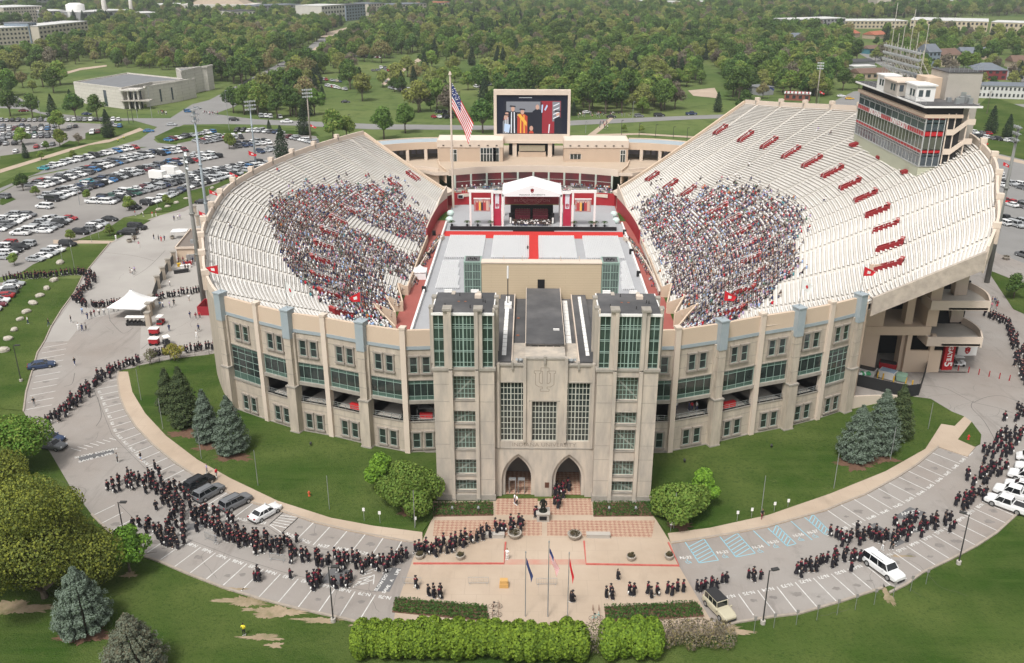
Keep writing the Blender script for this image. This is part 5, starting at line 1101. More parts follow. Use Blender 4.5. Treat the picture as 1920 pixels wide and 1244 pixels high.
# cabins and plant on the roof, stair tower, lift tower
zt_ = zr_-.08
for (px0, py0, w_, d_, h_, m_) in ((1650,168,3.4,5,3.2,WHITE),(1668,176,5.6,8,2.9,CONC),(1706,187,4,6,3.2,WHITE)):
    p = G(px0, py0, zt_); b = MB(); b.box(p.x, p.x+w_, p.y-d_*.5, p.y+d_*.5, zt_, zt_+h_, 0); b.box(p.x-.3, p.x+w_+.3, p.y-d_*.5-.3, p.y+d_*.5+.3, zt_+h_, zt_+h_+.3, 1)
    for i in range(2): b.box(p.x-.05, p.x-.003, p.y-d_*.35+i*1.6, p.y-d_*.35+i*1.6+1.0, zt_+1, zt_+2.4, 2); b.box(p.x+.5+i*1.5, p.x+1.4+i*1.5, p.y-d_*.5-.05, p.y-d_*.5-.003, zt_+1, zt_+2.4, 2)
    part(b, 'roof_cabin', [m_, STUCL if m_ is CONC else WHITE, GLASSB], pb)
b = MB()
for (u, v, s_) in ((6.5,2,1.2),(7.8,3,1.4),(9.2,2,1.2),(9.6,4.2,1.5),(6.0,5,.9),(8.6,5.5,1.0)): b.box(XF+u, XF+u+.9, YN+v, YN+v+.9, zt_, zt_+s_)
for i in range(14): b.tube((XF-.8, YN-.5+i*2.9, zt_), (XF-.8, YN-.5+i*2.9, zt_+1.0), .03, n=4); 
b.tube((XF-.8,YN-.5,zt_+1.0),(XF-.8,YFar,zt_+1.0),.03,n=4); part(b, 'roof_plant', STEEL, pb)
b = MB(); xs = XF+4.6; zz = zf1-.5
for i in range(3):
    za = zz-2.2-i*4.1; s_ = 1
    b.add([(xs,YN-.2,za-1.6),(xs+1.6,YN-.2,za-1.6),(xs+4.2,YN-.2,za+.6),(xs+5.8,YN-.2,za+.6)]+[(xs,YN-.2,za-.4),(xs+1.6,YN-.2,za-.4),(xs+4.2,YN-.2,za+1.8),(xs+5.8,YN-.2,za+1.8)]+[(xs,YN,za-1.6),(xs+1.6,YN,za-1.6),(xs+4.2,YN,za+.6),(xs+5.8,YN,za+.6)]+[(xs,YN,za-.4),(xs+1.6,YN,za-.4),(xs+4.2,YN,za+1.8),(xs+5.8,YN,za+1.8)],
          [(0,1,5,4),(1,2,6,5),(2,3,7,6),(8,12,13,9),(9,13,14,10),(10,14,15,11),(4,5,13,12),(5,6,14,13),(6,7,15,14),(0,8,9,1),(1,9,10,2),(2,10,11,3),(0,4,12,8),(3,11,15,7)], 0)
    b.add([(xs+1.6,YN+2,za-1.5),(xs+4.2,YN+2,za-3.6),(xs+4.2,YN+3.8,za-3.6),(xs+1.6,YN+3.8,za-1.5),(xs+1.6,YN+2,za-1.1),(xs+4.2,YN+2,za-3.2),(xs+4.2,YN+3.8,za-3.2),(xs+1.6,YN+3.8,za-1.1)], [(0,1,5,4),(4,5,6,7),(0,3,2,1)], 0)
    b.box(xs,xs+1.6,YN,YN+4,za-1.6,za-1.4,0); b.box(xs+4.2,xs+5.8,YN,YN+4,za+.6,za+.8,0)
for x in (xs+.1,xs+1.6,xs+4.2): b.box(x-.12,x+.12,YN+.05,YN+.3,zbt-4,zf1+.2,0)
part(b, 'fire_stair', STUCL, pb)
p = Vector((90.6, 205, 0)); b = MB(); b.box(90.6, 98.0, 205, 214, 20, 48.8, 0); b.box(87.5, 90.6, 207.5, 214, 38, 47.5, 1); b.box(90.5,98.1,204.9,214.1,48.8,49.0,2)
for i in range(8): b.tube((90.8+i,205.2,49),(90.8+i,205.2,50.2),.04,n=4,m=3)
for z in (49.6,50.2): b.tube((90.8,205.2,z),(97.9,205.2,z),.03,n=4,m=3)
b.box(92.0,92.9,204.94,204.99,40,42.2,2); b.box(94,95.2,204.94,204.99,43.5,44.8,3)
part(b, 'lift_tower', [CONC, STUC, ROOFD, STEEL], pb)
# floodlight bank on the press box roof
fb = thing('floodlight_bank', 'wide lattice bank of floodlights and aerial masts on the press box roof', 'floodlight', (90, 232, zt_))
b = MB(); yb0, yb1 = 222.0, 246.0; z0 = zt_+1.5; XB = 91.5
for z in (0,1.6,3.2,4.8): b.tube((XB,yb0,z0+z+2),(XB,yb1,z0+z+2),.12,n=5)
for i in range(13):
    y = yb0+(yb1-yb0)*i/12; b.tube((XB,y,z0),(XB,y,z0+7.4),.09,n=5)
    if i < 12: b.tube((XB,y,z0+2),(XB,y+2,z0+3.6),.05,n=4); b.tube((XB,y+2,z0+3.6),(XB,y,z0+5.2),.05,n=4)
for i in range(6): y = yb0+4*i+2; b.tube((XB,y,z0+3),(XB+5,y-5,z0-4),.12,n=5); b.tube((XB,y,z0+6),(XB+6,y-2,z0-4),.1,n=5)
for i, y in enumerate((224,229,233,238,241,245)): b.tube((XB+1,y,z0+4),(XB+1,y,z0+(13,11,16,12,10,17)[i]),.09,n=5)
part(b, 'lattice', mat('pale_steel', (.55,.52,.46), .5, metal=.3), fb)
lm = MB(); lm.tube((-.1,0,0),(-.55,0,-.18),.2,.42,n=10,m=0); lm.tube((-.551,0,-.181),(-.56,0,-.185),.38,.38,n=10,m=1); lme = lm.mesh('lamp', [STEEL, mat('lamp_glass', (.7,.72,.75), .2)])
for z in (0,1.6,3.2,4.8):
    for i in range(24):
        o = ob('lamp', lme, (XB-.1, yb0+.5+i, z0+z+2)); parent_w(o, fb)
# ------------------------------------------------------------------ vegetation
def leafmat(n, c, c2, rnd=.18, tr=.25): return mat(n, c, .75, c2, .55, 3, .5, spec=.12, objrand=rnd, trans=tr)
BARK = mat('bark', (.10,.08,.062), .95, (.16,.13,.10), 3); BARKL = mat('pale_bark', (.22,.185,.15), .95, (.15,.125,.10), 2)
LG = [leafmat('leaf_mid_green', (.15,.235,.06), (.095,.16,.04)), leafmat('leaf_fresh_green', (.20,.30,.065), (.135,.22,.047)), leafmat('leaf_yellow_green', (.31,.35,.09), (.22,.26,.065)), leafmat('leaf_dark_green', (.075,.14,.045), (.05,.095,.032)), leafmat('leaf_olive', (.26,.285,.11), (.19,.21,.08)), leafmat('leaf_rust_bud', (.31,.26,.13), (.24,.20,.10)), leafmat('leaf_bare_grey', (.24,.205,.155), (.18,.16,.12))]
def quads(P, N_, size, rs, squash=.8):
    """P points, N_ normals (n,3): randomly turned quads"""
    n = len(P); t = rs.normal(size=(n,3)); N2 = N_+rs.normal(size=(n,3))*.55; N2 /= np.linalg.norm(N2, axis=1)[:,None]+1e-9
    a = np.cross(N2, t); a /= np.linalg.norm(a, axis=1)[:,None]+1e-9; b_ = np.cross(N2, a)
    s1 = (size*rs.uniform(.6,1.3,n))[:,None]; s2 = s1*squash
    V = np.stack([P-a*s1*.5, P-b_*s2*.5, P+a*s1*.5, P+b_*s2*.5], 1).reshape(-1,3)
    return V
def qmesh(name, V, mats, extra=None, midx=None):
    nq = len(V)//4; v0 = [] ; f0 = []; m0 = []
    if extra: v0, f0, m0 = extra.v, extra.f, extra.m
    me = bpy.data.meshes.new(name); nv = len(v0)
    me.vertices.add(nv+len(V)); co = np.concatenate([np.array(v0, dtype=np.float32).reshape(-1,3), V.astype(np.float32)]); me.vertices.foreach_set('co', co.ravel())
    fl = [len(f) for f in f0]; loops = [i for f in f0 for i in f]
    L_ = np.concatenate([np.array(loops, dtype=np.int32), np.arange(nq*4, dtype=np.int32)+nv]); me.loops.add(len(L_)); me.loops.foreach_set('vertex_index', L_)
    tot = np.array(fl+[4]*nq, dtype=np.int32); st_ = np.concatenate([[0], np.cumsum(tot)[:-1]]).astype(np.int32)
    me.polygons.add(len(tot)); me.polygons.foreach_set('loop_start', st_); me.polygons.foreach_set('loop_total', tot)
    for m_ in mats: me.materials.append(m_)
    mi = np.array(list(m0)+(list(midx) if midx is not None else [0]*nq), dtype=np.int32); me.polygons.foreach_set('material_index', mi)
    me.update(); me.validate(); return me
def crown_pts(blobs, n, rs, inner=.5):
    w_ = np.array([q[3]*q[4] for q in blobs]); ix = rs.choice(len(blobs), n, p=w_/w_.sum()); B_ = np.array(blobs)[ix]
    d = rs.normal(size=(n,3)); d /= np.linalg.norm(d, axis=1)[:,None]; r_ = (inner+(1-inner)*rs.rand(n)**.6)[:,None]
    P = B_[:, :3]+d*r_*B_[:, 3:6]; return P, d
def decid(seed, H, Rr_, n, size, mats, bare=.0, trunk_h=.3, parts=False, mixp=.3, dens=1, squ=.8):
    rs = np.random.RandomState(seed); blobs = []; tb = MB(); top = H; th = H*trunk_h
    tb.tube((0,0,-.2),(rs.uniform(-.2,.2),rs.uniform(-.2,.2),th), H*.028, H*.02, 7)
    nb = rs.randint(9, 14)
    for i in range(nb):
        a = rs.uniform(0, 6.28); u = rs.rand(); rad = Rr_*(.25+.5*math.sqrt(rs.rand()))*(1 if u < .7 else .6); z = th+(H-th)*(.18+.62*u)
        br = Rr_*rs.uniform(.34,.55)*(1.05-.35*u); blobs.append((rad*math.cos(a), rad*math.sin(a), z, br, br, br*.8))
        tb.tube((0,0,th*.9),(rad*math.cos(a)*.9, rad*math.sin(a)*.9, z-.1), H*.012, H*.004, 4, cap=False)
        if bare > 0:
            for _ in range(6):
                e_ = Vector((rad*math.cos(a), rad*math.sin(a), z))+Vector(rs.normal(size=3))*br*.8; tb.tube((rad*math.cos(a)*.6, rad*math.sin(a)*.6, z-.8), e_, H*.005, H*.002, 3, cap=False)
    blobs.append((0,0,H-Rr_*.35,Rr_*.5,Rr_*.5,Rr_*.4)); blobs.append((0,0,th+(H-th)*.45,Rr_*.7,Rr_*.7,(H-th)*.32))
    n = int(n*(1-bare)); P, d = crown_pts(blobs, n, rs, .55); P[:,2] = np.maximum(P[:,2], th*.75)
    V = quads(P, d, size, rs, squ); V = V[:]
    mi = (rs.rand(n) < mixp).astype(int)
    return tb, V, mi
def decid_mesh(name, seed, H, Rr_, n, size, lm, **k):
    tb, V, mi = decid(seed, H, Rr_, n, size, None, **k); return qmesh(name, V, [BARK]+lm, tb, mi+1)
def conifer(seed, H, Rr_, n, size, base=.06, droop=.35):
    rs = np.random.RandomState(seed); tb = MB(); tb.tube((0,0,-.2),(0,0,H*.96), H*.022, H*.004, 6)
    lay = int(H*3); li_ = rs.rand(n)**1.5*lay; li = np.floor(li_)/lay; fr = li_-np.floor(li_); nb = 13; a = rs.uniform(0, 2*PI, n); ki = np.floor((a/(2*PI)+li*3.7)%1*nb); ac = ((ki+.5)/nb-li*3.7)*2*PI; a = ac+((a-ac+PI)%(2*PI)-PI)*.72
    bl = 1+.2*np.sin(ki*7.3+li*lay*3.1)+.08*np.sin(ki*3.1-li*lay*1.7); prof = Rr_*((1-li)**.72)*(1-.35*np.exp(-li*9))
    u = rs.rand(n)**.45; r_ = prof*bl*(.35+.65*u); z = H*(base+(1-base)*li)+fr*H/lay*.9-u*droop*H/lay*1.2+(rs.rand(n)-.5)*.12
    P = np.stack([r_*np.cos(a), r_*np.sin(a), z], 1); D = np.stack([np.cos(a)*.8, np.sin(a)*.8, np.full(n,1.1)], 1)
    top = rs.rand(n) < .03; P[top] = np.stack([rs.normal(size=top.sum())*.12, rs.normal(size=top.sum())*.12, H*(.93+.08*rs.rand(top.sum()))], 1)
    return tb, quads(P, D, size, rs, .55), (rs.rand(n) < .35).astype(int)
# far and middle tree kinds: one mesh each
FAR = []
def reg(me, r_): FAR.append((me, r_))
for i, (lm, H, r_, n, bare) in enumerate([([LG[0],LG[1]],13,5.5,2600,0),([LG[0],LG[3]],15,6,2600,0),([LG[1],LG[2]],12,5.5,2600,0),([LG[3],LG[0]],14,5,2600,0),([LG[4],LG[2]],13,5.5,2200,.25),([LG[5],LG[4]],13,5.5,2400,.3),([LG[6],LG[6]],13,5,2000,.45),([LG[2],LG[4]],13,6,2600,.1)]):
    reg(decid_mesh('broadleaf_tree', 100+i, H, r_, n, .85, lm, bare=bare, mixp=.4), r_)
CF = [leafmat('needles_dark', (.028,.052,.026), (.018,.035,.018), .12, .05), leafmat('needles_green', (.045,.075,.035), (.03,.05,.025), .12, .05)]
for i in range(2):
    tb, V, mi = conifer(300+i, 13, 3.6, 2600, .7); reg(qmesh('conifer_tree', V, [BARK]+CF, tb, mi+1), 3.6)
WOODPIX = [(-60,2),(-60,205),(60,200),(140,195),(375,205),(430,214),(560,222),(930,226),(1080,218),(1300,205),(1400,188),(1640,175),(1640,180),(1990,195),(1990,2)]
NOTREE = [[(-60,60),(-60,112),(60,114),(130,85),(172,70),(172,48),(60,50)], [(135,120),(150,222),(380,222),(380,140)], [(560,98),(660,40),(690,55),(598,108),(520,168),(440,212),(400,210)], [(700,120),(800,95),(815,112),(745,150),(700,165),(690,140)], [(630,180),(780,182),(780,222),(600,222),(560,205)], [(90,130),(200,118),(205,130),(110,155)],
   [(1260,165),(1360,160),(1390,212),(1250,222)], [(1305,120),(1330,118),(1360,165),(1320,165)],[(1590,60),(1640,60),(1640,130),(1590,110)],[(1480,40),(1920,30),(1990,30),(1990,66),(1480,66)],[(1080,210),(1180,205),(1240,225),(1080,235)]]
OPEN_ = [[(590,110),(930,110),(930,226),(600,226)], [(-60,130),(200,110),(230,165),(-60,205)], [(1590,66),(1990,66),(1990,215),(1590,170)]]
BUILT = []      # footprints (x, y, r) kept clear, filled in by the buildings below
def make_wood():
    rs = np.random.RandomState(5); T_ = []
    y = 440.0
    while y < 2700:
        sp = 9.0+(y-400)*.0045; x = -y*.66
        while x < y*.66:
            xx, yy = x+rs.uniform(-.45,.45)*sp, y+rs.uniform(-.45,.45)*sp; x += sp
            px, py, _ = PX(xx, yy)
            if (1560 < px and py > 150 and (py > 190 or px < 1800)) or px < -40 or px > 1960 or py < -45: continue
            if py > 2 and not inpoly(px, py, WOODPIX): continue
            if any(inpoly(px, py, q) for q in NOTREE): continue
            if any(inpoly(px, py, q) for q in OPEN_) and rs.rand() > .3: continue
            if py < 52 and px < 950 and rs.rand() > .5: continue
            if any(abs(xx-bx_) < br and abs(yy-by) < bd for bx_, by, br, bd in BUILT): continue
            cl = math.sin(xx*.013+2)+math.cos(yy*.011)+math.sin((xx+yy)*.031); u = rs.rand()+cl*.09
            k = 0 if u < .22 else 1 if u < .38 else 2 if u < .48 else 3 if u < .58 else 4 if u < .72 else 5 if u < .77 else 6 if u < .84 else 7 if u < .93 else 8+rs.randint(2)
            s_ = rs.uniform(.52,1.25)*(1.0 if y < 900 else 1.15)
            T_.append((xx, yy, 0, rs.uniform(0,6.28), s_, k))
        y += sp*.9
    return T_
KINDN = [('broadleaf_tree','mid green leafy tree'),('broadleaf_tree','tall deep green leafy tree'),('broadleaf_tree','fresh green leafy tree'),('broadleaf_tree','dark green leafy tree'),('broadleaf_tree','olive thin-leaved tree'),('broadleaf_tree','rust-coloured budding tree'),('bare_tree','grey-brown nearly bare tree'),('broadleaf_tree','yellow-green leafy tree'),('conifer_tree','dark pointed conifer'),('conifer_tree','dark pointed conifer')]
def zone(px, py):
    d = 'at the near edge' if py > 185 else 'near row' if py > 165 else 'second row' if py > 145 else 'middle' if py > 125 else 'far' if py > 100 else 'farthest'
    s_ = 'far left'
    for x, q in ((60,'left of the long limestone hall'),(130,'left of the pale museum'),(230,'behind the left half of the museum'),(330,'behind the right half of the museum'),(400,'right of the museum'),(500,'along the park road'),(580,'left of the brown-grey light pole'),(650,'right of the brown-grey light pole'),(700,'above the peak of the left stand'),(780,'above the left pavilion'),(850,'left of the tall flagpole'),(930,'right of the tall flagpole'),(1000,'behind the left of the video board'),(1070,'behind the right of the video board'),(1130,'just right of the video board'),(1200,'above the right pavilion'),(1280,'left of the grass slope'),(1350,'above the grass slope'),(1430,'above the right stand peak'),(1530,'left of the right light pole'),(1600,'right of the ticket building'),(1700,'behind the press box'),(1800,'among the gabled houses')):
        if px > x: s_ = q
    return s_+', '+d
def plant_wood():
    T_ = make_wood(); T_.sort(key=lambda t: (t[0]**2+t[1]**2)/t[4]**2); near = T_[:300]
    for (x, y, z, rz, s_, k) in near:
        px, py, _ = PX(x, y); o = ob(KINDN[k][0], FAR[k][0], (x, y, z-.1), rz, s_); tag(o, KINDN[k][1]+' '+zone(px, py), 'tree', 'trees of the park beyond the stadium')
    scatter('far_wood', T_[300:], [m for m, _ in FAR], 'dense spring woodland stretching away to the horizon', 'wood')
# ---- single trees near the stadium
def near_tree(name, label, px, py, H, Rr_, seed, lm, n=9000, size=.34, kind='d', group=None, **k):
    p = G(px, py); t = thing(name, label, 'tree', (p.x, p.y, .05), 0, group)
    if kind == 'd': tb, V, mi = decid(seed, H, Rr_, n, size, None, **k)
    else: tb, V, mi = conifer(seed, H, Rr_, n, size, **k)
    tb.build('trunk', BARK, t); me = qmesh('crown', V, lm, None, mi); ob('crown', me, parent=t); return t
BS = [leafmat('spruce_blue', (.17,.215,.17), (.11,.145,.11), .06, .05), leafmat('spruce_green', (.09,.125,.08), (.06,.085,.055), .06, .05)]
BS2 = [leafmat('spruce_grey', (.18,.20,.145), (.12,.14,.10), .06, .05), leafmat('spruce_brown', (.15,.125,.085), (.08,.085,.05), .06, .05)]
PN = [leafmat('pine_green', (.065,.095,.04), (.04,.06,.028), .06, .05), leafmat('pine_light', (.11,.14,.055), (.07,.09,.04), .06, .05)]
near_tree('spruce_tree','blue-grey spruce, the larger one on the bottom left lawn, full to its tip',159,1178,8.3,3.6,1,BS,34000,.24,'c')
near_tree('spruce_tree','grey-green spruce cut off by the bottom edge of the photo',256,1264,7.8,3.8,2,BS2,34000,.24,'c')
for i, (px, py, H, r_, lm, lab) in enumerate([(318,772,7.6,2.5,PN,'leftmost dark pine of the clump on the left berm'),(348,798,10.0,3.3,PN,'tallest pine of the clump on the left berm'),(390,828,8.6,2.6,BS,'blue-green spruce in the middle of the left berm clump'),(436,848,9.2,3.4,BS,'blue-green spruce, nearest and widest of the left berm clump'),(1604,860,8.6,3.7,BS,'blue-grey spruce, nearest of the three on the right berm'),(1646,846,10.0,3.8,BS,'tall blue-grey spruce, middle of the three on the right berm'),(1680,822,9.0,2.9,PN,'green pine, farthest of the three on the right berm')]):
    near_tree('spruce_tree' if lm is BS else 'pine_tree', lab, px, py, H*1.05, r_*.93, 20+i, lm, 20000, .26, 'c')
MAP = [leafmat('maple_bright', (.25,.42,.05), (.17,.31,.04), .05), leafmat('maple_deep', (.15,.27,.045), (.10,.20,.035), .05)]
OAK = [leafmat('oak_green', (.18,.28,.055), (.12,.20,.042), .05), leafmat('oak_light', (.22,.29,.06), (.15,.21,.045), .05)]
YEL = [leafmat('yellow_new_leaf', (.28,.30,.055), (.18,.21,.04), .05), leafmat('olive_new_leaf', (.17,.205,.05), (.11,.14,.036), .05)]
near_tree('round_tree','bright green young tree left of the left gate tower, behind the darker one',716,920,6.0,2.2,31,MAP,8000,.30,squ=.9)
near_tree('round_tree','wide dark green tree at the foot of the left gate tower',768,955,7.0,4.3,32,OAK,16000,.32,squ=.9,trunk_h=.12)
near_tree('round_tree','bright green young tree right of the right gate tower',1315,948,5.8,2.2,33,MAP,8000,.30,squ=.9)
near_tree('round_tree','wide mid green tree at the foot of the right gate tower',1277,978,5.6,4.0,34,OAK,15000,.32,squ=.9,trunk_h=.12)
near_tree('large_tree','huge yellow-green tree filling the lower left corner, with bare twigs',84,1120,16.0,9.0,35,YEL,64000,.27,squ=.9,mixp=.5,bare=.1,trunk_h=.06)
near_tree('large_tree','big yellow-green tree overhanging the left edge beside the pavement',-15,1030,14,8.5,36,YEL,36000,.30,squ=.9,mixp=.4,trunk_h=.2)
near_tree('large_tree','green leafy tree at the left edge above the huge yellow-green one',30,880,8.5,6.5,37,[MAP[1],OAK[1]],20000,.36,squ=.9,trunk_h=.2)
near_tree('young_tree','loose bright green sapling in a mulch ring on the bottom left lawn',243,1072,6.2,2.9,38,[MAP[1],MAP[0]],5500,.36,squ=.9,trunk_h=.22,bare=.05)
near_tree('young_tree','thin yellow blossoming tree beside the fence of the left gate',327,678,3.6,2.0,39,[leafmat('yellow_blossom', (.42,.34,.08), (.30,.28,.08), .05),YEL[0]],1800,.28,bare=.2)
near_tree('young_tree','pale nearly bare small tree at the corner of the left berm',284,684,3.2,1.5,40,[LG[6],YEL[1]],900,.26,bare=.3)
# hedge across the foreground
def hedge(px0, px1, pyb, H, dep, lm, label, seed, n, name='hedge', sz=.30, bare=False):
    a, c_ = G(px0, pyb), G(px1, pyb); rs = np.random.RandomState(seed); L_ = (c_-a).length; t = thing(name, label, 'hedge', (a.x, a.y, -.05))
    nb = max(2, int(L_/1.3)); bl = []
    for i in range(nb):
        x = L_*(i+.5)/nb; r_ = dep*.5*rs.uniform(.85,1.15); bl.append((x, rs.uniform(-.2,.2)+dep*.4, H*.5*rs.uniform(.9,1.12), 1.25, r_, H*.52*rs.uniform(.9,1.1)))
    P, d = crown_pts(bl, n, rs, .8); P[:,2] = np.maximum(P[:,2], .05); V = quads(P, d, sz, rs, .9)
    tb = MB()
    for i in range(nb*3): x = L_*rs.rand(); tb.tube((x,dep*.4,0),(x+rs.uniform(-.5,.5),dep*.4+rs.uniform(-.6,.6),H*rs.uniform(.6,1.08)), .03, .008, 3, cap=False)
    tb.build('branches', BARKL, t); ob('leaves', qmesh('leaves', V, lm, None, (rs.rand(n) < .35).astype(int)), parent=t)
HG = [leafmat('hedge_yellow_green', (.24,.34,.04), (.16,.25,.03), .05), leafmat('hedge_green', (.15,.24,.035), (.09,.15,.025), .05)]
hedge(663,1098,1243,4.0,4.6,HG,'long yellow-green hedge along the bottom of the photo, left of the bare shrub',51,46000)
hedge(1130,1240,1243,4.0,4.6,HG,'shorter yellow-green hedge along the bottom of the photo, right of the bare shrub',52,13000)
hedge(1098,1130,1236,3.8,3,[LG[6],YEL[1]],'bare grey-brown shrub in the gap between the two bright hedges',53,700,'bare_shrub',.2)
hedge(1240,1375,1222,2.4,4.4,[LG[6],LG[5]],'leafless brown twiggy shrubs right of the hedge by the beige off-road car',54,3800,'bare_shrub',.2)
# planted beds
BED = [leafmat('bed_leaf', (.055,.115,.028), (.03,.07,.018), .05), leafmat('bed_leaf_light', (.10,.175,.04), (.06,.115,.03), .05)]
def bed(P, label, seed, h=.35, dens=45):
    Q = GP(P); rs = np.random.RandomState(seed); xs = [q[0] for q in Q]; ys = [q[1] for q in Q]; A = (max(xs)-min(xs))*(max(ys)-min(ys)); pts = []
    while len(pts) < int(A*dens):
        x, y = rs.uniform(min(xs),max(xs)), rs.uniform(min(ys),max(ys))
        if inpoly(x, y, Q): pts.append((x, y, rs.uniform(.1,h)*(.75+.25*math.sin(y*9))))
    V = quads(np.array(pts), np.tile([0,0,1.], (len(pts),1)), .30, rs, .45); o = ob('ground_cover', qmesh('ground_cover', V, BED, None, (rs.rand(len(pts)) < .35).astype(int)), (0,0,.1)); tag(o, label, 'plants', kind='stuff')
    sheet('planting_bed', [P], MULCH, .06, thick=.05)
bed([(741,1122),(912,1137),(918,1166),(735,1148)],'rows of dark green leafy plants in the left bed before the hedge',61); bed([(1133,1138),(1306,1129),(1321,1156),(1136,1169)],'rows of dark green leafy plants in the right bed before the hedge',62)
bed([(814,944),(924,941),(925,967),(812,969)],'dark green ground cover at the foot of the left tower',63,.3); bed([(1111,942),(1222,942),(1228,968),(1113,969)],'dark green ground cover at the foot of the right tower',64,.3)
# trees standing singly round the car parks and roads (mid distance)
for i, (px, py, H, k, lab) in enumerate([
   (20,218,13,1,'round dark green tree at the left edge of the upper car park'),(62,222,12,1,'round dark green tree second along the upper car park'),(142,222,12,1,'round dark green tree before the museum, left of the pair'),(183,224,12,1,'round dark green tree before the museum, right of the pair'),
   (101,224,12,9,'dark conifer between the round trees of the upper car park'),(204,258,12,9,'broad dark conifer on the grass corner by the crossing'),(49,297,6,9,'small dark conifer on the grass at the lower left car park edge'),(112,245,10,2,'fresh green tree on a car park island'),(42,272,8,2,'light green tree on a car park island near the left edge'),(113,276,8,2,'light green tree at the end of the car park by the sidewalk'),(148,272,5,6,'small reddish bare tree on the sidewalk lawn'),
   (88,283,4,0,'round clipped shrub beside the stone entrance sign'),(44,358,6,1,'green tree on the island at the left end of the main car park'),(242,395,5,2,'small green tree at the corner of the main car park'),(430,280,7,2,'green tree on a car park island before the far lawn'),(530,300,13,8,'ragged dark conifer behind the left grandstand rim'),(505,246,5,9,'small conifer on the lawn by the far road'),(570,253,13,9,'tall dark conifer beside the tall light pole'),
   (625,262,14,2,'light green broad tree behind the left grandstand'),(650,258,10,2,'light green lower tree behind the left grandstand corner'),(720,262,14,0,'broad mid green tree behind the left end of the far building'),(905,250,15,1,'deep green tree just left of the video board'),(760,250,13,0,'green tree left of the flagpole behind the wing roof'),
   (438,212,13,1,'dark green street tree near the crossing'),(470,214,14,1,'tall dark green street tree right of the crossing'),(545,218,15,1,'large dark green tree beside the far road'),(590,216,13,0,'green tree beside the far road'),(520,222,13,1,'dense dark green tree beside the far road'),
   (1105,212,17,1,'big dark green tree right of the video board'),(1135,214,17,3,'big dark green tree second from the video board'),(1165,212,16,3,'dark wide tree third from the video board'),(1205,213,9,2,'low light green tree on the lawn behind the far road'),(1240,208,15,1,'deep green tree before the grass slope'),(1265,205,14,6,'bare grey tree before the grass slope'),(1345,210,10,9,'dark conifer at the end of the grass slope'),(1395,215,12,3,'dark tree beyond the top of the right grandstand'),
   (1857,250,12,9,'dark conifer on the grass right of the press box'),(1888,258,10,9,'lower dark conifer right of the press box'),(1580,170,13,1,'green tree behind the small ticket building'),(1545,180,11,2,'pale green tree beside the floodlight behind the right rim'),(1610,168,10,2,'light green tree by the parking entrance'),(1900,560,6,1,'green shrub tree at the right edge by the grass'),
   (232,196,9,9,'small conifer before the museum entrance'),(208,196,9,9,'small conifer close to the museum wall'),(178,196,8,9,'small conifer at the left of the museum wall'),(135,205,10,9,'dark conifer at the corner of the museum'),(1560,128,16,2,'huge yellow-green tree beyond the ticket building'),(715,118,17,5,'wide rust-coloured tree standing in the open park'),(788,210,15,6,'bare grey tree beyond the far road'),(680,190,15,7,'wide yellow-green tree among the parked cars in the park')]):
    p = G(px, py); me = FAR[k][0]; s_ = H/(13 if k not in (1,3) else 15 if k == 1 else 14); o = ob(KINDN[k][0] if k else 'broadleaf_tree', me, (p.x, p.y, 0), i*1.3, s_); tag(o, lab, 'tree')
for i, (px, py, lab) in enumerate([(133,453,'beside the concrete path between two lawns'),(207,443,'at the left end of the narrow lawn by the path'),(28,498,'behind the graduates queueing at the left edge'),(78,300,'on the left end of the sidewalk verge'),(137,298,'on the sidewalk verge below the round shrub'),(32,352,'on the planted island left of the tall white van'),(312,385,'on the lawn below the main car park, left of the black car'),(68,368,'on the planted island with the orange car'),(165,375,'on the planted island in the middle of the main car park'),(1170,247,'left of the row of young park trees behind the right wing'),(1202,249,'second in the row behind the right wing')]):
    p = G(px, py); o = ob('sapling', FAR[2][0], (p.x, p.y, 0), i, .28); tag(o, 'small thin sapling '+lab, 'tree', 'saplings round the car park')
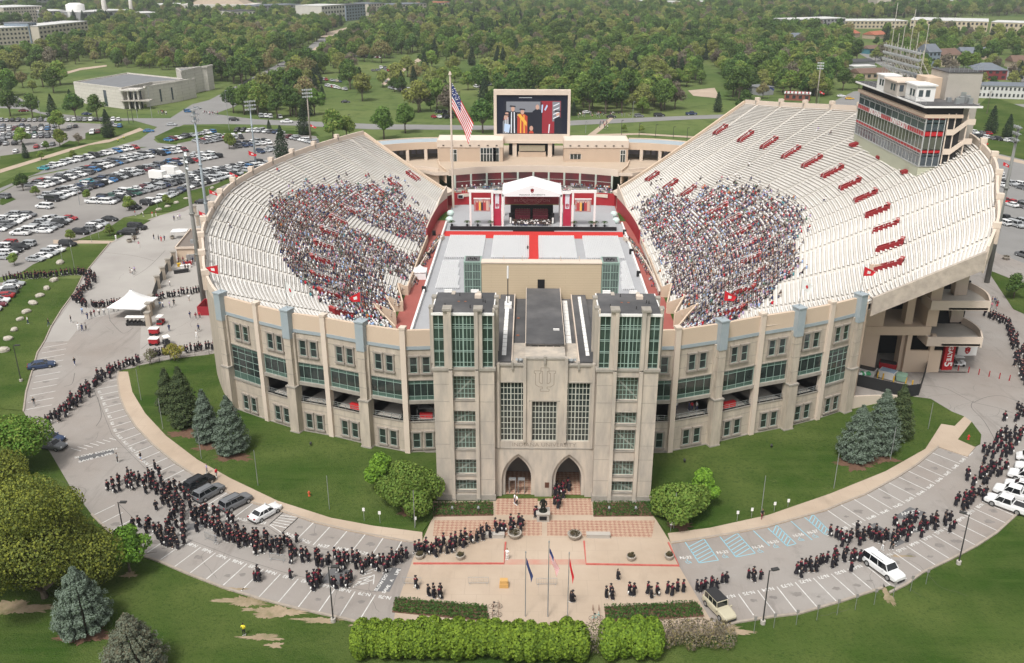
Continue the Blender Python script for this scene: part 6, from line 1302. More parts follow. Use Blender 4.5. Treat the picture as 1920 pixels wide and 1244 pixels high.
# ------------------------------------------------------------------ vehicles
TYRE = mat('tyre', (.018,.018,.018), .9); RIM = mat('wheel_rim', (.42,.43,.44), .35, metal=.7); CGL = mat('car_glass', (.012,.014,.017), .05, spec=.8); LMP = mat('headlight_lens', (.65,.67,.70), .15); TLP = mat('tail_light', (.30,.01,.01), .3); CTR = mat('car_trim', (.03,.03,.032), .5)
PAINT = {n: mat('paint_'+n, c, .25, spec=.6) for n, c in dict(white=(.72,.725,.73), silver=(.38,.395,.41), grey=(.15,.155,.165), black=(.016,.017,.02), darkblue=(.025,.045,.10), blue=(.04,.16,.36), red=(.32,.015,.02), maroon=(.13,.018,.028), beige=(.46,.42,.31), teal=(.05,.28,.33), orange=(.35,.08,.02), green=(.04,.11,.09), yellow=(.6,.35,.03)).items()}
SHP = {  # lower stations (x, zb, zt, hw); greenhouse base/top x front,rear ; z belt, z roof, hw base, hw top ; wheel x, r
 'sedan': ([(-2.42,.38,.78,.66),(-2.25,.24,.95,.84),(-1.5,.20,1.0,.91),(0,.19,.96,.92),(1.1,.20,.95,.91),(1.95,.22,.84,.88),(2.3,.26,.72,.78),(2.42,.36,.6,.62)], (1.15,.42,-1.15,-1.85), .94, 1.44, .84, .62, 1.42, .33),
 'suv': ([(-2.35,.4,.95,.78),(-2.22,.28,1.08,.90),(-1.3,.26,1.12,.95),(0,.25,1.10,.96),(1.0,.26,1.08,.95),(1.85,.28,1.0,.92),(2.25,.32,.88,.84),(2.36,.45,.72,.7)], (1.15,.5,-2.02,-2.28), 1.08, 1.70, .88, .70, 1.42, .37),
 'long': ([(-2.82,.42,1.1,.88),(-2.75,.32,1.18,.98),(-1.3,.30,1.2,1.01),(0,.30,1.18,1.01),(1.2,.31,1.16,1.01),(2.3,.33,1.12,.97),(2.7,.36,1.02,.92),(2.84,.45,.85,.85)], (1.5,.95,-2.55,-2.78), 1.16, 1.88, .95, .78, 1.65, .41),
 'van': ([(-2.55,.35,1.2,.9),(-2.5,.26,1.3,.98),(0,.25,1.3,.99),(1.2,.26,1.28,.98),(2.1,.3,1.05,.92),(2.5,.4,.8,.78)], (1.7,.95,-2.4,-2.5), 1.25, 2.0, .94, .84, 1.6, .35)}
def car_bits(kind):
    st_, (fb_, ft, rt, rb), zb_, zr2, hb, ht, wx, wr = SHP['suv' if kind == 'jeep' else 'long' if kind == 'pickup' else kind]
    body, gl, tr = MB(), MB(), MB(); sx = .97
    rings = []
    for x, z0, z1, hw in st_:
        if kind == 'pickup' and x < -1.0: z1 = 1.22
        rings.append([(x,-hw*.92,z0),(x,hw*.92,z0),(x,hw,z0+.14),(x,hw,z1-.24),(x,hw*.93,z1-.05),(x,hw*.78,z1),(x,-hw*.78,z1),(x,-hw*.93,z1-.05),(x,-hw,z1-.24),(x,-hw,z0+.14)])
    body.loft(rings, 0)
    if kind == 'pickup': fb_, ft, rt, rb = 1.5, .95, -.55, -.75
    if kind == 'jeep': fb_, ft, rt, rb, zr2, hb, ht = .55, .42, -1.95, -2.0, 1.85, .78, .74
    V = lambda x, h, z: [(x,-h,z),(x,h,z)]
    P = V(fb_,hb,zb_-.06)+V(rb,hb,zb_-.06)+V(ft,ht,zr2-.05)+V(rt,ht,zr2-.05)
    gl.add(P, [(0,1,5,4),(3,2,6,7),(1,3,7,5),(2,0,4,6)], 0)
    q = .05; body.loft([[(ft+.08,-ht-.02,zr2-.08),(ft+.08,ht+.02,zr2-.08),(rt-.08,ht+.02,zr2-.08),(rt-.08,-ht-.02,zr2-.08)],[(ft+.02,-ht*.97,zr2-.01),(ft+.02,ht*.97,zr2-.01),(rt-.02,ht*.97,zr2-.01),(rt-.02,-ht*.97,zr2-.01)],[(ft-.2,-ht*.75,zr2+.03),(ft-.2,ht*.75,zr2+.03),(rt+.2,ht*.75,zr2+.03),(rt+.2,-ht*.75,zr2+.03)]], 0)
    for s_ in (-1,1):
        for (xb, xt) in ((fb_,ft),(rb,rt)): body.tube((xb,s_*hb,zb_-.04),(xt,s_*ht,zr2-.05),.055,.045,5)
        n_ = 1 if kind == 'pickup' else 2
        for t in ([.48] if n_ == 1 else [.36,.68]):
            xb, xt = fb_+(rb-fb_)*t, ft+(rt-ft)*t; body.tube((xb,s_*(hb+.005),zb_-.04),(xt,s_*(ht+.005),zr2-.05),.04,.035,4)
        if kind in ('van','long') and kind == 'van': pass
    x0, x1 = st_[0][0], st_[-1][0]
    if kind == 'pickup':
        tr.box(-2.6,-.85,-.78,.78,1.221,1.235,0); body.box(-2.7,-2.6,-.9,.9,1.2,1.3); 
        for s_ in (-1,1): body.box(-2.7,-.8,s_*.8,s_*.95,1.2,1.34)
    if kind == 'jeep': tr.box(-2.0,.45,-.76,.76,zr2+.03,zr2+.06,0); body.tube((-2.3,0,1.05),(-2.5,0,1.05),.38,n=12)
    tr.box(x0-.03, x0+.25, -.8, .8, .3, .5); tr.box(x1-.25, x1+.03, -.72, .72, .28, .48)
    return body, gl, tr, (x0, x1, wx, wr, st_[3][3])
def wheel_mb(r):
    t, m_ = MB(), MB(); t.tube((0,-.12,0),(0,.12,0),r,n=16); m_.tube((0,.10,0),(0,.135,0),r*.62,n=10); return t, m_
CARM = {}
def car_mesh(kind, col):
    if (kind, col) in CARM: return CARM[(kind, col)]
    body, gl, tr, (x0, x1, wx, wr, hw) = car_bits(kind); b = MB(); b.add(body.v, body.f, 0); b.add(gl.v, gl.f, 1); b.add(tr.v, tr.f, 2)
    for sx in (-1,1):
        for sy in (-1,1):
            b.tube((sx*wx, sy*(hw-.22), wr),(sx*wx, sy*(hw+.005), wr), wr, n=10, m=2); b.tube((sx*wx, sy*(hw+.0), wr),(sx*wx, sy*(hw+.02), wr), wr*.55, n=8, m=3)
    for sy in (-1,1): b.box(x1-.12, x1-.01, sy*.45, sy*.68, .62, .76, 3); b.box(x0+.01, x0+.1, sy*.5, sy*.72, .72, .88, 4)
    me = b.mesh('parked_car', [PAINT[col], CGL, TYRE, LMP, TLP]); CARM[(kind, col)] = me; return me
def car_parts(name, kind, col, label, cat, px0, py0, px1, py1, col2=None, lift=.02):
    """front axle over pixel 0, rear axle over pixel 1"""
    a, c_ = G(px0, py0, lift), G(px1, py1, lift); m = (a+c_)/2; rz = math.atan2(a.y-c_.y, a.x-c_.x)
    t = thing(name, label, cat, (m.x, m.y, lift), rz); body, gl, tr, (x0, x1, wx, wr, hw) = car_bits(kind)
    o = body.build('body', PAINT[col], t); bv = o.modifiers.new('b','BEVEL'); bv.width = .03; bv.segments = 2; bv.limit_method = 'ANGLE'; bv.angle_limit = R(35)
    gl.build('windows', CGL, t); tr.build('trim', [CTR], t)
    tb, rb_ = wheel_mb(wr); tm = tb.mesh('wheel', [TYRE]); rm = rb_.mesh('rim', [RIM])
    for sx in (-1,1):
        for sy in (-1,1):
            w_ = ob('wheel', tm, (sx*wx, sy*(hw-.10), wr), 0 if sy > 0 else PI); w_.parent = t; r_ = ob('rim', rm); r_.parent = w_
    for sy in (-1,1):
        for (nm, xx, z, mm) in (('headlight', x1-.16, .64, LMP), ('tail_light', x0+.02, .78, TLP)):
            b = MB(); b.box(-.06,.1,-.13,.13,0,.15); l_ = b.build(nm, mm, t); l_.location = (xx, sy*.62, z)
        b = MB(); b.box(-.08,.08,-.1,.1,0,.15); l_ = b.build('mirror', PAINT[col], t); l_.location = (.85, sy*(hw+.06), 1.02)
    if kind in ('suv','long'):
        for sy in (-1,1): b = MB(); b.box(-1.6,.4,-.02,.02,0,.06); l_ = b.build('roof_rail', CTR, t); l_.location = (0, sy*.6, (1.72 if kind == 'suv' else 1.9))
    return t
car_parts('parked_car','suv','black','black SUV parked nearest the sidewalk on the left, first of three dark ones','car',392,903,358,921)
car_parts('parked_car','suv','grey','dark grey SUV in the middle of the three dark ones on the left','car',409,921,376,939)
car_parts('parked_car','suv','grey','dark grey hatchback SUV beside the white sedan','car',459,940,427,956)
car_parts('parked_car','sedan','white','white sedan with a dark sunroof by the hatched bay on the left','car',512,959,484,975)
car_parts('parked_car','long','white','white long SUV nosing over the kerb on the right','car',1673.6,1085,1635,1057.5)
car_parts('off_road_car','jeep','beige','beige boxy off-road car with grey hard top beside the right planted bed','car',1361,1160,1335,1133)
car_parts('parked_car','sedan','darkblue','dark sedan alone on the far left side of the pavement','car',96,687,62,692)
car_parts('parked_car','sedan','darkblue','dark blue car nosing out from under the trees at the left edge, upper one','car',109,829,80,826); car_parts('parked_car','sedan','grey','grey car nosing out from under the trees at the left edge, lower one','car',112,842,84,838)
for i, (a, c_, k, lab) in enumerate([((1863,944),(1910,961),'pickup','nearest white pickup truck in the row at the right edge'),((1880,926),(1925,940),'pickup','second white pickup truck from the front at the right edge'),((1893,914),(1938,926),'suv','third white vehicle from the front at the right edge'),((1907,897),(1950,909),'long','fourth white vehicle from the front at the right edge'),((1912,880),(1956,890),'suv','fifth white vehicle at the right edge, mostly out of the photo'),((1916,863),(1960,872),'van','farthest white vehicle of the row at the right edge')]):
    car_parts('pickup_truck' if k == 'pickup' else 'parked_car', k, 'white', lab, 'truck' if k == 'pickup' else 'car', *a, *c_)
car_parts('parked_car','long','black','black long SUV, lower of two parked on the pavement by the left lawn','car',228,440,252,440); car_parts('parked_car','long','black','black long SUV, upper of two parked on the pavement by the left lawn','car',270,431,246,429); car_parts('parked_car','sedan','black','black sedan alone beside the left grandstand','car',391,382,370,382)
def golf_cart(px, py, rz, col, label, rows=1):
    p = G(px, py); t = thing('golf_cart', label, 'golf cart', (p.x, p.y, .02), rz); L_ = 1.3+rows*.8; b = MB(); b.box(-L_/2,L_/2,-.58,.58,.28,.55); b.box(L_/2-.7,L_/2,-.55,.55,.55,.9); b.build('body', col, t)
    for i in range(rows): b = MB(); x = -L_/2+.2+i*.85; b.box(x,x+.5,-.5,.5,.55,.8); b.box(x,x+.1,-.5,.5,.8,1.2); b.build('seat', CTR, t)
    b = MB(); b.box(-L_/2,L_/2-.4,-.62,.62,1.85,1.92); b.build('canopy', WHITE if col is not BLACK else CTR, t); b = MB()
    for x in (-L_/2+.06,L_/2-.5):
        for y in (-.55,.55): b.tube((x,y,.6),(x,y,1.86),.025,n=5)
    b.build('canopy_frame', STEEL, t)
    for x in (-L_/2+.3,L_/2-.35):
        for y in (-.55,.55): b = MB(); b.tube((0,-.08,0),(0,.08,0),.24,n=10); w_ = b.build('wheel', TYRE, t); w_.location = (x,y,.24)
golf_cart(258,610,0,CTR,'long dark golf cart with several rows of seats left of the gate',4); golf_cart(302,608,PI/2,PAINT['red'],'small red golf cart inside the left gate'); golf_cart(313,647,2.2,CTR,'small dark utility cart by the left fence'); golf_cart(1797,686,0,PAINT['white'],'white golf cart beside the tall red gate sign'); 
# car park rows: (start px, end px, heading sign, facing)
NM = {'sedan':'sedan','suv':'SUV','long':'long SUV','van':'van','pickup':'pickup truck'}
CARS = []
def row(p0, p1, lab, n=None, gaps=0, seed=0, ang=None, double=0.0):
    a, c_ = G(*p0), G(*p1); L_ = (c_-a).length; n = n or int(L_/2.72); d = (c_-a).normalized(); rr = random.Random(seed+int(p0[0]*7+p0[1]))
    for i in range(n):
        if rr.random() < gaps: continue
        p = a+(c_-a)*((i+.5)/n)+Vector((rr.uniform(-.12,.12), rr.uniform(-.25,.25), 0)); h = (math.atan2(d.y,d.x)-PI/2 if ang is None else ang)+(PI if rr.random() < .35 else 0)+rr.uniform(-.03,.03)
        k = rr.choices(['sedan','suv','long','van','pickup'], [8,11,2,1.4,1.6])[0]; col = rr.choices(['white','silver','grey','black','darkblue','blue','red','maroon','beige','green','teal'], [23,20,20,17,5,2.5,4.5,3,2,1.5,.5])[0]
        CARS.append((p.x, p.y, h, k, col, lab))
def prow(path, lab, double=True, gaps=.04, ang=None):
    P = smooth_line([G(*p) for p in path], 10); D = [0]
    for a, c_ in zip(P[:-1], P[1:]): D.append(D[-1]+(c_-a).length)
    rr = random.Random(int(path[0][0]*7+path[0][1])); n = int(D[-1]/2.6); j = 0
    for i in range(n):
        s_ = D[-1]*(i+.5)/n
        while j < len(D)-2 and D[j+1] < s_: j += 1
        p = P[j].lerp(P[j+1], (s_-D[j])/max(.01, D[j+1]-D[j])); q = P[min(j+3,len(P)-1)]-P[max(j-2,0)]; d = q.normalized(); nn = Vector((d.y,-d.x,0))
        for o_ in ((-2.55, 2.55) if double else (0,)):
            if rr.random() < gaps: continue
            w_ = p+nn*(o_+rr.uniform(-.25,.25)); h = (math.atan2(nn.y,nn.x) if ang is None else ang)+(PI if (o_ < 0) != (rr.random() < .25) else 0)+rr.uniform(-.03,.03)
            k = rr.choices(['sedan','suv','long','van','pickup'], [8,11,2,1.2,1.4])[0]; col = rr.choices(['white','silver','grey','black','darkblue','blue','red','maroon','beige','green','teal'], [28,23,18,17,4,1.6,4,2.5,1.6,1,.4])[0]; CARS.append((w_.x, w_.y, h, k, col, lab))
M_ = ' of the left car park'
for path, dbl, lab in [([(77,320),(165,298),(258,279)],0,'in the farthest single row'),([(62,353),(130,333),(220,305),(300,289),(347,282)],1,'in the farthest double row'),([(82,379),(130,362),(220,334),(300,314),(407,293)],1,'in the second double row'),([(185,384),(220,371),(300,349),(400,325),(497,307)],1,'in the third double row'),([(247,394),(307,374),(351,354),(424,334),(480,319)],0,'in the single row by the lawn'),([(50,444),(85,427),(120,410)],1,'in the lower left double row'),([(-25,436),(10,419),(45,404)],1,'in the row at the left edge'),([(148,442),(180,427),(212,412)],0,'in the lower single row by the lawn'),([(62,493),(98,476),(135,459)],0,'in the row above the graduates on the path'),([(-20,489),(12,472),(42,458)],1,'in the left edge block above the path'),([(-30,598),(0,566),(28,533)],0,'in the row below the path'),
   ([(312,266),(355,257),(403,249)],0,'in the upper row by the far lawn'),([(439,247),(485,248),(532,252)],0,'in the upper row by the far road'),([(370,269),(420,261),(457,258)],1,'in the upper middle block'),([(437,276),(470,272),(505,268)],1,'in the upper right block'),([(541,259),(566,264),(592,270)],0,'in the slanting row near the conifer'),([(355,294),(380,293),(402,291)],1,'in the short block by the dark van'),([(482,288),(500,285),(515,281)],0,'behind the left rim')]: prow(path, lab+M_, bool(dbl))
for a, c_ in [((-12,228),(228,227)),((-12,241),(108,239)),((125,241),(148,239)),((-12,246),(108,244)),((-12,255),(108,254)),((-12,260),(108,258)),((-12,268),(42,266)),((-12,273),(36,271)),((62,279),(105,272)),((18,288),(42,285)),((168,252),(190,249)),((208,236),(228,240))]: prow([a, c_], 'in the upper left car park before the museum', False, .05, PI/2+.3)
for a, c_ in [((1814,256),(1905,268)),((1808,250),(1870,254)),((1866,344),(1925,351)),((1868,349),(1925,356)),((1868,378),(1925,385)),((1868,384),(1925,391)),((1872,413),(1925,420)),((1870,420),(1915,427)),((1905,478),(1935,486)),((1862,334),(1880,336))]: prow([a, c_], 'in the car park at the right edge', False, .05, 1.9)
for a, c_ in [((695,134),(732,134)),((703,128),(726,129)),((724,155),(770,172)),((725,165),(765,174)),((808,221),(850,222)),((815,212),(850,213)),((660,106),(720,110)),((485,220),(530,222)),((610,162),(650,170)),((890,165),(920,160)),((1008,150),(1025,150)),((600,150),(640,155)),((1640,105),(1690,130)),((1660,110),(1700,128)),((890,150),(915,146)),((1000,196),(1025,196))]: prow([a, c_], 'parked on the grass among the park trees', False, .1, PI/2+.4)
for px, py, rz, k, col, lab in [(322,236,.1,'sedan','silver','on the road just below the crosswalk'),(279,248,.3,'sedan','blue','driving on the road left of the crosswalk'),(439,227,0,'suv','black','on the far road right of the crossing'),(538,231,0,'pickup','white','on the far road left of the tall light pole'),(647,229,0,'suv','silver','on the far road behind the left grandstand'),(1146,221,.1,'sedan','black','on the far road nearest the crossing people'),(1198,220,.1,'suv','grey','second on the far road behind the right wing'),(1236,219,.15,'long','black','third on the far road behind the right wing'),(1296,216,.15,'pickup','darkblue','farthest right on the far road behind the right wing'),(1100,213,.6,'sedan','white','turning beside the group of people right of the video board'),(1593,187,0,'sedan','yellow','taxi-coloured one by the ticket building'),(1577,182,0,'sedan','white','by the ticket building'),(1818,192,.2,'suv','white','at the junction right of the press box'),(648,193,.1,'sedan','black','on the park road left of the flagpole'),(84,391,2.9,'long','white','driving across the main car park'),(163,216,0,'sedan','darkblue','on the road before the museum'),(355,211,.6,'suv','blue','waiting at the far side of the crossing'),(369,205,.6,'sedan','silver','behind the blue one at the far side of the crossing'),(45,210,.3,'sedan','maroon','on the curved road at the upper left'),(1870,327,.1,'suv','white','alone by the sidewalk in the right car park'),(8,372,2.9,'suv','grey','alone at the left edge of the main car park'),(440,352,2.9,'van','white','beside the left grandstand rim')]:
    p = G(px, py); me = car_mesh(k, col); o = ob('car' if 'road' in lab or 'cross' in lab else 'parked_car', me, (p.x, p.y, .02), rz); tag(o, ('' if col == 'yellow' else {'darkblue':'dark blue'}.get(col, col)+' ')+('yellow ' if col == 'yellow' else '')+NM[k]+' '+lab, 'car')
CARS.sort(key=lambda t: t[0]**2+t[1]**2)
for x, y, h, k, col, lab in CARS[:300]:
    o = ob('parked_car' if k != 'pickup' else 'pickup_truck', car_mesh(k, col), (x, y, .02), h); tag(o, '%s %s %s' % ({'darkblue':'dark blue'}.get(col, col), NM[k], lab), 'car', 'cars parked round the stadium')
keys = sorted(CARM); kidx = {}
rest = CARS[300:]
ks = sorted(set((k, c) for _,_,_,k,c,_ in rest)); ms_ = [car_mesh(*q) for q in ks]
scatter('parked_cars', [(x, y, .02, h, 1, ks.index((k, c))) for x, y, h, k, c, _ in rest], ms_, 'the many cars standing in the farther rows and beyond', 'cars')
print('cars', len(CARS))
for i, (px, py) in enumerate([(302,340),(325,331)]):
    p = G(px, py); t = thing('box_truck', ('left' if i == 0 else 'right')+' of two white box trucks in the main car park', 'truck', (p.x, p.y, .02), 2.75+PI, 'box trucks in the car park')
    b = MB(); b.box(-4.2,2.0,-1.2,1.2,1.0,3.6); b.build('cargo_box', WHITE, t); b = MB(); b.loft([[(2.1,-1.1,.5),(2.1,1.1,.5),(2.1,1.1,2.3),(2.1,-1.1,2.3)],[(3.3,-1.1,.5),(3.3,1.1,.5),(3.0,1.0,2.3),(3.0,-1.0,2.3)],[(4.2,-1.0,.5),(4.2,1.0,.5),(4.2,.95,1.3),(4.2,-.95,1.3)]]); b.build('cab', WHITE, t)
    b = MB(); b.box(-4.2,3.5,-.5,.5,.5,.95); b.build('chassis', CTR, t); b = MB(); b.add([(3.32,-.95,1.45),(3.32,.95,1.45),(3.06,.9,2.2),(3.06,-.9,2.2)], [(0,1,2,3)]); b.build('windscreen', CGL, t)
    for x in (-2.8,3.2):
        for y in (-1,1): b = MB(); b.tube((0,-.15,0),(0,.15,0),.48,n=12); w_ = b.build('wheel', TYRE, t); w_.location = (x,y,.48)
# ------------------------------------------------------------------ people
SKIN = [mat('skin_light', (.50,.32,.24), .6), mat('skin_brown', (.22,.12,.08), .6)]; HAIR = [mat('hair_dark', (.025,.018,.014), .8), mat('hair_brown', (.055,.032,.022), .8), mat('hair_fair', (.22,.15,.09), .8)]
GOWN = mat('black_gown', (.012,.012,.016), .75, (.022,.02,.026), 4); HOOD = mat('crimson_hood', (.17,.010,.028), .8)
def ell(z, rx, ry, n=10, ox=0, oy=0): return [(ox+rx*math.cos(2*PI*i/n), oy+ry*math.sin(2*PI*i/n), z) for i in range(n)]
def person_mesh(name, top, low, skin, hair, gown=False, cap=False, hood=False, step=.0, armbend=0, mats_top=None, h=1.74, bag=False, slim=1.0):
    b = MB(); s = h/1.74   # materials: 0 top 1 lower 2 skin 3 hair 4 extra 5 shoes/white
    def L_(rings, m, cap_=True): b.loft(rings, m, cap_)
    if gown:
        R_ = [ell(.22,.28*slim,.24,10,0,step*.25), ell(.6,.245*slim,.20), ell(1.0,.23,.18), ell(1.22,.235,.165), ell(1.40,.215,.14), ell(1.47,.12,.09)]
        for i in range(len(R_)-1): L_([R_[i],R_[i+1]], 4 if (hood and i == 4) else 0, False)
        L_([ell(1.47,.12,.09),ell(1.50,.058,.055),ell(1.55,.065,.07,oy=.01),ell(1.60,.078,.09,oy=.01)], 2, False); b.loft([ell(1.50,.085,.05,oy=-.05),ell(1.64,.095,.06,oy=-.05)], 3); L_([ell(1.60,.085,.098,oy=.0),ell(1.70,.09,.105,oy=-.005),ell(1.76,.055,.065,oy=-.01)], 3)
        for sx in (-1,1):
            e_ = (sx*.30, .05+.12*armbend, 1.08); b.tube((sx*.19,0,1.40), e_, .075, .10, 6, 0); b.tube(e_, (sx*(.22-.06*armbend), .12+.2*armbend, .92+.14*armbend), .10, .13, 6, 0)
            b.tube((sx*(.22-.06*armbend), .12+.2*armbend, .92+.14*armbend), (sx*(.21-.06*armbend), .17+.22*armbend, .86+.14*armbend), .035, .03, 5, 2)
            b.tube((sx*.1, sx*step*.18, .3),(sx*.1, sx*step*.3, .06), .06, .045, 6, 1); b.box(sx*.1-.045, sx*.1+.045, sx*step*.3-.08, sx*step*.3+.16, 0, .08, 5)
        if hood: b.tube((0,-.15,1.40),(0,-.17,1.1),.09,.04,6,4)
        if cap: b.box(-.15,.15,-.15,.15,1.765,1.785,0); b.tube((0,0,1.70),(0,0,1.77),.09,.085,8,0); b.tube((.1,.1,1.78),(.15,.13,1.62),.008,.012,4,4)
        if bag: b.box(.2,.42,.0,.1,.45,.75,5)
    else:
        for sx in (-1,1):
            b.tube((sx*.09,0,.90),(sx*.10, sx*step*.16,.48), .095, .065, 8, 1); b.tube((sx*.10, sx*step*.16,.48),(sx*.10, sx*step*.3-.03,.08), .062, .042, 8, 1 if not bag else 2); b.box(sx*.1-.045, sx*.1+.045, sx*step*.3-.09, sx*step*.3+.16, 0, .08, 5)
            e_ = (sx*.27, -.03, 1.12); b.tube((sx*.19,0,1.38), e_, .06, .045, 6, 0); b.tube(e_, (sx*(.25-.08*armbend), .06+.22*armbend, .90+.16*armbend), .042, .032, 6, 2); b.tube((sx*(.25-.08*armbend), .06+.22*armbend, .90+.16*armbend),(sx*(.25-.08*armbend), .09+.24*armbend, .82+.16*armbend), .035, .025, 5, 2)
        L_([ell(.84,.15*slim,.11),ell(.95,.165*slim,.12)], 1, True); L_([ell(.94,.165*slim,.12),ell(1.12,.155,.11),ell(1.32,.20,.125),ell(1.41,.18,.10),ell(1.46,.075,.07)], 0, True)
        L_([ell(1.44,.055,.055),ell(1.52,.05,.055),ell(1.56,.065,.07,oy=.01),ell(1.62,.08,.095,oy=.01)], 2, True); L_([ell(1.62,.085,.10),ell(1.70,.085,.10),ell(1.75,.05,.06)], 3, True)
    if s != 1: b.v = [(x*s,y*s,z*s) for x,y,z in b.v]
    return b.mesh(name, [top, low, skin, hair, HOOD, WHITE], True)
GR = []
for i in range(8): GR.append(person_mesh('person', GOWN, CTR if i % 3 else SKIN[i % 2], SKIN[0 if i % 4 else 1], HAIR[i % 3], gown=True, cap=i not in (1,4), hood=i % 2 == 0 or i == 5, step=(0,.5,-.6,.7,0,.8,-.5,.3)[i], armbend=(.2,.9,.1,.5,1,.3,.7,.1)[i], h=(1.8,1.66,1.78,1.7,1.62,1.82,1.74,1.68)[i], bag=i in (2,5), slim=(1,.9,1.05,.95,1,1.1,.92,1)[i]))
CC = {'white':(.8,.8,.8),'black':(.02,.02,.022),'navy':(.025,.04,.12),'red':(.5,.02,.035),'grey':(.25,.25,.26),'pale blue':(.33,.46,.7),'pink':(.6,.25,.32),'tan':(.5,.46,.42),'green':(.08,.2,.12),'yellow':(.75,.65,.05),'lavender':(.42,.35,.55),'brown':(.08,.06,.07),'maroon':(.2,.03,.05),'teal':(.08,.3,.34),'orange':(.6,.2,.05)}
CM = {k: mat('cloth_'+k.replace(' ','_'), v, .85) for k, v in CC.items()}
CV = {}
def civ(top, low, step=.5, arm=.2, shorts=False):
    k = (top, low, step > .2, shorts)
    if k not in CV: CV[k] = person_mesh('person', CM[top], CM[low], SKIN[hash(top) % 2 if top in ('grey','tan') else 0], HAIR[len(top) % 3], step=step, armbend=arm, h=1.72, bag=shorts)
    return CV[k]
# queues: path in photo pixels (feet), number of people, spread across, label
QUE = [([(8,527),(40,524),(100,520),(150,514),(172,518)],62,2.2,'in the long queue on the path between the left lawns'),
 ([(174,520),(170,535),(156,548),(145,560),(152,573),(188,579)],58,2.4,'in the bend of the queue on the left pavement'),([(190,578),(230,574)],14,1.4,'in the queue just left of the white tent'),
 ([(292,566),(330,556),(372,550),(395,546)],26,1.6,'queueing inside the left gate behind the tent'),
 ([(92,797),(112,782),(140,762),(165,735)],40,3.4,'in the queue coming out from the trees at the left'),([(165,738),(190,716),(208,700)],22,2.6,'in the middle of the queue crossing the left pavement'),([(208,700),(236,690),(263,680)],15,1.6,'at the head of the queue crossing the left pavement'),
 ([(290,670),(315,664)],8,1.2,'queueing by the yellow tree at the left gate'),([(345,662),(372,658),(418,652)],18,1.4,'queueing along the fence at the left end of the facade'),
 ([(210,912),(235,912),(262,908),(300,912)],34,5.5,'in the crowd at the left end of the big front queue'),([(290,925),(330,950),(365,975)],46,5,'in the front queue beside the parked dark SUVs'),([(365,972),(400,985),(440,1005)],34,4.6,'in the thick of the front queue on the left parking road'),([(430,1010),(500,1025),(540,1040)],50,4.6,'in the front queue below the white sedan'),
 ([(540,1045),(600,1058),(650,1062)],26,3.2,'where the front queue thins'),([(640,1062),(700,1066),(765,1052)],34,3.4,'in the front queue approaching the plaza'),([(775,1044),(830,1038),(880,1022)],32,3.0,'in the queue on the left raised pavement'),([(880,1020),(930,1003),(985,988)],24,2.4,'in the queue crossing the brick paving'),
 ([(1003,972),(1006,970)],2,.8,'standing beside the statue'),([(1042,955),(1052,945)],4,1.2,'nearing the right arch'),([(1042,935),(1052,925),(1056,915)],14,2.2,'crowding through the right arch'),
 ([(250,985),(285,1000),(312,1020)],16,3,'in the lower left group by the light pole'),([(300,1000),(330,1010),(335,1030)],22,4.6,'in the lower left group on the parking stalls'),
 ([(480,1092),(492,1085)],4,1.2,'in a small group between two left stalls'),([(545,1086),(550,1084)],1,.1,'walking alone over the left stalls'),([(572,1100),(600,1100),(600,1085)],12,2.4,'in the group left of the black lamp post'),([(620,1100),(655,1102),(650,1090)],7,2,'in the group right of the black lamp post'),
 ([(778,1104),(780,1104)],1,.1,'alone at the left end of the plaza'),([(800,1116),(830,1122)],5,1.2,'walking in a group across the left of the plaza'),([(1070,1130),(1074,1128)],2,.6,'walking past the right flagpole'),([(1157,1088),(1158,1088)],1,.1,'alone in the middle right of the plaza'),
 ([(1135,1120),(1148,1124)],3,.7,'walking third from the flagpoles on the right'),([(1178,1116),(1186,1120)],2,.6,'in a pair walking over the right of the plaza'),([(1208,1116),(1228,1112)],3,1,'in a loose group on the right of the plaza'),([(1248,1114),(1285,1108)],4,1.2,'at the right end of the plaza pavement'),
 ([(1298,1110),(1330,1104),(1362,1094)],10,1.8,'walking above the beige off-road car'),([(1398,1088),(1424,1086)],4,1,'walking near the right lamp post'),([(1486,1072),(1520,1070),(1550,1066)],15,2.2,'at the head of the dense right group'),([(1550,1062),(1600,1054),(1610,1050)],18,3.6,'in the dense right group beside the white long SUV'),
 ([(1565,1022),(1600,1016),(1640,1008)],20,3.2,'in the right group along the blue stalls'),([(1630,1010),(1680,1014),(1690,1000)],20,3.6,'in the right crowd over the painted words'),([(1690,998),(1735,985),(1780,978)],32,4.6,'in the right crowd below the sidewalk stalls'),([(1790,955),(1820,940),(1832,925)],20,3.2,'in the right queue opposite the white pickups'),([(1825,912),(1850,892),(1868,872)],26,3.2,'in the right queue near the little grass island'),([(1850,860),(1880,842),(1915,815)],34,4.6,'in the thick right queue by the white vehicles'),([(1905,800),(1925,770)],12,3.4,'in the right queue where it leaves the photo'),
 ([(1842,592),(1866,600),(1888,612)],22,2,'in the far right queue beyond the ramps'),([(1888,612),(1900,640),(1912,672)],30,2.4,'in the far right queue along the right edge'),([(1908,680),(1918,712)],12,2,'at the near end of the far right queue'),([(1912,668),(1925,730)],14,2.4,'at the right edge outside the bollards')]
rq = random.Random(3); GRADS = []
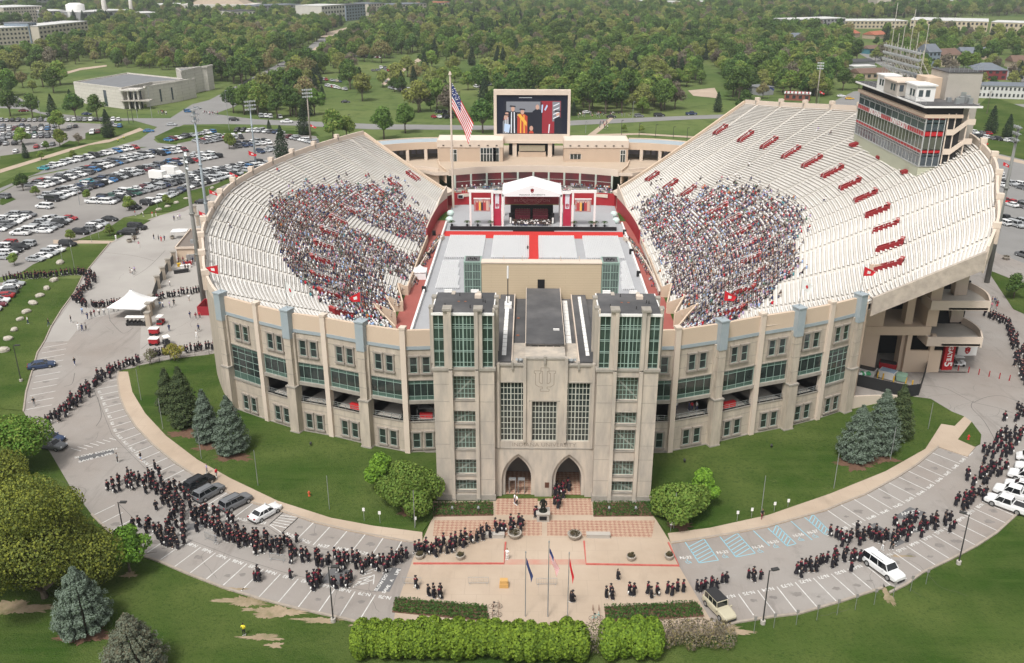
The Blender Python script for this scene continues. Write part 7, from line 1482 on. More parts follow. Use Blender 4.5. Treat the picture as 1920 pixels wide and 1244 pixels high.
for path, n, wd, lab in QUE:
    P = [G(*p) for p in path]; D = [0]
    for a, c_ in zip(P[:-1], P[1:]): D.append(D[-1]+(c_-a).length)
    placed = []; n = max(n if n < 10 else 0, int(n*.8)); wd *= .85
    for i in range(n):
        for tr_ in range(30):
            s_ = D[-1]*min(1, max(0, (i+.5)/n+rq.uniform(-.6,.6)/n)); j = 0
            while j < len(D)-2 and D[j+1] < s_: j += 1
            p = P[j].lerp(P[j+1], (s_-D[j])/max(.01, D[j+1]-D[j])); d = (P[j+1]-P[j]); d.normalize(); q = p+Vector((-d.y,d.x,0))*rq.gauss(0, wd*.27)
            if all((q-o_).length > .5 for o_ in placed): break
        placed.append(q); GRADS.append((q.x, q.y, math.atan2(-d.x, d.y)+rq.uniform(-.5,.5), rq.randrange(8), lab))
print('grads', len(GRADS))
GRADS.sort(key=lambda t: t[0]**2+t[1]**2)
def gz(x, y): px, py, _ = PX(x, y); return .17 if (775 < px < 948 and 1018 < py < 1058) else .035
for x, y, rz, k, lab in GRADS[:235]: tag(ob('person', GR[k], (x, y, gz(x, y)), rz), ('capped ' if k not in (1,4) else '')+('crimson-hooded graduate ' if (k % 2 == 0 or k == 5) else 'graduate in black ')+lab, 'person', 'graduates in black gowns')
scatter('graduates', [(x, y, gz(x, y), rz, 1, k) for x, y, rz, k, _ in GRADS[235:]], GR, 'graduates in black gowns farther along the queues', 'people')
# bystanders
for px, py, top, low, st_, lab in [(221,868,'grey','black',.1,'in a grey jacket holding papers below the parking stalls'),(265,866,'black','pale blue',.6,'in black top and pale trousers crossing the stalls'),(389,890,'lavender','grey',.5,'in a lavender shirt on the left sidewalk'),(407,898,'red','grey',.5,'in a red shirt with a white bag on the left sidewalk'),(406,1022,'grey','grey',.3,'in a light grey suit watching the front queue'),(458,1192,'yellow','black',.2,'in a bright yellow safety vest on the bottom lawn'),(141,686,'black','navy',.7,'in dark clothes walking alone over the left pavement'),(65,762,'black','grey',.7,'walking near the left kerb stalls'),(965,945,'white','navy',.1,'in a white shirt, left one of two before the left arch'),(969,948,'white','black',.1,'in a white shirt, right one of two before the left arch'),(951,1050,'white','white',.2,'all in white at the edge of the raised pavement'),(1428,975,'black','maroon',.5,'in dark clothes walking alone on the right sidewalk'),(1654,1032,'tan','white',.3,'in pale clothes behind the white long SUV'),(1671,1032,'black','black',.8,'striding behind the white long SUV'),
   (148,620,'white','white',.4,'in white on the left pavement'),(155,622,'navy','navy',.4,'in navy on the left pavement beside one in white'),(162,620,'grey','black',.5,'in grey beside the two walkers on the left pavement'),(53,608,'white','navy',.4,'on the left lawn near the boulders'),(92,612,'black','navy',.3,'in black at the edge of the left lawn'),(134,606,'black','grey',.6,'walking left of the small crowd'),(155,590,'pale blue','navy',.4,'in pale blue, left one of the row below the tent'),(165,600,'navy','navy',.4,'in navy, second of the row below the tent'),(172,597,'brown','black',.3,'in brown, third of the row below the tent'),(178,594,'maroon','grey',.3,'in maroon, fourth of the row below the tent'),(187,592,'white','black',.3,'in a white top below the tent queue'),(196,591,'white','grey',.3,'in white and grey below the tent queue'),(205,587,'pink','white',.3,'in pink below the tent queue'),(214,586,'red','black',.3,'in red left of the tent'),(222,584,'grey','black',.3,'in grey left of the tent'),(249,516,'white','grey',.5,'in white, left of the trio on the wide pavement'),(253,512,'lavender','black',.5,'in lavender, one of the trio on the wide pavement'),(245,514,'tan','tan',.5,'in tan, one of the trio on the wide pavement'),
   (318,622,'navy','navy',.2,'in navy inside the left gate'),(373,622,'navy','black',.6,'in navy near the foot of the facade'),(369,635,'white','white',.3,'in white inside the gate above the queue'),(357,598,'navy','grey',.3,'left of the group by the red planter box'),(368,600,'maroon','grey',.3,'in maroon by the red planter box'),(375,598,'red','black',.3,'in red by the red planter box'),(355,565,'white','tan',.4,'in white with a white hat inside the left gate'),(301,578,'pale blue','grey',.3,'in pale blue just inside the tent gate'),(306,578,'white','navy',.3,'in white just inside the tent gate'),(319,578,'lavender','grey',.4,'in a checked top inside the left gate'),(327,574,'black','black',.3,'in black inside the left gate'),(319,538,'white','grey',.5,'in white alone inside the upper left gate'),
   (218,451,'white','white',.8,'in white striding along the concrete path'),(253,455,'black','black',.2,'in black by the round planters'),(261,464,'pink','white',.4,'in pink crossing the wide pavement'),(289,450,'black','navy',.5,'in black near the small white canopy'),(298,452,'grey','black',.3,'in grey near the barriers by the canopy'),(303,454,'red','red',.3,'in red near the barriers by the canopy'),(309,453,'navy','black',.3,'in navy near the barriers by the canopy'),(327,415,'navy','black',.3,'in navy, left of three walkers on the upper pavement'),(334,413,'white','grey',.3,'in white, middle of three walkers on the upper pavement'),(338,412,'lavender','grey',.3,'in lavender, right of three walkers on the upper pavement'),(254,405,'red','grey',.3,'in red by the small corner tree'),(269,407,'white','grey',.3,'in white by the car park corner'),(286,407,'red','white',.3,'in red on the sidewalk by the lawn'),(293,406,'maroon','white',.3,'in maroon on the sidewalk by the lawn'),(362,406,'white','tan',.3,'in white on the narrow lawn'),
   (222,268,'yellow','black',.3,'in a yellow vest directing cars, lower one'),(233,263,'yellow','black',.3,'in a yellow vest directing cars, upper one'),(304,215,'white','black',.3,'in white beside the crossing'),(1600,248,'white','black',.3,'seen on the rim of the right stand')][:-1]:
    p = G(px, py); h_ = math.atan2(-p.x, 180-p.y); o = ob('person', civ(top, low, st_, .4, shorts=low in ('tan','pale blue')), (p.x, p.y, .15 if 380 < px < 410 else .04), (px*1.7) % 6.28); tag(o, 'person '+lab, 'person')
rr = random.Random(9); PB = []; PBM = [civ(c_, l_) for c_ in ('white','black','navy','red','grey','maroon','pink') for l_ in ('black','grey')]
for (cx, cy, n, sx, sy, lab) in [(1110,218,26,26,3.5,'in the group waiting to cross the far road'),(1132,236,16,8,6,'walking down the path behind the far building'),(1165,217,12,22,2,'on the sidewalk behind the far road'),(395,216,12,14,3,'beside the signal right of the crossing'),(305,214,10,8,2,'in front of the museum steps'),(1600,210,0,5,5,''),(950,300,0,30,3,''),(1822,500,0,5,5,''),(1858,575,10,12,8,'near the right ramps'),(352,500,12,18,10,'round the merchandise tables inside the left gate'),(1068,292,5,40,5,'on the roof terrace')]:
    for i in range(n):
        x, y = cx+rr.uniform(-sx,sx), cy+rr.uniform(-sy,sy); z = 9.65 if 'terrace' in lab else .03; p = G(x, y, z); PB.append((p.x, p.y, z, rr.uniform(0,6), 1, rr.randrange(14)))
scatter('passers_by', PB, PBM, 'small groups of people walking about beyond the stadium', 'people')
# seated spectators
def sitter(i, top, low, skin, hair):
    b = MB(); n = 7; b.loft([ell(0,.19,.15,n),ell(.18,.17,.13,n),ell(.42,.215,.13,n),ell(.52,.17,.1,n),ell(.56,.06,.06,n)], 0); b.loft([ell(.54,.055,.055,n),ell(.62,.075,.085,n),ell(.70,.09,.1,n)], 2, False); b.loft([ell(.70,.092,.102,n,oy=-.01),ell(.78,.08,.09,n,oy=-.02),ell(.82,.03,.03,n,oy=-.02)], 3)
    for sx in (-1,1): b.tube((sx*.1,.02,.06),(sx*.11,.42,.07),.085,.065,5,1); b.tube((sx*.11,.42,.07),(sx*.11,.42,-.40),.06,.05,5,1); b.tube((sx*.2,0,.47),(sx*.23,.12,.22),.055,.045,5,0); b.tube((sx*.23,.12,.22),(sx*.1,.33,.16),.04,.035,5,2)
    return b.mesh('person', [top, low, skin, hair], True)
SIT = []; SN = []
for i, (t_, l_) in enumerate([('white','navy'),('black','black'),('navy','grey'),('red','navy'),('grey','black'),('pale blue','grey'),('pink','navy'),('white','tan'),('black','navy'),('maroon','black'),('tan','navy'),('lavender','white'),('green','grey'),('white','black'),('orange','black'),('brown','grey'),('teal','navy'),('grey','white'),('navy','navy'),('black','tan')]):
    SIT.append(sitter(i, CM[t_], CM[l_], SKIN[1 if i % 5 == 2 else 0], HAIR[i % 3])); SN.append(t_)
CLP = [(503,385),(520,368),(545,362),(575,352),(600,343),(620,352),(645,338),(672,350),(690,342),(722,352),(735,340),(752,350),(762,368),(758,382),(775,392),(795,400),(812,425),(806,440),(798,470),(788,498),(770,512),(765,530),(728,505),(720,520),(735,540),(752,556),(745,585),(752,612),(720,614),(650,600),(612,572),(590,545),(560,522),(528,482),(520,440),(506,415)]
CLX = [[(640,412),(662,402),(688,418),(782,455),(790,470),(765,478),(700,440),(655,425)], [(714,514),(745,518),(770,528),(768,546),(728,540)],[(655,520),(640,475),(660,470),(648,490)][:0] or [(0,0),(1,0),(0,1)]]
CRP = [(1200,392),(1218,368),(1232,352),(1248,345),(1275,362),(1305,372),(1318,348),(1340,352),(1360,345),(1382,340),(1400,350),(1420,345),(1438,358),(1452,372),(1490,368),(1498,390),(1508,408),(1505,430),(1492,450),(1502,475),(1500,500),(1478,520),(1458,540),(1440,560),(1410,582),(1360,606),(1320,616),(1270,618),(1288,588),(1275,560),(1258,548),(1252,525),(1250,500),(1238,470),(1215,440),(1196,420)]
rs = random.Random(21); CR = []
for S_, P_, X_ in ((SEATS_L, CLP, CLX), (SEATS_R, CRP, [])):
    for x, y, z, rz in S_:
        px, py, _ = PX(x, y, z+.4); ins = inpoly(px, py, P_) and not any(inpoly(px, py, q) for q in X_)
        if ins:
            e_ = min(math.hypot(px-a, py-c_) for a, c_ in P_); pr = .93
            if e_ < 14: pr = .6
        else: pr = .09 if min(math.hypot(px-a, py-c_) for a, c_ in P_) < 16 and not any(inpoly(px, py, q) for q in X_) else 0.0006
        if rs.random() < pr: CR.append((x+rs.uniform(-.06,.06), y+rs.uniform(-.06,.06), z, rz+rs.uniform(-.4,.4), rs.choices(range(20), [19,10,8,8,6,10,5,11,6,5,4,5,2,9,1.6,2,2,7,5,4])[0], 'left' if x < 0 else 'right'))
print('crowd', len(CR))
CR.sort(key=lambda t: t[0]**2+t[1]**2+(HC-t[2])**2)
scatter('spectators', [(x, y, z, rz, 1.17, k) for x, y, z, rz, k, _ in CR], SIT, 'thousands of spectators packed on the grandstand benches', 'people')
# people in the low boxes by the track and on the club balcony, orchestra and choir on stage
EX = []
for s_ in (-1,1):
    for i in range(130): y = rs.uniform(203,243); x = 1.35+s_*(29.1-((y-205)/40)**2*3.2+rs.choice([-.95,-.2,.0])*1.0); EX.append((x, y, .45, math.atan2(s_*1.0, .0)+rs.uniform(-.3,.3), rs.randrange(20)))
scatter('box_spectators', [(x, y, z, rz, 1, k) for x, y, z, rz, k in EX], [m for m in SIT], 'spectators in the low curved boxes beside the red track', 'people')
EX = []
for i in range(200):
    a = rs.uniform(-24,26); r_ = rs.choice([0,1.4,2.8]); y = 230.2+math.sqrt(3600-(a-1.35)**2)-.9-r_; EX.append((a, y, 4.45-.6*(r_/1.4)+.4, PI+rs.uniform(-.4,.4), rs.randrange(20)))
scatter('balcony_guests', [(x, y, z, rz, 1, k) for x, y, z, rz, k in EX], SIT, 'guests seated on the club balcony of the far building', 'people')
EX = []
for r_ in range(5):
    for i in range(22):
        if rs.random() < .9: EX.append((XM-5.4+i*.51+rs.uniform(-.1,.1), YS+1.0+r_*.8+rs.uniform(-.2,.2), 1.6, PI+rs.uniform(-.5,.5), rs.choice([1,8,8,19,1,0,13])))
scatter('orchestra', [(x, y, z, rz, 1, k) for x, y, z, rz, k in EX], SIT, 'orchestra in black seated on the stage', 'people')
EX = [(XM-4.6+i*.47, YS+5.6+r_*1.0, 1.6+.35*r_, PI, 3 if r_ < 2 else 9) for r_ in range(4) for i in range(20) if abs(i-9.5) > 1]
scatter('choir', [(x, y, z, rz, 1, 0) for x, y, z, rz, k in EX], [person_mesh('person', CM['maroon'], CTR, SKIN[0], HAIR[0], gown=True)], 'choir in dark red robes on the stage risers', 'people')
p = G(989.5,472); tag(ob('person', civ('black','black'), (p.x, p.y, .06), 0), 'person standing alone at the left edge of the red aisle carpet', 'person')
# ------------------------------------------------------------------ buildings beyond
WL = {n: mat('wall_'+n, c, .9, tuple(v*.85 for v in c), .12) for n, c in dict(lime=(.52,.47,.40), pale=(.60,.57,.53), grey=(.30,.30,.31), brick=(.28,.10,.075), tan=(.42,.33,.25), white=(.62,.62,.61), orange=(.42,.17,.10), blue=(.22,.27,.33), teal=(.06,.20,.24), redwood=(.22,.04,.045), cream=(.52,.44,.32)).items()}
RF = {n: mat('roof_'+n, c, .9, tuple(v*.8 for v in c), .2) for n, c in dict(grey=(.20,.205,.215), white=(.62,.62,.61), dark=(.07,.072,.078), tile=(.40,.14,.085), brown=(.17,.11,.085), slate=(.16,.18,.21), tan=(.40,.32,.25)).items()}
WGL = mat('far_window', (.035,.04,.048), .2, spec=.5)
WMES = {}
def bld(label, pL, pR, top, depth, wall, roof, rows=0, cols=0, name='building', cat='building', gable=0, hip=0, lift=0, wfrac=.5, trimc=None, sidec=0, block=True):
    a, c_ = G(*pL), G(*pR); d = (c_-a); L_ = d.length; d.normalize(); rz = math.atan2(d.y, d.x); h = max(2.5, top_z(a, top))
    t = thing(name, label, cat, (a.x, a.y, 0), rz); b = MB(); b.box(0,L_,0,depth,0,h,0); b.build('wall', WL[wall], t); b = MB()
    if gable or hip:
        g = gable or hip; e_ = .5; i_ = 0 if gable else min(L_*.35, depth*.5)
        b.add([(-e_,-e_,h-.1),(L_+e_,-e_,h-.1),(L_+e_,depth+e_,h-.1),(-e_,depth+e_,h-.1),(i_,depth/2,h+g),(L_-i_,depth/2,h+g)], [(0,1,5,4),(1,2,5),(2,3,4,5),(3,0,4),(0,3,2,1)])
    else: b.box(-.3,L_+.3,-.3,depth+.3,h,h+.5,0)
    b.build('roof', RF[roof], t)
    if rows:
        fw, fh = L_/cols, h/rows; ww, wh = fw*wfrac, fh*.48; b = MB(); b.box(-ww/2,ww/2,-.12,-.01,0,wh); me = b.mesh('window', [WGL])
        for r_ in range(rows):
            for q in range(cols): o = ob('window', me, (fw*(q+.5), 0, fh*(r_+.3)), parent=t)
        if sidec:
            b = MB(); sw = depth/sidec*.4; b.box(-.12,-.01,-sw/2,sw/2,0,wh); me = b.mesh('window', [WGL]); b = MB(); b.box(.01,.12,-sw/2,sw/2,0,wh); me2 = b.mesh('window', [WGL])
            for r_ in range(rows):
                for q in range(sidec): ob('window', me if a.x > 0 else me2, (0 if a.x > 0 else L_, depth/sidec*(q+.5), fh*(r_+.3)), parent=t)
    if block:
        m = (a+c_)/2; BUILT.append((m.x, m.y+depth/2, L_/2+6, depth/2+9)); BUILT.append((m.x, m.y-8, L_/2, 10))
    return t, L_, h
for q in [('long limestone hall at the upper left edge with rows of small windows',(-8,86),(58,82),54,30,'lime','white',4,9),('glazed link block between two limestone halls at the upper left',(60,82),(75,80),44,25,'blue','grey',4,3),('long limestone hall with a glass bay, second from the upper left edge',(77,82),(168,70),50,25,'lime','white',4,13),
  ('big tan campus block at the top left corner with many window rows',(12,46),(84,42),15,60,'lime','pale' if 0 else 'white',5,14),('low grey campus block right of the big tan one',(86,44),(130,42),22,50,'grey','white',3,8),('far wide campus block at the very top left corner',(-10,22),(100,16),2,80,'grey','white',3,12),('pale industrial works beside the white tank',(157,46),(250,40),24,40,'grey','white',2,8),('flat-roofed grey works right of the chimney',(250,42),(300,40),26,40,'grey','white',1,5),
  ('low wide pale building behind the trees near the top, left of the pyramid roof',(270,20),(360,22),9,60,'pale','white',2,10),('long pale block right of the pyramid roof',(440,44),(482,42),22,40,'pale','dark',2,6),('grey slate-roofed campus hall at the top, left of the rust-coloured tree',(482,34),(566,30),12,40,'grey','slate',4,12),('pale campus hall just right of the grey slate-roofed one',(605,46),(648,42),12,40,'pale','white',4,8),('modern dark glass block at the top beside the pale hall',(650,40),(686,36),11,30,'blue','dark',5,7),
  ('limestone gothic hall at the top with steep grey roof',(692,30),(722,28),8,40,'lime','slate',4,6),('second limestone hall with grey roof right of the gothic one',(735,28),(800,24),10,40,'lime','slate',3,10),('red-roofed limestone hall at the top centre left',(818,20),(850,18),6,40,'lime','tile',3,6),('grey roofed hall at the top, right of the red-roofed one',(856,20),(905,18),8,40,'lime','slate',2,8),('small red-roofed hall at the top just right of centre',(940,14),(965,12),1,50,'brick','tile',2,6),('red-roofed low hall, second right of top centre',(1030,16),(1064,14),7,50,'brick','tile',2,6),
  ('white long one-storey building in the park, left part',(700,62),(746,60),47,14,'white','white',1,8),('white long one-storey building in the park, right part',(785,60),(922,74),48,16,'white','white',1,20),('brick building with an orange hipped roof amid the woods',(1154,46),(1186,44),30,22,'brick','tile',3,6),
  ('grey flats at the top centre right, left of the white pair',(1176,14),(1230,12),3,50,'grey','white',3,10),('white flats at the top right, left one of a pair',(1240,20),(1274,20),4,40,'white','white',4,7),('white flats at the top right, right one of a pair',(1298,18),(1338,17),4,40,'white','white',4,8),('low white building right of the white flats',(1340,18),(1365,18),12,40,'white','white',1,4),('rust-roofed low block at the top right',(1422,16),(1450,15),4,50,'grey','tile',2,5),
  ('large flats with an orange brick end at the upper right',(1484,66),(1582,62),38,30,'grey','white',4,14),('long white flat-roofed warehouse at the upper right, nearer one',(1582,54),(1700,54),40,40,'cream','white',2,16),('long white flat-roofed warehouse at the upper right, farther one',(1705,56),(1850,60),38,60,'cream','white',2,18),('white roofed block at the far upper right edge',(1855,62),(1960,66),42,40,'cream','white',2,12),
  ('tall limestone tower block at the top above the press box',(1642,22),(1668,22),-14,40,'lime','grey',0,0),('white block at the top right, left of the corner',(1758,14),(1790,14),2,50,'orange','white',3,6),('distant grey town block at the top right corner',(1850,14),(1900,14),5,50,'grey','white',2,8),('distant town block at the top between flats and tower',(1500,14),(1560,12),4,60,'pale','white',2,8)]:
    bld(*q, block=True)
bld('dark red house with grey roof left of the huge yellow-green tree',(1478,88),(1538,86),72,14,'redwood','slate',2,6,hip=4,name='house',cat='house')
bld('long low tan-roofed house above the parked cars, left one',(1590,72),(1612,70),64,14,'tan','tile',0,0,gable=3,name='house',cat='house'); bld('long low tan-roofed house above the parked cars, right one',(1640,74),(1662,72),66,14,'tan','tile',0,0,gable=3,name='house',cat='house')
bld('small teal and white cabin by the parked cars',(1628,102),(1664,100),92,8,'teal','brown',1,4,gable=2.5,name='house',cat='house')
bld('tall blue-grey gabled house behind the press box tower',(1738,128),(1760,127),98,14,'blue','slate',3,3,gable=5,name='house',cat='house'); bld('pale twin gabled house right of the blue-grey one',(1764,126),(1800,124),104,14,'cream','brown',2,5,gable=4,name='house',cat='house'); bld('grey-roofed terrace of houses on the right',(1802,112),(1862,112),100,14,'tan','slate',1,8,gable=4,name='house',cat='house'); bld('cream cottage with brown gable at the right edge',(1898,128),(1940,128),116,12,'cream','brown',1,3,gable=4,name='house',cat='house')
bld('dark red boarding house with white windows and grey hipped roof',(1824,150),(1886,150),132,16,'redwood','slate',2,5,hip=4,name='house',cat='house')
bld('two-storey motel with a pale blue roof at the right edge',(1832,184),(1960,188),160,12,'white','slate',2,16,hip=1.5,wfrac=.45)
bld('low brown-roofed shed behind the press box',(1612,150),(1668,148),138,14,'tan','brown',1,5,gable=2.5,name='shed',cat='shed'); bld('low grey-roofed shed behind the right rim',(1560,128),(1640,125),118,14,'grey','dark',0,0,gable=1.5,name='shed',cat='shed'); bld('white-roofed open shed beside the grey one',(1600,133),(1642,132),126,10,'white','white',0,0,name='shed',cat='shed')
bld('pale peaked-roof house in the woods above the right stand',(1316,76),(1336,75),68,14,'cream','tan',0,0,hip=3,name='house',cat='house'); bld('grey-roofed low shed at the top of the right stand',(1425,180),(1450,178),166,12,'grey','grey',0,0,name='shed',cat='shed')
bld('limestone ranger house at the right end of the campus trees',(455,72),(480,70),60,12,'lime','brown',1,3,gable=3,name='house',cat='house')
# ticket building with white roof and red ribs
t, L_, h = bld('low brick ticket building with a white overhanging roof and red ribs',(1470,188),(1518,190),176,7,'brick','white',1,4,name='ticket_building'); b = MB()
for i in range(7): x = L_*(i+.5)/7; b.box(x-.3,x+.3,-1.2,4,h+.5,h+1.1)
b.build('roof_rib', RED, t)
# pyramid roof hall, tank, chimneys
a = G(405,28); t = thing('pyramid_hall','low hall with a brown pyramid roof near the top left','building',(a.x,a.y,0)); b = MB(); b.box(-55,55,0,60,0,14); b.build('wall', WL['pale'], t); b = MB(); b.add([(-40,10,14),(40,10,14),(40,60,14),(-40,60,14),(-4,35,34),(4,35,34)], [(0,1,5,4),(1,2,5),(2,3,4,5),(3,0,4)]); b.build('roof', RF['tan'], t); BUILT.append((a.x,a.y+30,60,45))
a = G(146,44); t = thing('storage_tank','white cylindrical storage tank at the upper left','tank',(a.x,a.y,0)); b = MB(); hz = top_z(a, 9); b.loft([ring((0,0), 11, z, 20) for z in (0, hz)]+[ring((0,0), 6, hz+2, 20)]); b.build('tank_shell', WHITE, t, True)
for (px, py, tp, r_, lab) in ((200,42,-14,3.4,'tall white chimney at the top left'),(250,44,-10,2.6,'lattice-wrapped slender chimney right of the white one')):
    a = G(px, py); b = MB(); b.tube((0,0,0),(0,0,top_z(a,tp)),r_,r_*.75,14); o = b.build('chimney', WL['pale'], None, True); o.location = (a.x,a.y,0); tag(o, lab, 'chimney')
# museum
mu = thing('museum', 'pale limestone museum with flat roofs and a tall glazed entrance by the crossing', 'museum', (*G(233,205)[:2], 0))
pA, pB = G(144,192), G(233,205); pC, pD = G(262,205), G(334,191); pE, pF = G(345,181), G(375,173)
ML = brickify(mat('museum_limestone', (.60,.57,.52), .85, (.53,.50,.455), .2), 3.2, 1.6, (.36,.33,.30), .05)
def poly_block(P, h, nm, m, up=.7):
    b = MB(); b.prism(P, 0, h, 0); a_ = sum(P[i][0]*P[(i+1)%len(P)][1]-P[(i+1)%len(P)][0]*P[i][1] for i in range(len(P))); Pq = P if a_ > 0 else P[::-1]
    wall_along(Pq+[Pq[0]], h-.2, h+up, -.5, b, 0); c_ = Vector((sum(p[0] for p in P)/len(P), sum(p[1] for p in P)/len(P)))
    b.poly([(c_.x+(p[0]-c_.x)*.97, c_.y+(p[1]-c_.y)*.97, h+.02) for p in Pq], 1); part(b, nm, [m, RF['grey']], mu)
up_ = Vector((.25,1,0)).normalized()
poly_block([pA.xy, pB.xy, (pB+up_*26).xy, (pC+up_*34).xy, (pC+up_*42).xy, (pA+up_*46).xy], 10.2, 'left_hall', ML)
poly_block([(pC+Vector((1,7,0))).xy, pD.xy, (pD+up_*18).xy, (pC+up_*26).xy], 10.0, 'right_hall', ML); poly_block([pE.xy, pF.xy, (pF+up_*16).xy, (pE+up_*26).xy, (pE+Vector((-8,14,0))).xy], 13.5, 'tower_block', ML)
b = MB(); d, l = unit(pB, pC)
b.obox(pB, d, 0, l, -6, -5.7, 0, 9.2, 0)
for i in range(7): b.obox(pB, d, l*i/6-.15, l*i/6+.15, -5.7, -5.5, 0, 9.2, 1)
b.obox(pB, d, -1, l+6, -5, 1.0, 4.0, 4.5, 2)
for i in (0,.35,.72,1.0): b.obox(pB, d, l*i-.3, l*i+.3, -.8, -.2, 0, 10.4, 1)
b.obox(pB, d, -1, l+1, -7, 1, 9.2, 10.0, 1); part(b, 'glazed_entrance', [GLASSB, WL['pale'], CONC], mu)
(d, l) = unit(pA, pB); b = MB(); b.obox(pA, d, l*.62, l*.68, 0, .1, .3, 8.5, 0); (d2, l2) = unit(pC+Vector((1,7,0)), pD); b.obox(pC+Vector((1,7,0)), d2, l2*.45, l2*.5, 0, .1, 1.5, 8, 0); b.obox(pC+Vector((1,7,0)), d2, l2*.82, l2*.87, 0, .1, 1.5, 8, 0); part(b, 'slit_window', GLASSB, mu)
BUILT += [(p.x, p.y, 40, 30) for p in (pA, pB, pC, pD, pF)]
# ------------------------------------------------------------------ tall floodlight poles, street lamps, signals
def flood(px, py, ptop, label, col, r=.55, rows=3, cols=4, back=True, w_=.9):
    p = G(px, py); H_ = top_z(p, ptop); t = thing('floodlight_pole', label, 'floodlight', (p.x, p.y, 0), math.atan2(215-p.y, 1-p.x)-PI/2); b = MB(); b.tube((0,0,0),(0,0,H_),r,r*.42,14); 
    for z in (H_*.35,H_*.62): b.tube((0,0,z),(0,0,z+.25),r*1.05-.0,r*1.0,14)
    b.build('pole', col, t, True); f = MB()
    for i in range(rows): f.box(-cols*w_/2,cols*w_/2,-.08,.08,H_-1.4*i-.1,H_-1.4*i+.1)
    for x in (-.5,.5): f.box(x-.06,x+.06,-.08,.08,H_-1.4*(rows-1)-.6,H_+.3)
    f.build('lamp_rack', STEEL, t); lm = MB(); lm.tube((0,.0,0),(0,.42,-.12),.24,.42,10,0); lm.tube((0,.421,-.12),(0,.44,-.125),.4,.4,10,1); me = lm.mesh('lamp', [STEEL, mat('lamp_glass', (.7,.72,.75), .2)])
    for i in range(rows):
        for j in range(cols): ob('lamp', me, (-cols*w_/2+w_*(j+.5), .05, H_-1.4*i), parent=t)
PGY = mat('weathered_pole', (.20,.20,.19), .7, (.26,.26,.25), .5, stretch=(1,1,.1)); PBL = mat('blue_grey_pole', (.33,.38,.42), .6); PCR = mat('pale_brown_pole', (.33,.29,.25), .7)
flood(383,572,290,'thick grey floodlight pole rising from the red box by the left gate',PGY,.62); flood(397,472,205,'blue-grey floodlight pole behind the left grandstand rim',PBL,.5); flood(480,310,190,'pale blue floodlight pole beyond the left car park',PBL,.42,3,5); flood(583,268,168,'brown-grey floodlight pole beside the tall conifer',PCR,.45,3,5); flood(1530,196,118,'floodlight pole beyond the top of the right grandstand',PCR,.42,3,4); flood(1850,530,238,'thick grey floodlight pole at the right beside the ramps',PGY,.62)
def lamp_post(px, py, ptop, label, ang=0):
    p = G(px, py); H_ = top_z(p, ptop); t = thing('lamp_post', label, 'street lamp', (p.x, p.y, 0), ang); b = MB(); b.tube((0,0,0),(0,0,.5),.3,.3,12); b.build('footing', CONC, t); b = MB(); b.tube((0,0,.5),(0,0,H_),.09,.065,8); b.tube((0,0,H_-.1),(.9,0,H_),.045,.045,6); b.build('post', STEELD, t); b = MB(); b.box(.3,1.15,-.22,.22,H_-.05,H_+.12); b.build('lamp_head', STEELD, t)
for q in [(625,1166,1063,'black lamp post in the middle of the left parking kerb',0),(1430,1170,1070,'black lamp post right of the beige off-road car',.3),(1797,1058,965,'black lamp post on the right lawn edge',2.6),(231,995,942,'black lamp post near the loose green sapling',0),(40,716,648,'black lamp post on the left lawn',0)]: lamp_post(*q)
for i, (px, py, tp, lab) in enumerate([(1186,228,191,'on the far lawn side of the road behind the right wing'),(78,228,190,'by the upper left road behind the round trees'),(150,385,340,'in the main car park between the rows'),(285,222,165,'at the corner before the museum'),(258,222,175,'left of the museum entrance'),(430,245,170,'at the right of the crossing, slim'),(1640,190,172,'dark one behind the press box'),(1098,250,228,'on the lawn just right of the video board'),(1165,253,226,'first of the thin row behind the right wing'),(1198,257,232,'second of the thin row behind the right wing'),(1229,258,234,'third of the thin row behind the right wing'),(1262,260,238,'fourth of the thin row behind the right wing'),(1288,262,240,'fifth of the thin row behind the right wing'),(655,250,215,'above the top corner of the left grandstand')]):
    p = G(px, py); b = MB(); H_ = top_z(p, tp); b.tube((0,0,0),(0,0,H_),.12,.08,6); b.box(-.1,.9,-.15,.15,H_-.1,H_+.05); o = b.build('street_lamp', STEELD if i > 7 or i == 6 else STEEL); o.location = p; tag(o, 'thin street lamp '+lab, 'street lamp')
for i, (px, py, tp, lab) in enumerate([(203,0+230,185,'left'),(242,232,186,'middle'),(365,232,190,'right')]):
    p = G(px if i else 250, py); t = thing('traffic_signal', 'traffic signal mast at the %s of the crossing' % lab, 'traffic light', (p.x,p.y,0), (.3,.1,2.9)[i]); b = MB(); b.tube((0,0,0),(0,0,6.5),.16,.1,8); b.tube((0,0,6),(5,0,6.4),.09,.06,6); b.build('mast', STEELD, t); b = MB(); b.box(4.6,4.95,-.15,.15,5.6,6.7); b.build('signal_head', BLACK, t)
for (px, py, tp, lab) in ((1706,60+92,45,'utility pole behind the aerial masts'),(1828,212,168,'utility pole by the motel, left one'),(1850,214,170,'utility pole by the motel, right one'),(1325,100,42,'slim utility pole in the woods right of centre'),(1287,66,40,'slim pole in the woods above the right stand')):
    p = G(px, py); b = MB(); H_ = top_z(p, tp); b.tube((0,0,0),(0,0,H_),.16,.11,6); b.box(-1.2,1.2,-.06,.06,H_-.9,H_-.7); o = b.build('utility_pole', BARK); o.location = p; tag(o, lab, 'utility pole')
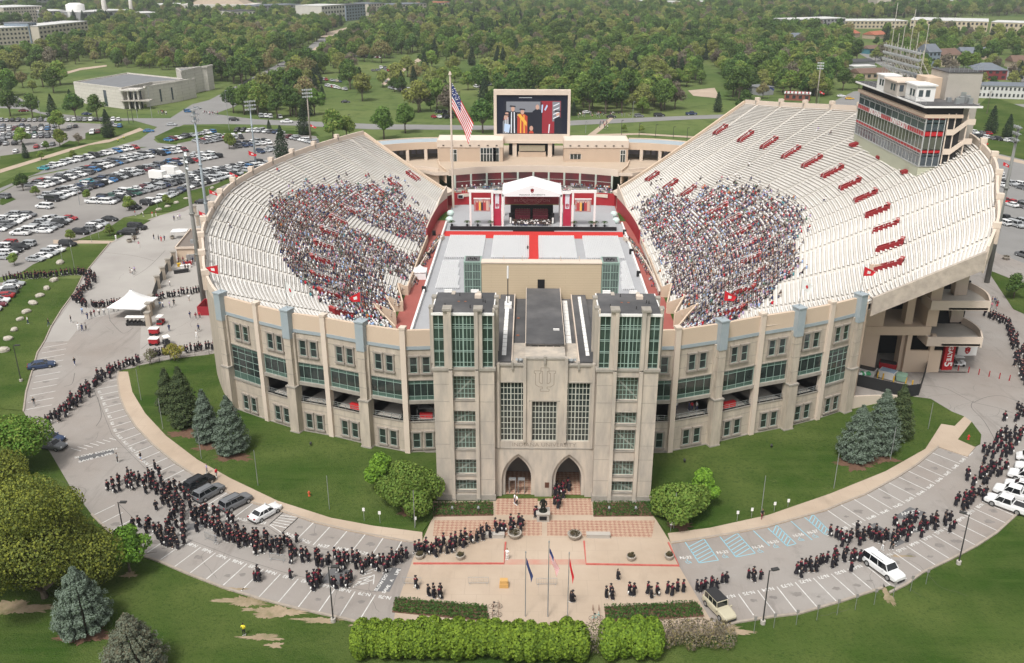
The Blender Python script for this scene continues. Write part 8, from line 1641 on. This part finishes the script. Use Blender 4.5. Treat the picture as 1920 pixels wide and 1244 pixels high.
# ------------------------------------------------------------------ flags
FR, FW, FB, FNV = mat('flag_red', (.55,.02,.03), .8), mat('flag_white', (.75,.75,.74), .8), mat('flag_blue', (.02,.035,.14), .8), mat('flag_navy', (.03,.045,.13), .8)
def cloth(top, h, w_, dirx, droop, kind, b, wave=.25, nx=26, ny=13):
    dx, dy = math.cos(dirx), math.sin(dirx); V = []
    for j in range(ny+1):
        for i in range(nx+1):
            u, v = i/nx, j/ny; sg = math.sin(u*9+v*2.2)*wave*w_*.10*u; dr = droop*(u**.8)
            x = w_*(math.sin(math.radians(90-droop*57.3)) if 0 else math.cos(droop))*u*(1-.25*v*u); z = -v*h*(1-(.6 if kind == 'red' else .15)*u)-w_*math.sin(droop)*u
            V.append((top[0]+dx*x-dy*sg, top[1]+dy*x+dx*sg, top[2]+z+.04*math.sin(u*14)*w_*.1))
    F, M = [], []
    for j in range(ny):
        for i in range(nx):
            k = j*(nx+1)+i; F.append((k,k+nx+1,k+nx+2,k+1))
            if kind == 'us':
                m = 2 if (i < nx*.4 and j < 7) else (0 if j % 2 == 0 else 1)
                if m == 2 and (i+j) % 2 == 0 and nx > 20: m = 2
            elif kind == 'red': m = 1 if (.3 < (i+.5)/nx < .62 and .3 < (j+.5)/ny < .72) else 0
            elif kind == 'white': m = 0 if (.38 < (i+.5)/nx < .6 and .28 < (j+.5)/ny < .72 and (i % 3 or 4 < j < 8)) else 1
            else: m = 0 if kind == 'redp' else 3
            M.append(m)
    k = len(b.v); b.v += V; b.f += [tuple(a+k for a in f) for f in F]; b.m += M
def flagpole(name, label, loc, H_, kind, h, w_, dirx, droop, r=.05, col=None, cat='flagpole', group=None, stars=False, zf_=0):
    t = thing(name, label, cat, loc, 0, group); b = MB(); b.tube((0,0,0),(0,0,H_),r,r*.6,8); b.tube((0,0,H_),(0,0,H_+r*2.5),r*1.4,r*.6,8); b.build('pole', col or STEEL, t)
    if kind:
        b = MB(); cloth((r,0,H_-.15-zf_), h, w_, dirx, droop, kind, b, nx=26 if kind == 'us' else 16, ny=13)
        if stars:
            b2 = []; 
            for j in range(5):
                for i in range(6):
                    ii, jj = 1+i*1.6+(.8 if j % 2 else 0), .7+j*1.25; k = int(jj)*(27)+int(ii); p = Vector(b.v[k]); s_ = w_*.011; nrm = Vector((0,-.06,0)); b2.append([(p.x-s_,p.y-.05,p.z),(p.x,p.y-.05,p.z-s_),(p.x+s_,p.y-.05,p.z),(p.x,p.y-.05,p.z+s_)])
            for q in b2: b.poly(q, 1)
        b.build('flag', [FR, FW, FB, FNV], t)
    return t
p = G(850,390); flagpole('flagpole','very tall pale flagpole with a huge drooping stars-and-stripes flag behind the left stand',(p.x,p.y,0),40.2,'us',7.4,13.6,-.1,1.08,.38,STUCL,stars=True,zf_=2.0)
p = G(985,1157); flagpole('flagpole','left one of three plaza flagpoles, with a navy flag',(p.x,p.y,.02),9.0,'navy',1.0,2.6,-.3,1.25,.07,zf_=.5); p = G(1027,1157); flagpole('flagpole','middle and tallest of three plaza flagpoles, with the national flag',(p.x,p.y,.02),10.4,'us',1.3,2.9,-.3,1.15,.08,zf_=.6); p = G(1064,1157); flagpole('flagpole','right one of three plaza flagpoles, with a red flag',(p.x,p.y,.02),8.9,'redp',1.1,2.6,-.3,1.35,.07,zf_=.5)
for (k, zz, kind, dr, lab) in ((PL_[0],21.4,'red',.2,'red flag on the leftmost blue-topped pier of the facade'),(PL_[2],21.4,'white',.9,'white flag on the second blue-topped pier from the left'),(PL_[4],21.4,'red',.5,'red flag on the blue-topped pier just left of the left tower'),(PR_[2],21.4,'red',.5,'red flag on the blue-topped pier just right of the right tower'),(PR_[4],21.4,'white',.6,'white flag on the second blue-topped pier right of the towers'),(PR_[6],21.4,'red',.45,'red flag on the rightmost blue-topped pier')):
    flagpole('flagpole', lab, (k[0],k[1],zz), 4.6, kind, 1.6, 2.1, PI if 'leftmost' in lab or 'just left' in lab else 0, dr, .05, cat='flag', group='flags on the facade piers')
for px, py, tp, kind, lab in [(433,350,322,'red','red flag on the lawn beside the left rim, farther one'),(397,400,355,'red','red flag near the left rim, nearer one'),(471,335,282,'red','narrow red banner flag beyond the left rim'),(378,440,395,'red','red furled flag by the ticket building'),(583,262,232,'red','red flag on the brown-grey floodlight pole'),(1534,196,170,'red','red flag beyond the top of the right rim'),(1836,292,262,'red','red flag right of the press box stair'),(1873,345,303,'red','red flag over the right car park, upper one'),(1866,408,367,'red','red flag over the right car park, lower one'),(1441,185,162,'navy','navy flag at the end of the far road'),(645,248,230,'navy','navy flag behind the left grandstand corner')]:
    p = G(px, py); H_ = top_z(p, tp); flagpole('flagpole', lab, (p.x,p.y,0), H_, kind, H_*.16 if H_ < 14 else 2.4, 3.2, 0 if px > 500 else .2, .5, .08, cat='flag')
for px, py, tp, lab in [(265,752,693,'first from the left gate'),(306,806,748,'second from the left gate, by the pines'),(378,862,800,'before the blue-green spruces'),(484,912,845,'right of the left spruces'),(618,957,893,'in the open middle of the left berm'),(778,992,920,'before the dark green tree on the left'),(1263,993,925,'before the green tree on the right'),(1427,964,893,'in the open middle of the right berm'),(1563,918,852,'left of the right spruces'),(1669,864,802,'right of the right spruces'),(1740,806,756,'nearest the right end of the berm'),(172,455,418,'on the narrow lawn by the path'),(186,448,415,'second on the narrow lawn by the path'),(140,505,455,'beside the left car park'),(118,495,462,'second beside the left car park'),(296,396,360,'on the lawn strip by the main car park')]:
    p = G(px, py); b = MB(); b.tube((0,0,0),(0,0,top_z(p,tp)),.055,.045,6); o = b.build('banner_pole', STEEL); o.location = (p.x,p.y,.05); tag(o, 'bare thin metal pole '+lab, 'pole', 'bare poles on the lawns')
def crop(x, y, ox, oy, s=3.617): return (ox+x/s, oy+y/s)
for i, (x, y, y2, ox) in enumerate([(38,1005,905,1440),(190,985,880,1440),(330,952,845,1440),(467,918,810,1440),(590,882,775,1440),(718,848,738,1440),(848,795,690,1440),(965,755,650,1440),(1070,708,605,1440),(40,222,150,1440),(133,190,130,1440),(1075,355,285,960),(1525,285,210,960),(1622,262,190,960),(735,285,190,480),(842,300,212,480),(1083,318,250,480),(1640,1040,925,960)]):
    q = crop(x, y, ox, 900); q2 = crop(x, y2, ox, 900); p = G(*q); H_ = top_z(p, q2[1]); t = thing('sign_post', 'small sign on a thin post, '+['nearest the beige off-road car','second along the right kerb from the off-road car','third along the right kerb','fourth along the right kerb','fifth along the right kerb','sixth along the right kerb, by the worn soil','just left of the white long SUV','just right of the white long SUV','last one towards the right lamp post','white, right of the bare right berm pole','white, farthest up the right sidewalk','white, before the right green tree','white, beyond the right green tree','white, next beyond on the right berm','white lamp-like one left of the left gate tree','white lamp-like one under the left gate tree','white one at the bare pole by the left tree','by the right black lamp post'][i], 'sign', (p.x,p.y,.0), 0, 'small parking signs')
    b = MB(); b.tube((0,0,0),(0,0,H_),.035,.035,5); b.build('post', STEEL, t); b = MB(); b.box(-.17,.17,-.06,-.04,H_-.5,H_+.02); b.build('plate', WHITE if i > 8 and i < 17 else CONCD, t)
for px, py, m, lab in [(580,932,mat('hydrant_orange', (.5,.10,.04), .6),'orange fire hydrant on the left berm'),(1815,826,REDB,'red fire hydrant on the little grass island')]:
    p = G(px, py); b = MB(); b.loft([ring((0,0), r_, z, 10) for r_, z in ((.18,0),(.18,.1),(.12,.12),(.12,.6),(.17,.62),(.13,.78),(.03,.86))]); b.tube((-.22,0,.5),(.22,0,.5),.06,n=8); o = b.build('fire_hydrant', m); o.location = (p.x,p.y,.15); tag(o, lab, 'fire hydrant')
for i, q in enumerate([(1385,370),(1460,385),(1535,400),(1610,415),(1685,430),(1758,445)]):
    p = G(1440+q[0]/3.8875, 600+q[1]/3.8875); b = MB(); b.tube((0,0,0),(0,0,1.15),.09,n=10); b.tube((0,0,1.15),(0,0,1.2),.09,.04,n=10); o = b.build('bollard', RED); o.location = p; tag(o, 'red bollard, %s in the row right of the gate sign' % ['first','second','third','fourth','fifth','last'][i], 'bollard', 'red bollards by the gate sign')
for i, (px, py) in enumerate([(1645,706),(1655,709),(1675,714),(1698,716),(1710,722)]):
    p = G(px, py+3); b = MB(); b.tube((0,0,0),(0,0,1.2),.12,n=10); o = b.build('bollard', mat('yellow_paint', (.62,.38,.03), .6)); o.location = p; tag(o, 'yellow bollard, %s by the skips' % ['leftmost','second from the left','middle one','second from the right','rightmost'][i], 'bollard', 'yellow bollards by the skips')
# ------------------------------------------------------------------ gate area on the right
t = thing('gate_sign', 'tall crimson gate sign reading GATE 5', 'sign', (*G(1775,694)[:2], 0), .12); Hs = 5.6; b = MB(); b.box(-1.0,1.0,0,.7,0,Hs); b.build('sign_board', mat('sign_crimson', (.42,.015,.02), .6), t)
b = MB(); M_ = Matrix.Translation((0,-.01,3.35)) @ Matrix.Rotation(PI/2,4,'X') @ Matrix.Rotation(-PI/2,4,'Z'); b.text('GATE', M_, 1.25, .01, 0, bold=.04); b.text('5', Matrix.Translation((0,-.01,1.15)) @ Matrix.Rotation(PI/2,4,'X') @ Matrix.Rotation(-PI/2,4,'Z'), 2.1, .01, 0, bold=.05); b.build('white_letters', WHITE, t)
p = G(1810,678); t = thing('banner_sign', 'white hanging banner sign with crimson script right of the gate sign', 'sign', (p.x,p.y,0), .1); b = MB(); b.box(-1.9,1.9,0,.08,1.2,4.9); b.build('banner_cloth', WHITE, t); b = MB(); b.text('Indiana', Matrix.Translation((0,-.02,4.15)) @ Matrix.Rotation(PI/2,4,'X'), .95, .005, 0, bold=.02); b.text('UNIVERSITY', Matrix.Translation((0,-.02,3.3)) @ Matrix.Rotation(PI/2,4,'X'), .45, .005, 0); outline([(x*.35, 2.3+z*.35) for x, z in U], -.02, .2, b, 0); b.build('banner_letters', mat('sign_crimson', (.42,.015,.02)), t)
BM = mat('black_mesh_screen', (.02,.021,.022), .9); P = [G(1596,722), G(1653,735), G(1700,745), G(1722,742), G(1745,668)]
t = thing('screened_fence', 'black screened fence enclosing the skips below the facade corner', 'fence', tuple(P[0])); b = MB(); wall_along([p.xy for p in P], .1, 2.3, .04, b); part(b, 'mesh_screen', BM, t); b = MB()
for p, q in zip(P[:-1], P[1:]):
    for i in range(5): r_ = p.lerp(q, i/4); b.tube((r_.x,r_.y,0),(r_.x,r_.y,2.4),.04,n=6)
part(b, 'fence_post', STEELD, t)
b = MB(); P2 = [G(1590,768), G(1640,757), G(1702,744)]; wall_along([p.xy for p in P2], 0, [2.6,1.7,.3], .35, b); o = b.build('retaining_wall', STUCL); tag(o, 'pale retaining wall wedge at the right end of the berm', 'wall')
WT = mat('skip_white', (.55,.55,.54), .6)
for (a, c_, h_, m, m2, lab) in (((1600,703),(1638,712),1.5,WT,CTR,'long white open trailer of rubbish behind the screened fence'),((1645,709),(1675,717),1.6,WT,mat('skip_blue',(.2,.27,.36),.7),'white skip with a blue-grey cover behind the screened fence'),((1678,716),(1698,720),1.3,mat('skip_green',(.22,.34,.26),.7),mat('skip_green',(.22,.34,.26)),'small green skip behind the screened fence'),((1646,692),(1680,698),1.3,RED,CTR,'long dark red skip behind the white one')):
    a, c_ = G(*a), G(*c_); d, l = unit(a, c_); t = thing('skip', lab, 'skip', (a.x,a.y,0), math.atan2(d[1],d[0])); b = MB(); b.loft([[(.15,.1,.2),(l-.15,.1,.2),(l-.15,1.9,.2),(.15,1.9,.2)],[(0,0,h_),(l,0,h_),(l,2,h_),(0,2,h_)]]); b.build('container', m, t); b = MB(); b.box(.15,l-.15,.15,1.85,h_+.0,h_+.06); b.build('load', m2, t)
rr = random.Random(4)
for i, (c_, lab) in enumerate((('white','white sack pile on the trailer'),('green','green bag on the trailer'))):
    a = G(1618+i*8,705,1.6); b = MB(); 
    for j in range(5): q = (a.x+rr.uniform(-.9,.9), a.y+rr.uniform(.4,1.2)); b.loft([ring(q,.3,1.5,8), ring(q,.38,1.75,8), ring(q,.15,2.0,8)])
    o = b.build('sacks', mat('sack_'+c_, (.6,.65,.66) if c_ == 'white' else (.05,.28,.12), .8)); tag(o, lab, 'sacks')
# ------------------------------------------------------------------ tents
def tent(name, label, px, py, w_, d_, he, hp, rz=0, walls=False, cat='tent'):
    p = G(px, py); t = thing(name, label, cat, (p.x,p.y,.03), rz); n = 10; b = MB(); rows = []
    for j in range(n+1):
        u = j/n; k = (1-u); cur = he+(hp-he)*(u**1.5 if hp-he > 1.2 else u); q = []
        for (sx, sy) in ((-1,-1),(1,-1),(1,1),(-1,1)): q.append((sx*w_/2*k, sy*d_/2*k, cur))
        rows.append(q)
    b.loft(rows[:-1]+[[(x*.05,y*.05,hp) for x,y,_ in rows[0]]], 0, False); b.box(-w_/2,w_/2,-d_/2-.02,-d_/2,he-.35,he); b.box(-w_/2,w_/2,d_/2,d_/2+.02,he-.35,he); b.box(-w_/2-.02,-w_/2,-d_/2,d_/2,he-.35,he); b.box(w_/2,w_/2+.02,-d_/2,d_/2,he-.35,he)
    b.build('canopy', RW, t, True); 
    for sx in (-1,1):
        for sy in (-1,1): b = MB(); b.tube((0,0,0),(0,0,he),.05,n=6); o = b.build('leg', STEEL, t); o.location = (sx*(w_/2-.1), sy*(d_/2-.1), 0)
    if walls: b = MB(); b.box(-w_/2+.05,w_/2-.05,-d_/2+.05,d_/2-.05,0,he-.1); b.build('side_wall', RW, t)
tent('tent','large white peaked tent over the left gate queue',253,589,7.6,7.6,2.7,5.6,-.12); tent('small_canopy','small flat white canopy by the ticket building',339,447,4.2,2.6,2.3,2.7,.1); tent('tent','white hexagonal medical tent on the red track by the left barrier',788,521,3.2,3.4,2.0,3.3,0,True)
# red box, ticket building, stone pillars and fences of the left gate
a, c_ = G(371,592), G(406,588); b = MB(); w_ = c_.x-a.x
for q in ((0,w_,0,.2),(0,w_,5,5.2),(0,.2,.2,5),(w_-.2,w_,.2,5)): b.box(*q,0,2.0)
o = b.build('red_enclosure', mat('enclosure_red', (.30,.02,.03), .7)); o.location = (a.x,a.y,.02); tag(o, 'dark red box enclosure round the foot of the thick left floodlight pole', 'enclosure')
a, c_ = G(334,491), G(366,490); d, l = unit(a, c_); t = thing('ticket_booth', 'tan flat-roofed booth with vending machines inside the left gate', 'building', (a.x,a.y,0), math.atan2(d[1],d[0])); b = MB(); b.box(0,l,0,17,0,3.4); b.build('wall', STUC, t); b = MB(); b.box(-.2,l+.2,-.2,17.2,3.4,3.5,0)
for q in ((-.3,l+.3,-.3,-.05),(-.3,l+.3,17,17.3),(-.3,-.05,-.05,17),(l+.05,l+.3,-.05,17)): b.box(*q,3.4,3.95,1)
for i in range(3): b.box(l-1.6,l-.6,4+i*3.5,5.2+i*3.5,3.5,4.4,2)
b.build('roof', [mat('brown_roof_grit',(.19,.16,.14),.9),STUCL,STEEL], t); 
for i in range(2): b = MB(); b.box(0,.9,-.75,0,0,1.9); o = b.build('vending_machine', STEEL, t); o.location = (l*.55+i*1.0,0,0)
PC = [(280,606),(281,588),(285,573),(297,536),(307,519),(317,503),(327,489),(372,418),(366,400)]
for i, (px, py) in enumerate(PC):
    p = G(px, py+5); b = MB(); b.box(-.5,.5,-.5,.5,0,2.9,0); b.box(-.62,.62,-.62,.62,2.9,3.15,1); o = b.build('gate_pillar', [LIME, TRIM]); o.location = (p.x,p.y,0); o.rotation_euler = (0,0,.6 if i > 2 else 0)
    tag(o, 'square stone gate pillar, '+['nearest the carts','beside the tent on its right','at the upper right corner of the tent','first above the tent','second above the tent','third above the tent','beside the ticket booth','beside the rim of the left stand, lower one','beside the rim of the left stand, upper one'][i], 'pillar', 'stone pillars of the left gate')
t = thing('iron_fence', 'black iron fence panels between the stone pillars of the left gate', 'fence', tuple(G(297,536))); 
for i in range(2, 6):
    a, c_ = G(PC[i][0],PC[i][1]+5), G(PC[i+1][0],PC[i+1][1]+5); d, l = unit(a, c_); b = MB()
    for j in range(int(l/.16)): b.obox(a, d, .55+j*.16, .59+j*.16, -.02, .02, .1, 2.4)
    for z in (.25,2.2): b.obox(a, d, .5, l-.5, -.03, .03, z, z+.06)
    part(b, 'fence_panel', STEELD, t)
t = thing('low_fence', 'thin dark post-and-rail fence along the upper edge of the left berm', 'fence', tuple(G(262,690))); b = MB(); A_ = [G(262,692), G(300,682), G(340,674), G(418,660)]
for a, c_ in zip(A_[:-1], A_[1:]):
    n = max(2, int((c_-a).length/2.4))
    for i in range(n): q = a.lerp(c_, i/n); b.tube((q.x,q.y,0),(q.x,q.y,1.5),.04,n=5)
    for z in (.5,1.0,1.5): b.tube((a.x,a.y,z),(c_.x,c_.y,z),.02,n=4)
part(b, 'rails', STEELD, t)
for i, (px, py) in enumerate(((290,628),(290,647))):
    p = G(px, py); t = thing('vending_cart', ('upper' if i == 0 else 'lower')+' of two red vending carts with white tops by the left gate', 'cart', (p.x,p.y,.02), 0, 'vending carts'); b = MB(); b.box(-.9,.9,-.6,.6,.4,1.4); b.build('body', RED, t); b = MB(); b.box(-1.0,1.0,-.7,.7,1.4,1.5); b.build('counter', WHITE, t)
    for x in (-.6,.6): b = MB(); b.tube((0,-.65,0),(0,.65,0),.3,n=10); o = b.build('wheel', TYRE, t); o.location = (x,0,.3)
for i, (px, py, m, w_) in enumerate([(340,512,CTR,3.4),(348,503,WHITE,2.4),(352,497,RED,2.4),(357,490,WHITE,2),(336,500,mat('yellow_paint',(.62,.38,.03)),.8)]):
    p = G(px, py); b = MB(); b.box(-w_/2,w_/2,-.4,.4,.05,.8); b.box(-w_/2-.05,w_/2+.05,-.45,.45,.8,.86); o = b.build('merchandise_table', m); o.location = p; o.rotation_euler = (0,0,.5); tag(o, ['black','white','red','farther white','small yellow'][i]+' cloth-covered merchandise table inside the left gate', 'table', 'merchandise tables')
BOU = mat('limestone_boulder', (.47,.43,.37), .9, (.36,.33,.28), 1.2, bump=.4)
for i, (px, py, s_) in enumerate([(113,495,1.3),(102,528,1.2),(88,543,1.1),(75,557,1.1),(62,571,1.2),(50,587,1.1),(38,601,.9),(27,621,1.0),(16,638,1.1),(7,660,1.3),(298,395,1.0),(314,389,.9),(331,382,1.0),(349,374,.8),(398,354,.9),(450,335,.9)]):
    p = G(px, py); rr = random.Random(i); b = MB(); R_ = []
    for z, k in ((0,.9),(.35,1.0),(.65,.8),(.8,.45)): R_.append([(s_*k*math.cos(2*PI*j/8)*(1+rr.uniform(-.15,.15))*1.0, s_*k*.7*math.sin(2*PI*j/8)*(1+rr.uniform(-.15,.15)), z*s_*.9) for j in range(8)])
    b.loft(R_); o = b.build('boulder', BOU); o.location = (p.x,p.y,.05); o.rotation_euler = (0,0,rr.uniform(0,3)); tag(o, 'pale limestone boulder, '+['beside the queue on the path','first below the queue','second below the queue','third below the queue','fourth below the queue','fifth below the queue','sixth below the queue','seventh below the queue','eighth below the queue','lowest at the left edge','first on the lawn strip above the gate','second on the lawn strip above the gate','third on the lawn strip above the gate','fourth on the lawn strip above the gate','fifth on the lawn strip near the red flag','last on the lawn strip at the rim'][i], 'boulder', 'boulders on the left lawns')
for px, py, r, lab in [(243,455,.8,'round planter, left of two on the upper pavement'),(252,449,.8,'round planter, right of two on the upper pavement'),(323,449,.7,'round planter beside the small white canopy'),(1886,487,1.0,'round planter on the terrace at the right edge')]: planter(px, py, r, lab)
def barrier(px0, py0, px1, py1, label):
    a, c_ = G(px0, py0), G(px1, py1); d, l = unit(a, c_); b = MB()
    b.tube((0,0,1.05),(l,0,1.05),.025,n=5); b.tube((0,0,.2),(l,0,.2),.025,n=5)
    for i in range(13): b.tube((l*i/12,0,.2),(l*i/12,0,1.05),.012 if 0 < i < 12 else .025,n=4)
    for x in (.2,l-.2): b.tube((x,-.3,.02),(x,.3,.02),.025,n=4); b.tube((x,0,0),(x,0,.2),.025,n=4)
    o = b.build('crowd_barrier', STEEL); o.location = (a.x,a.y,.02); o.rotation_euler = (0,0,math.atan2(d[1],d[0])); tag(o, 'steel crowd barrier '+label, 'barrier', 'steel crowd barriers')
barrier(506,1050,535,1054,'below the front queue near the hatched stalls'); barrier(878,1096,916,1096,'left of the orange box on the plaza'); barrier(1006,1098,1044,1098,'behind the middle flagpole'); barrier(756,1096,790,1097,'at the left edge of the plaza'); barrier(385,1010,405,1018,'beside the front queue on the left')
for (px, py, lab, m) in ((930,1150,'left bicycle rack beside the left bed, with two dark bicycles',STEELD),(1118,1156,'right bicycle rack beside the right bed, with a teal bicycle',mat('teal_frame',(.05,.4,.4),.5))):
    p = G(px, py); b = MB()
    for x in (-.35,.35): b.tube((x,-1.0,0),(x,-1.0,.85),.03,n=6); b.tube((x,-1.0,.85),(x,1.0,.85),.03,n=6); b.tube((x,1.0,.85),(x,1.0,0),.03,n=6)
    o = b.build('bicycle_rack', mat('rusty_steel', (.16,.08,.05), .8)); o.location = (p.x,p.y,.02); tag(o, lab.split(', with')[0], 'bicycle rack')
    for k in range(2 if px < 1000 else 1):
        t = thing('bicycle', ('dark bicycle at the %s of the left rack' % ('front' if k == 0 else 'back')) if px < 1000 else 'teal and black bicycle leaning on the right rack', 'bicycle', (p.x-.1, p.y-.7+k*1.5, .02), .05); f = MB()
        for a, c_ in (((-.5,0,.34),(-.15,0,.85)),((-.15,0,.85),(.35,0,.85)),((.35,0,.85),(.5,0,.34)),((-.5,0,.34),(.0,0,.32)),((0,0,.32),(.35,0,.85)),((0,0,.32),(-.15,0,.9)),((.35,0,.85),(.33,0,1.0)),((.33,-.25,1.0),(.33,.25,1.0))): f.tube(a, c_, .022, n=5)
        f.build('frame', m, t); b = MB(); b.box(-.28,-.02,-.07,.07,.92,.98); b.build('saddle', CTR, t)
        for x in (-.5,.5):
            b = MB()
            for i in range(14): a_, b_ = 2*PI*i/14, 2*PI*(i+1)/14; b.tube((.33*math.cos(a_),0,.33*math.sin(a_)),(.33*math.cos(b_),0,.33*math.sin(b_)),.02,n=4)
            w_ = b.build('wheel', CTR, t); w_.location = (x,0,.34)
# potted palms on the stage front, glimpses in the open concourse
PAL = leafmat('palm_leaf', (.06,.10,.035), (.035,.06,.02), .1)
for i, (x, lab) in enumerate([(-22.0,'outermost left'),(-17.6,'second from the left'),(-14.6,'third from the left'),(-10.8,'beside the left banner'),(12.9,'beside the right banner'),(17.8,'second from the right, before the frame'),(19.0,'next to the right frame'),(21.6,'outermost right')]):
    t = thing('potted_palm', 'potted palm on the stage front, '+lab, 'plant', (x, YS+.5, 1.15), i, 'potted palms'); b = MB(); b.loft([ring((0,0),.28,0,10), ring((0,0),.36,.5,10)]); b.build('pot', BLACK, t); b = MB(); b.tube((0,0,.5),(0,0,1.0),.06,n=5)
    for k in range(14):
        a = 2*PI*k/14; P = [(math.cos(a)*r_, math.sin(a)*r_, z) for r_, z in ((.05,1.0),(.45,1.5),(.8,1.45),(1.05,1.1))]
        for q, r2 in zip(P[:-1], P[1:]): b.add([(q[0]-.1*math.sin(a),q[1]+.1*math.cos(a),q[2]),(q[0]+.1*math.sin(a),q[1]-.1*math.cos(a),q[2]),(r2[0]+.08*math.sin(a),r2[1]-.08*math.cos(a),r2[2]),(r2[0]-.08*math.sin(a),r2[1]+.08*math.cos(a),r2[2])], [(0,1,2,3)])
    b.build('fronds', PAL, t)
for i, (u, seg_, m, lab) in enumerate(((.6,PL_[3:5],REDB,'red cloth table in the left concourse opening near the tower'),(.5,PR_[2:4],REDB,'red display in the right concourse opening'))):
    a, c_ = Vector((*seg_[0][:2],0)), Vector((*seg_[1][:2],0)); q = a.lerp(c_, u); n = Vector((-(c_-a).y, (c_-a).x, 0)).normalized(); n = n if n.y > 0 else -n; q += n*1.2
    b = MB(); b.box(-1.1,1.1,-.35,.35,0,.8); b.box(-1.15,1.15,-.4,.4,.8,.85); o = b.build('display_table', m); o.location = (q.x,q.y,5.3); o.rotation_euler = (0,0,math.atan2((c_-a).y,(c_-a).x)); tag(o, lab, 'table')
a = Vector(PL_[5][:2]+(0,)) if 0 else Vector((PL_[5][0],PL_[5][1],0)); q = a.lerp(Vector((PL_[6][0],PL_[6][1],0)), .6)+Vector((0,1.6,0)); t = thing('canopy_tent','small black canopy with red tables in the concourse opening beside the left tower','canopy',(q.x,q.y,5.3)); b = MB(); b.loft([[(-1.3,-1.2,2.0),(1.3,-1.2,2.0),(1.3,1.2,2.0),(-1.3,1.2,2.0)],[(-.1,-.1,2.8),(.1,-.1,2.8),(.1,.1,2.8),(-.1,.1,2.8)]]); b.build('canopy', CTR, t); b = MB(); b.box(-1,1,-.4,.2,0,.8); b.build('table', REDB, t); b = MB()
for x in (-1.25,1.25):
    for y in (-1.15,1.15): b.tube((x,y,0),(x,y,2.0),.03,n=5)
b.build('frame', STEEL, t)
for k, (px, c_) in enumerate(((1267,'white'),(1291,'navy'),(1305,'white'),(1296,'red'))):
    q = Yp(px, 768, 129.3); tag(ob('person', civ(c_, 'navy', .5), (q.x, 129.0, 5.32), k), 'person in %s walking inside the concourse right of the right tower, %s' % (c_, ['leftmost','second','third','fourth'][k]), 'person')
# skirting lights on the berm
for i, (px, py, lab) in enumerate([(583,838,'near the left facade'),(1283,870,'near the right tower'),(1446,842,'in the middle of the right berm'),(848,960,'in the left tower bed, left'),(897,960,'in the left tower bed, right'),(1142,960,'in the right tower bed, left'),(1192,960,'in the right tower bed, right')]):
    p = G(px, py); b = MB(); b.tube((0,0,0),(0,0,.4),.04,n=5); b.tube((0,-.15,.4),(0,.2,.6),.2,.14,n=8); o = b.build('ground_floodlight', STEELD if i < 3 else STEEL); o.location = (p.x,p.y,.15); tag(o, 'small ground floodlight '+lab, 'floodlight', 'ground floodlights')
plant_wood()
# ------------------------------------------------------------------ the faint haze of the far distance
HZ = bpy.data.materials.new('haze'); HZ.use_nodes = True; _n = HZ.node_tree; _n.nodes.clear(); _o = _n.nodes.new('ShaderNodeOutputMaterial'); _v = _n.nodes.new('ShaderNodeVolumePrincipled'); _v.inputs['Color'].default_value = (.86,.90,.95,1); _v.inputs['Density'].default_value = .00013; _v.inputs['Anisotropy'].default_value = .2; _n.links.new(_v.outputs[0], _o.inputs['Volume'])
b = MB(); b.box(-3000,3000,-120,3600,-1.2,76); o = b.build('haze', HZ); tag(o, 'faint pale haze over the distant woods', 'haze', kind='stuff')
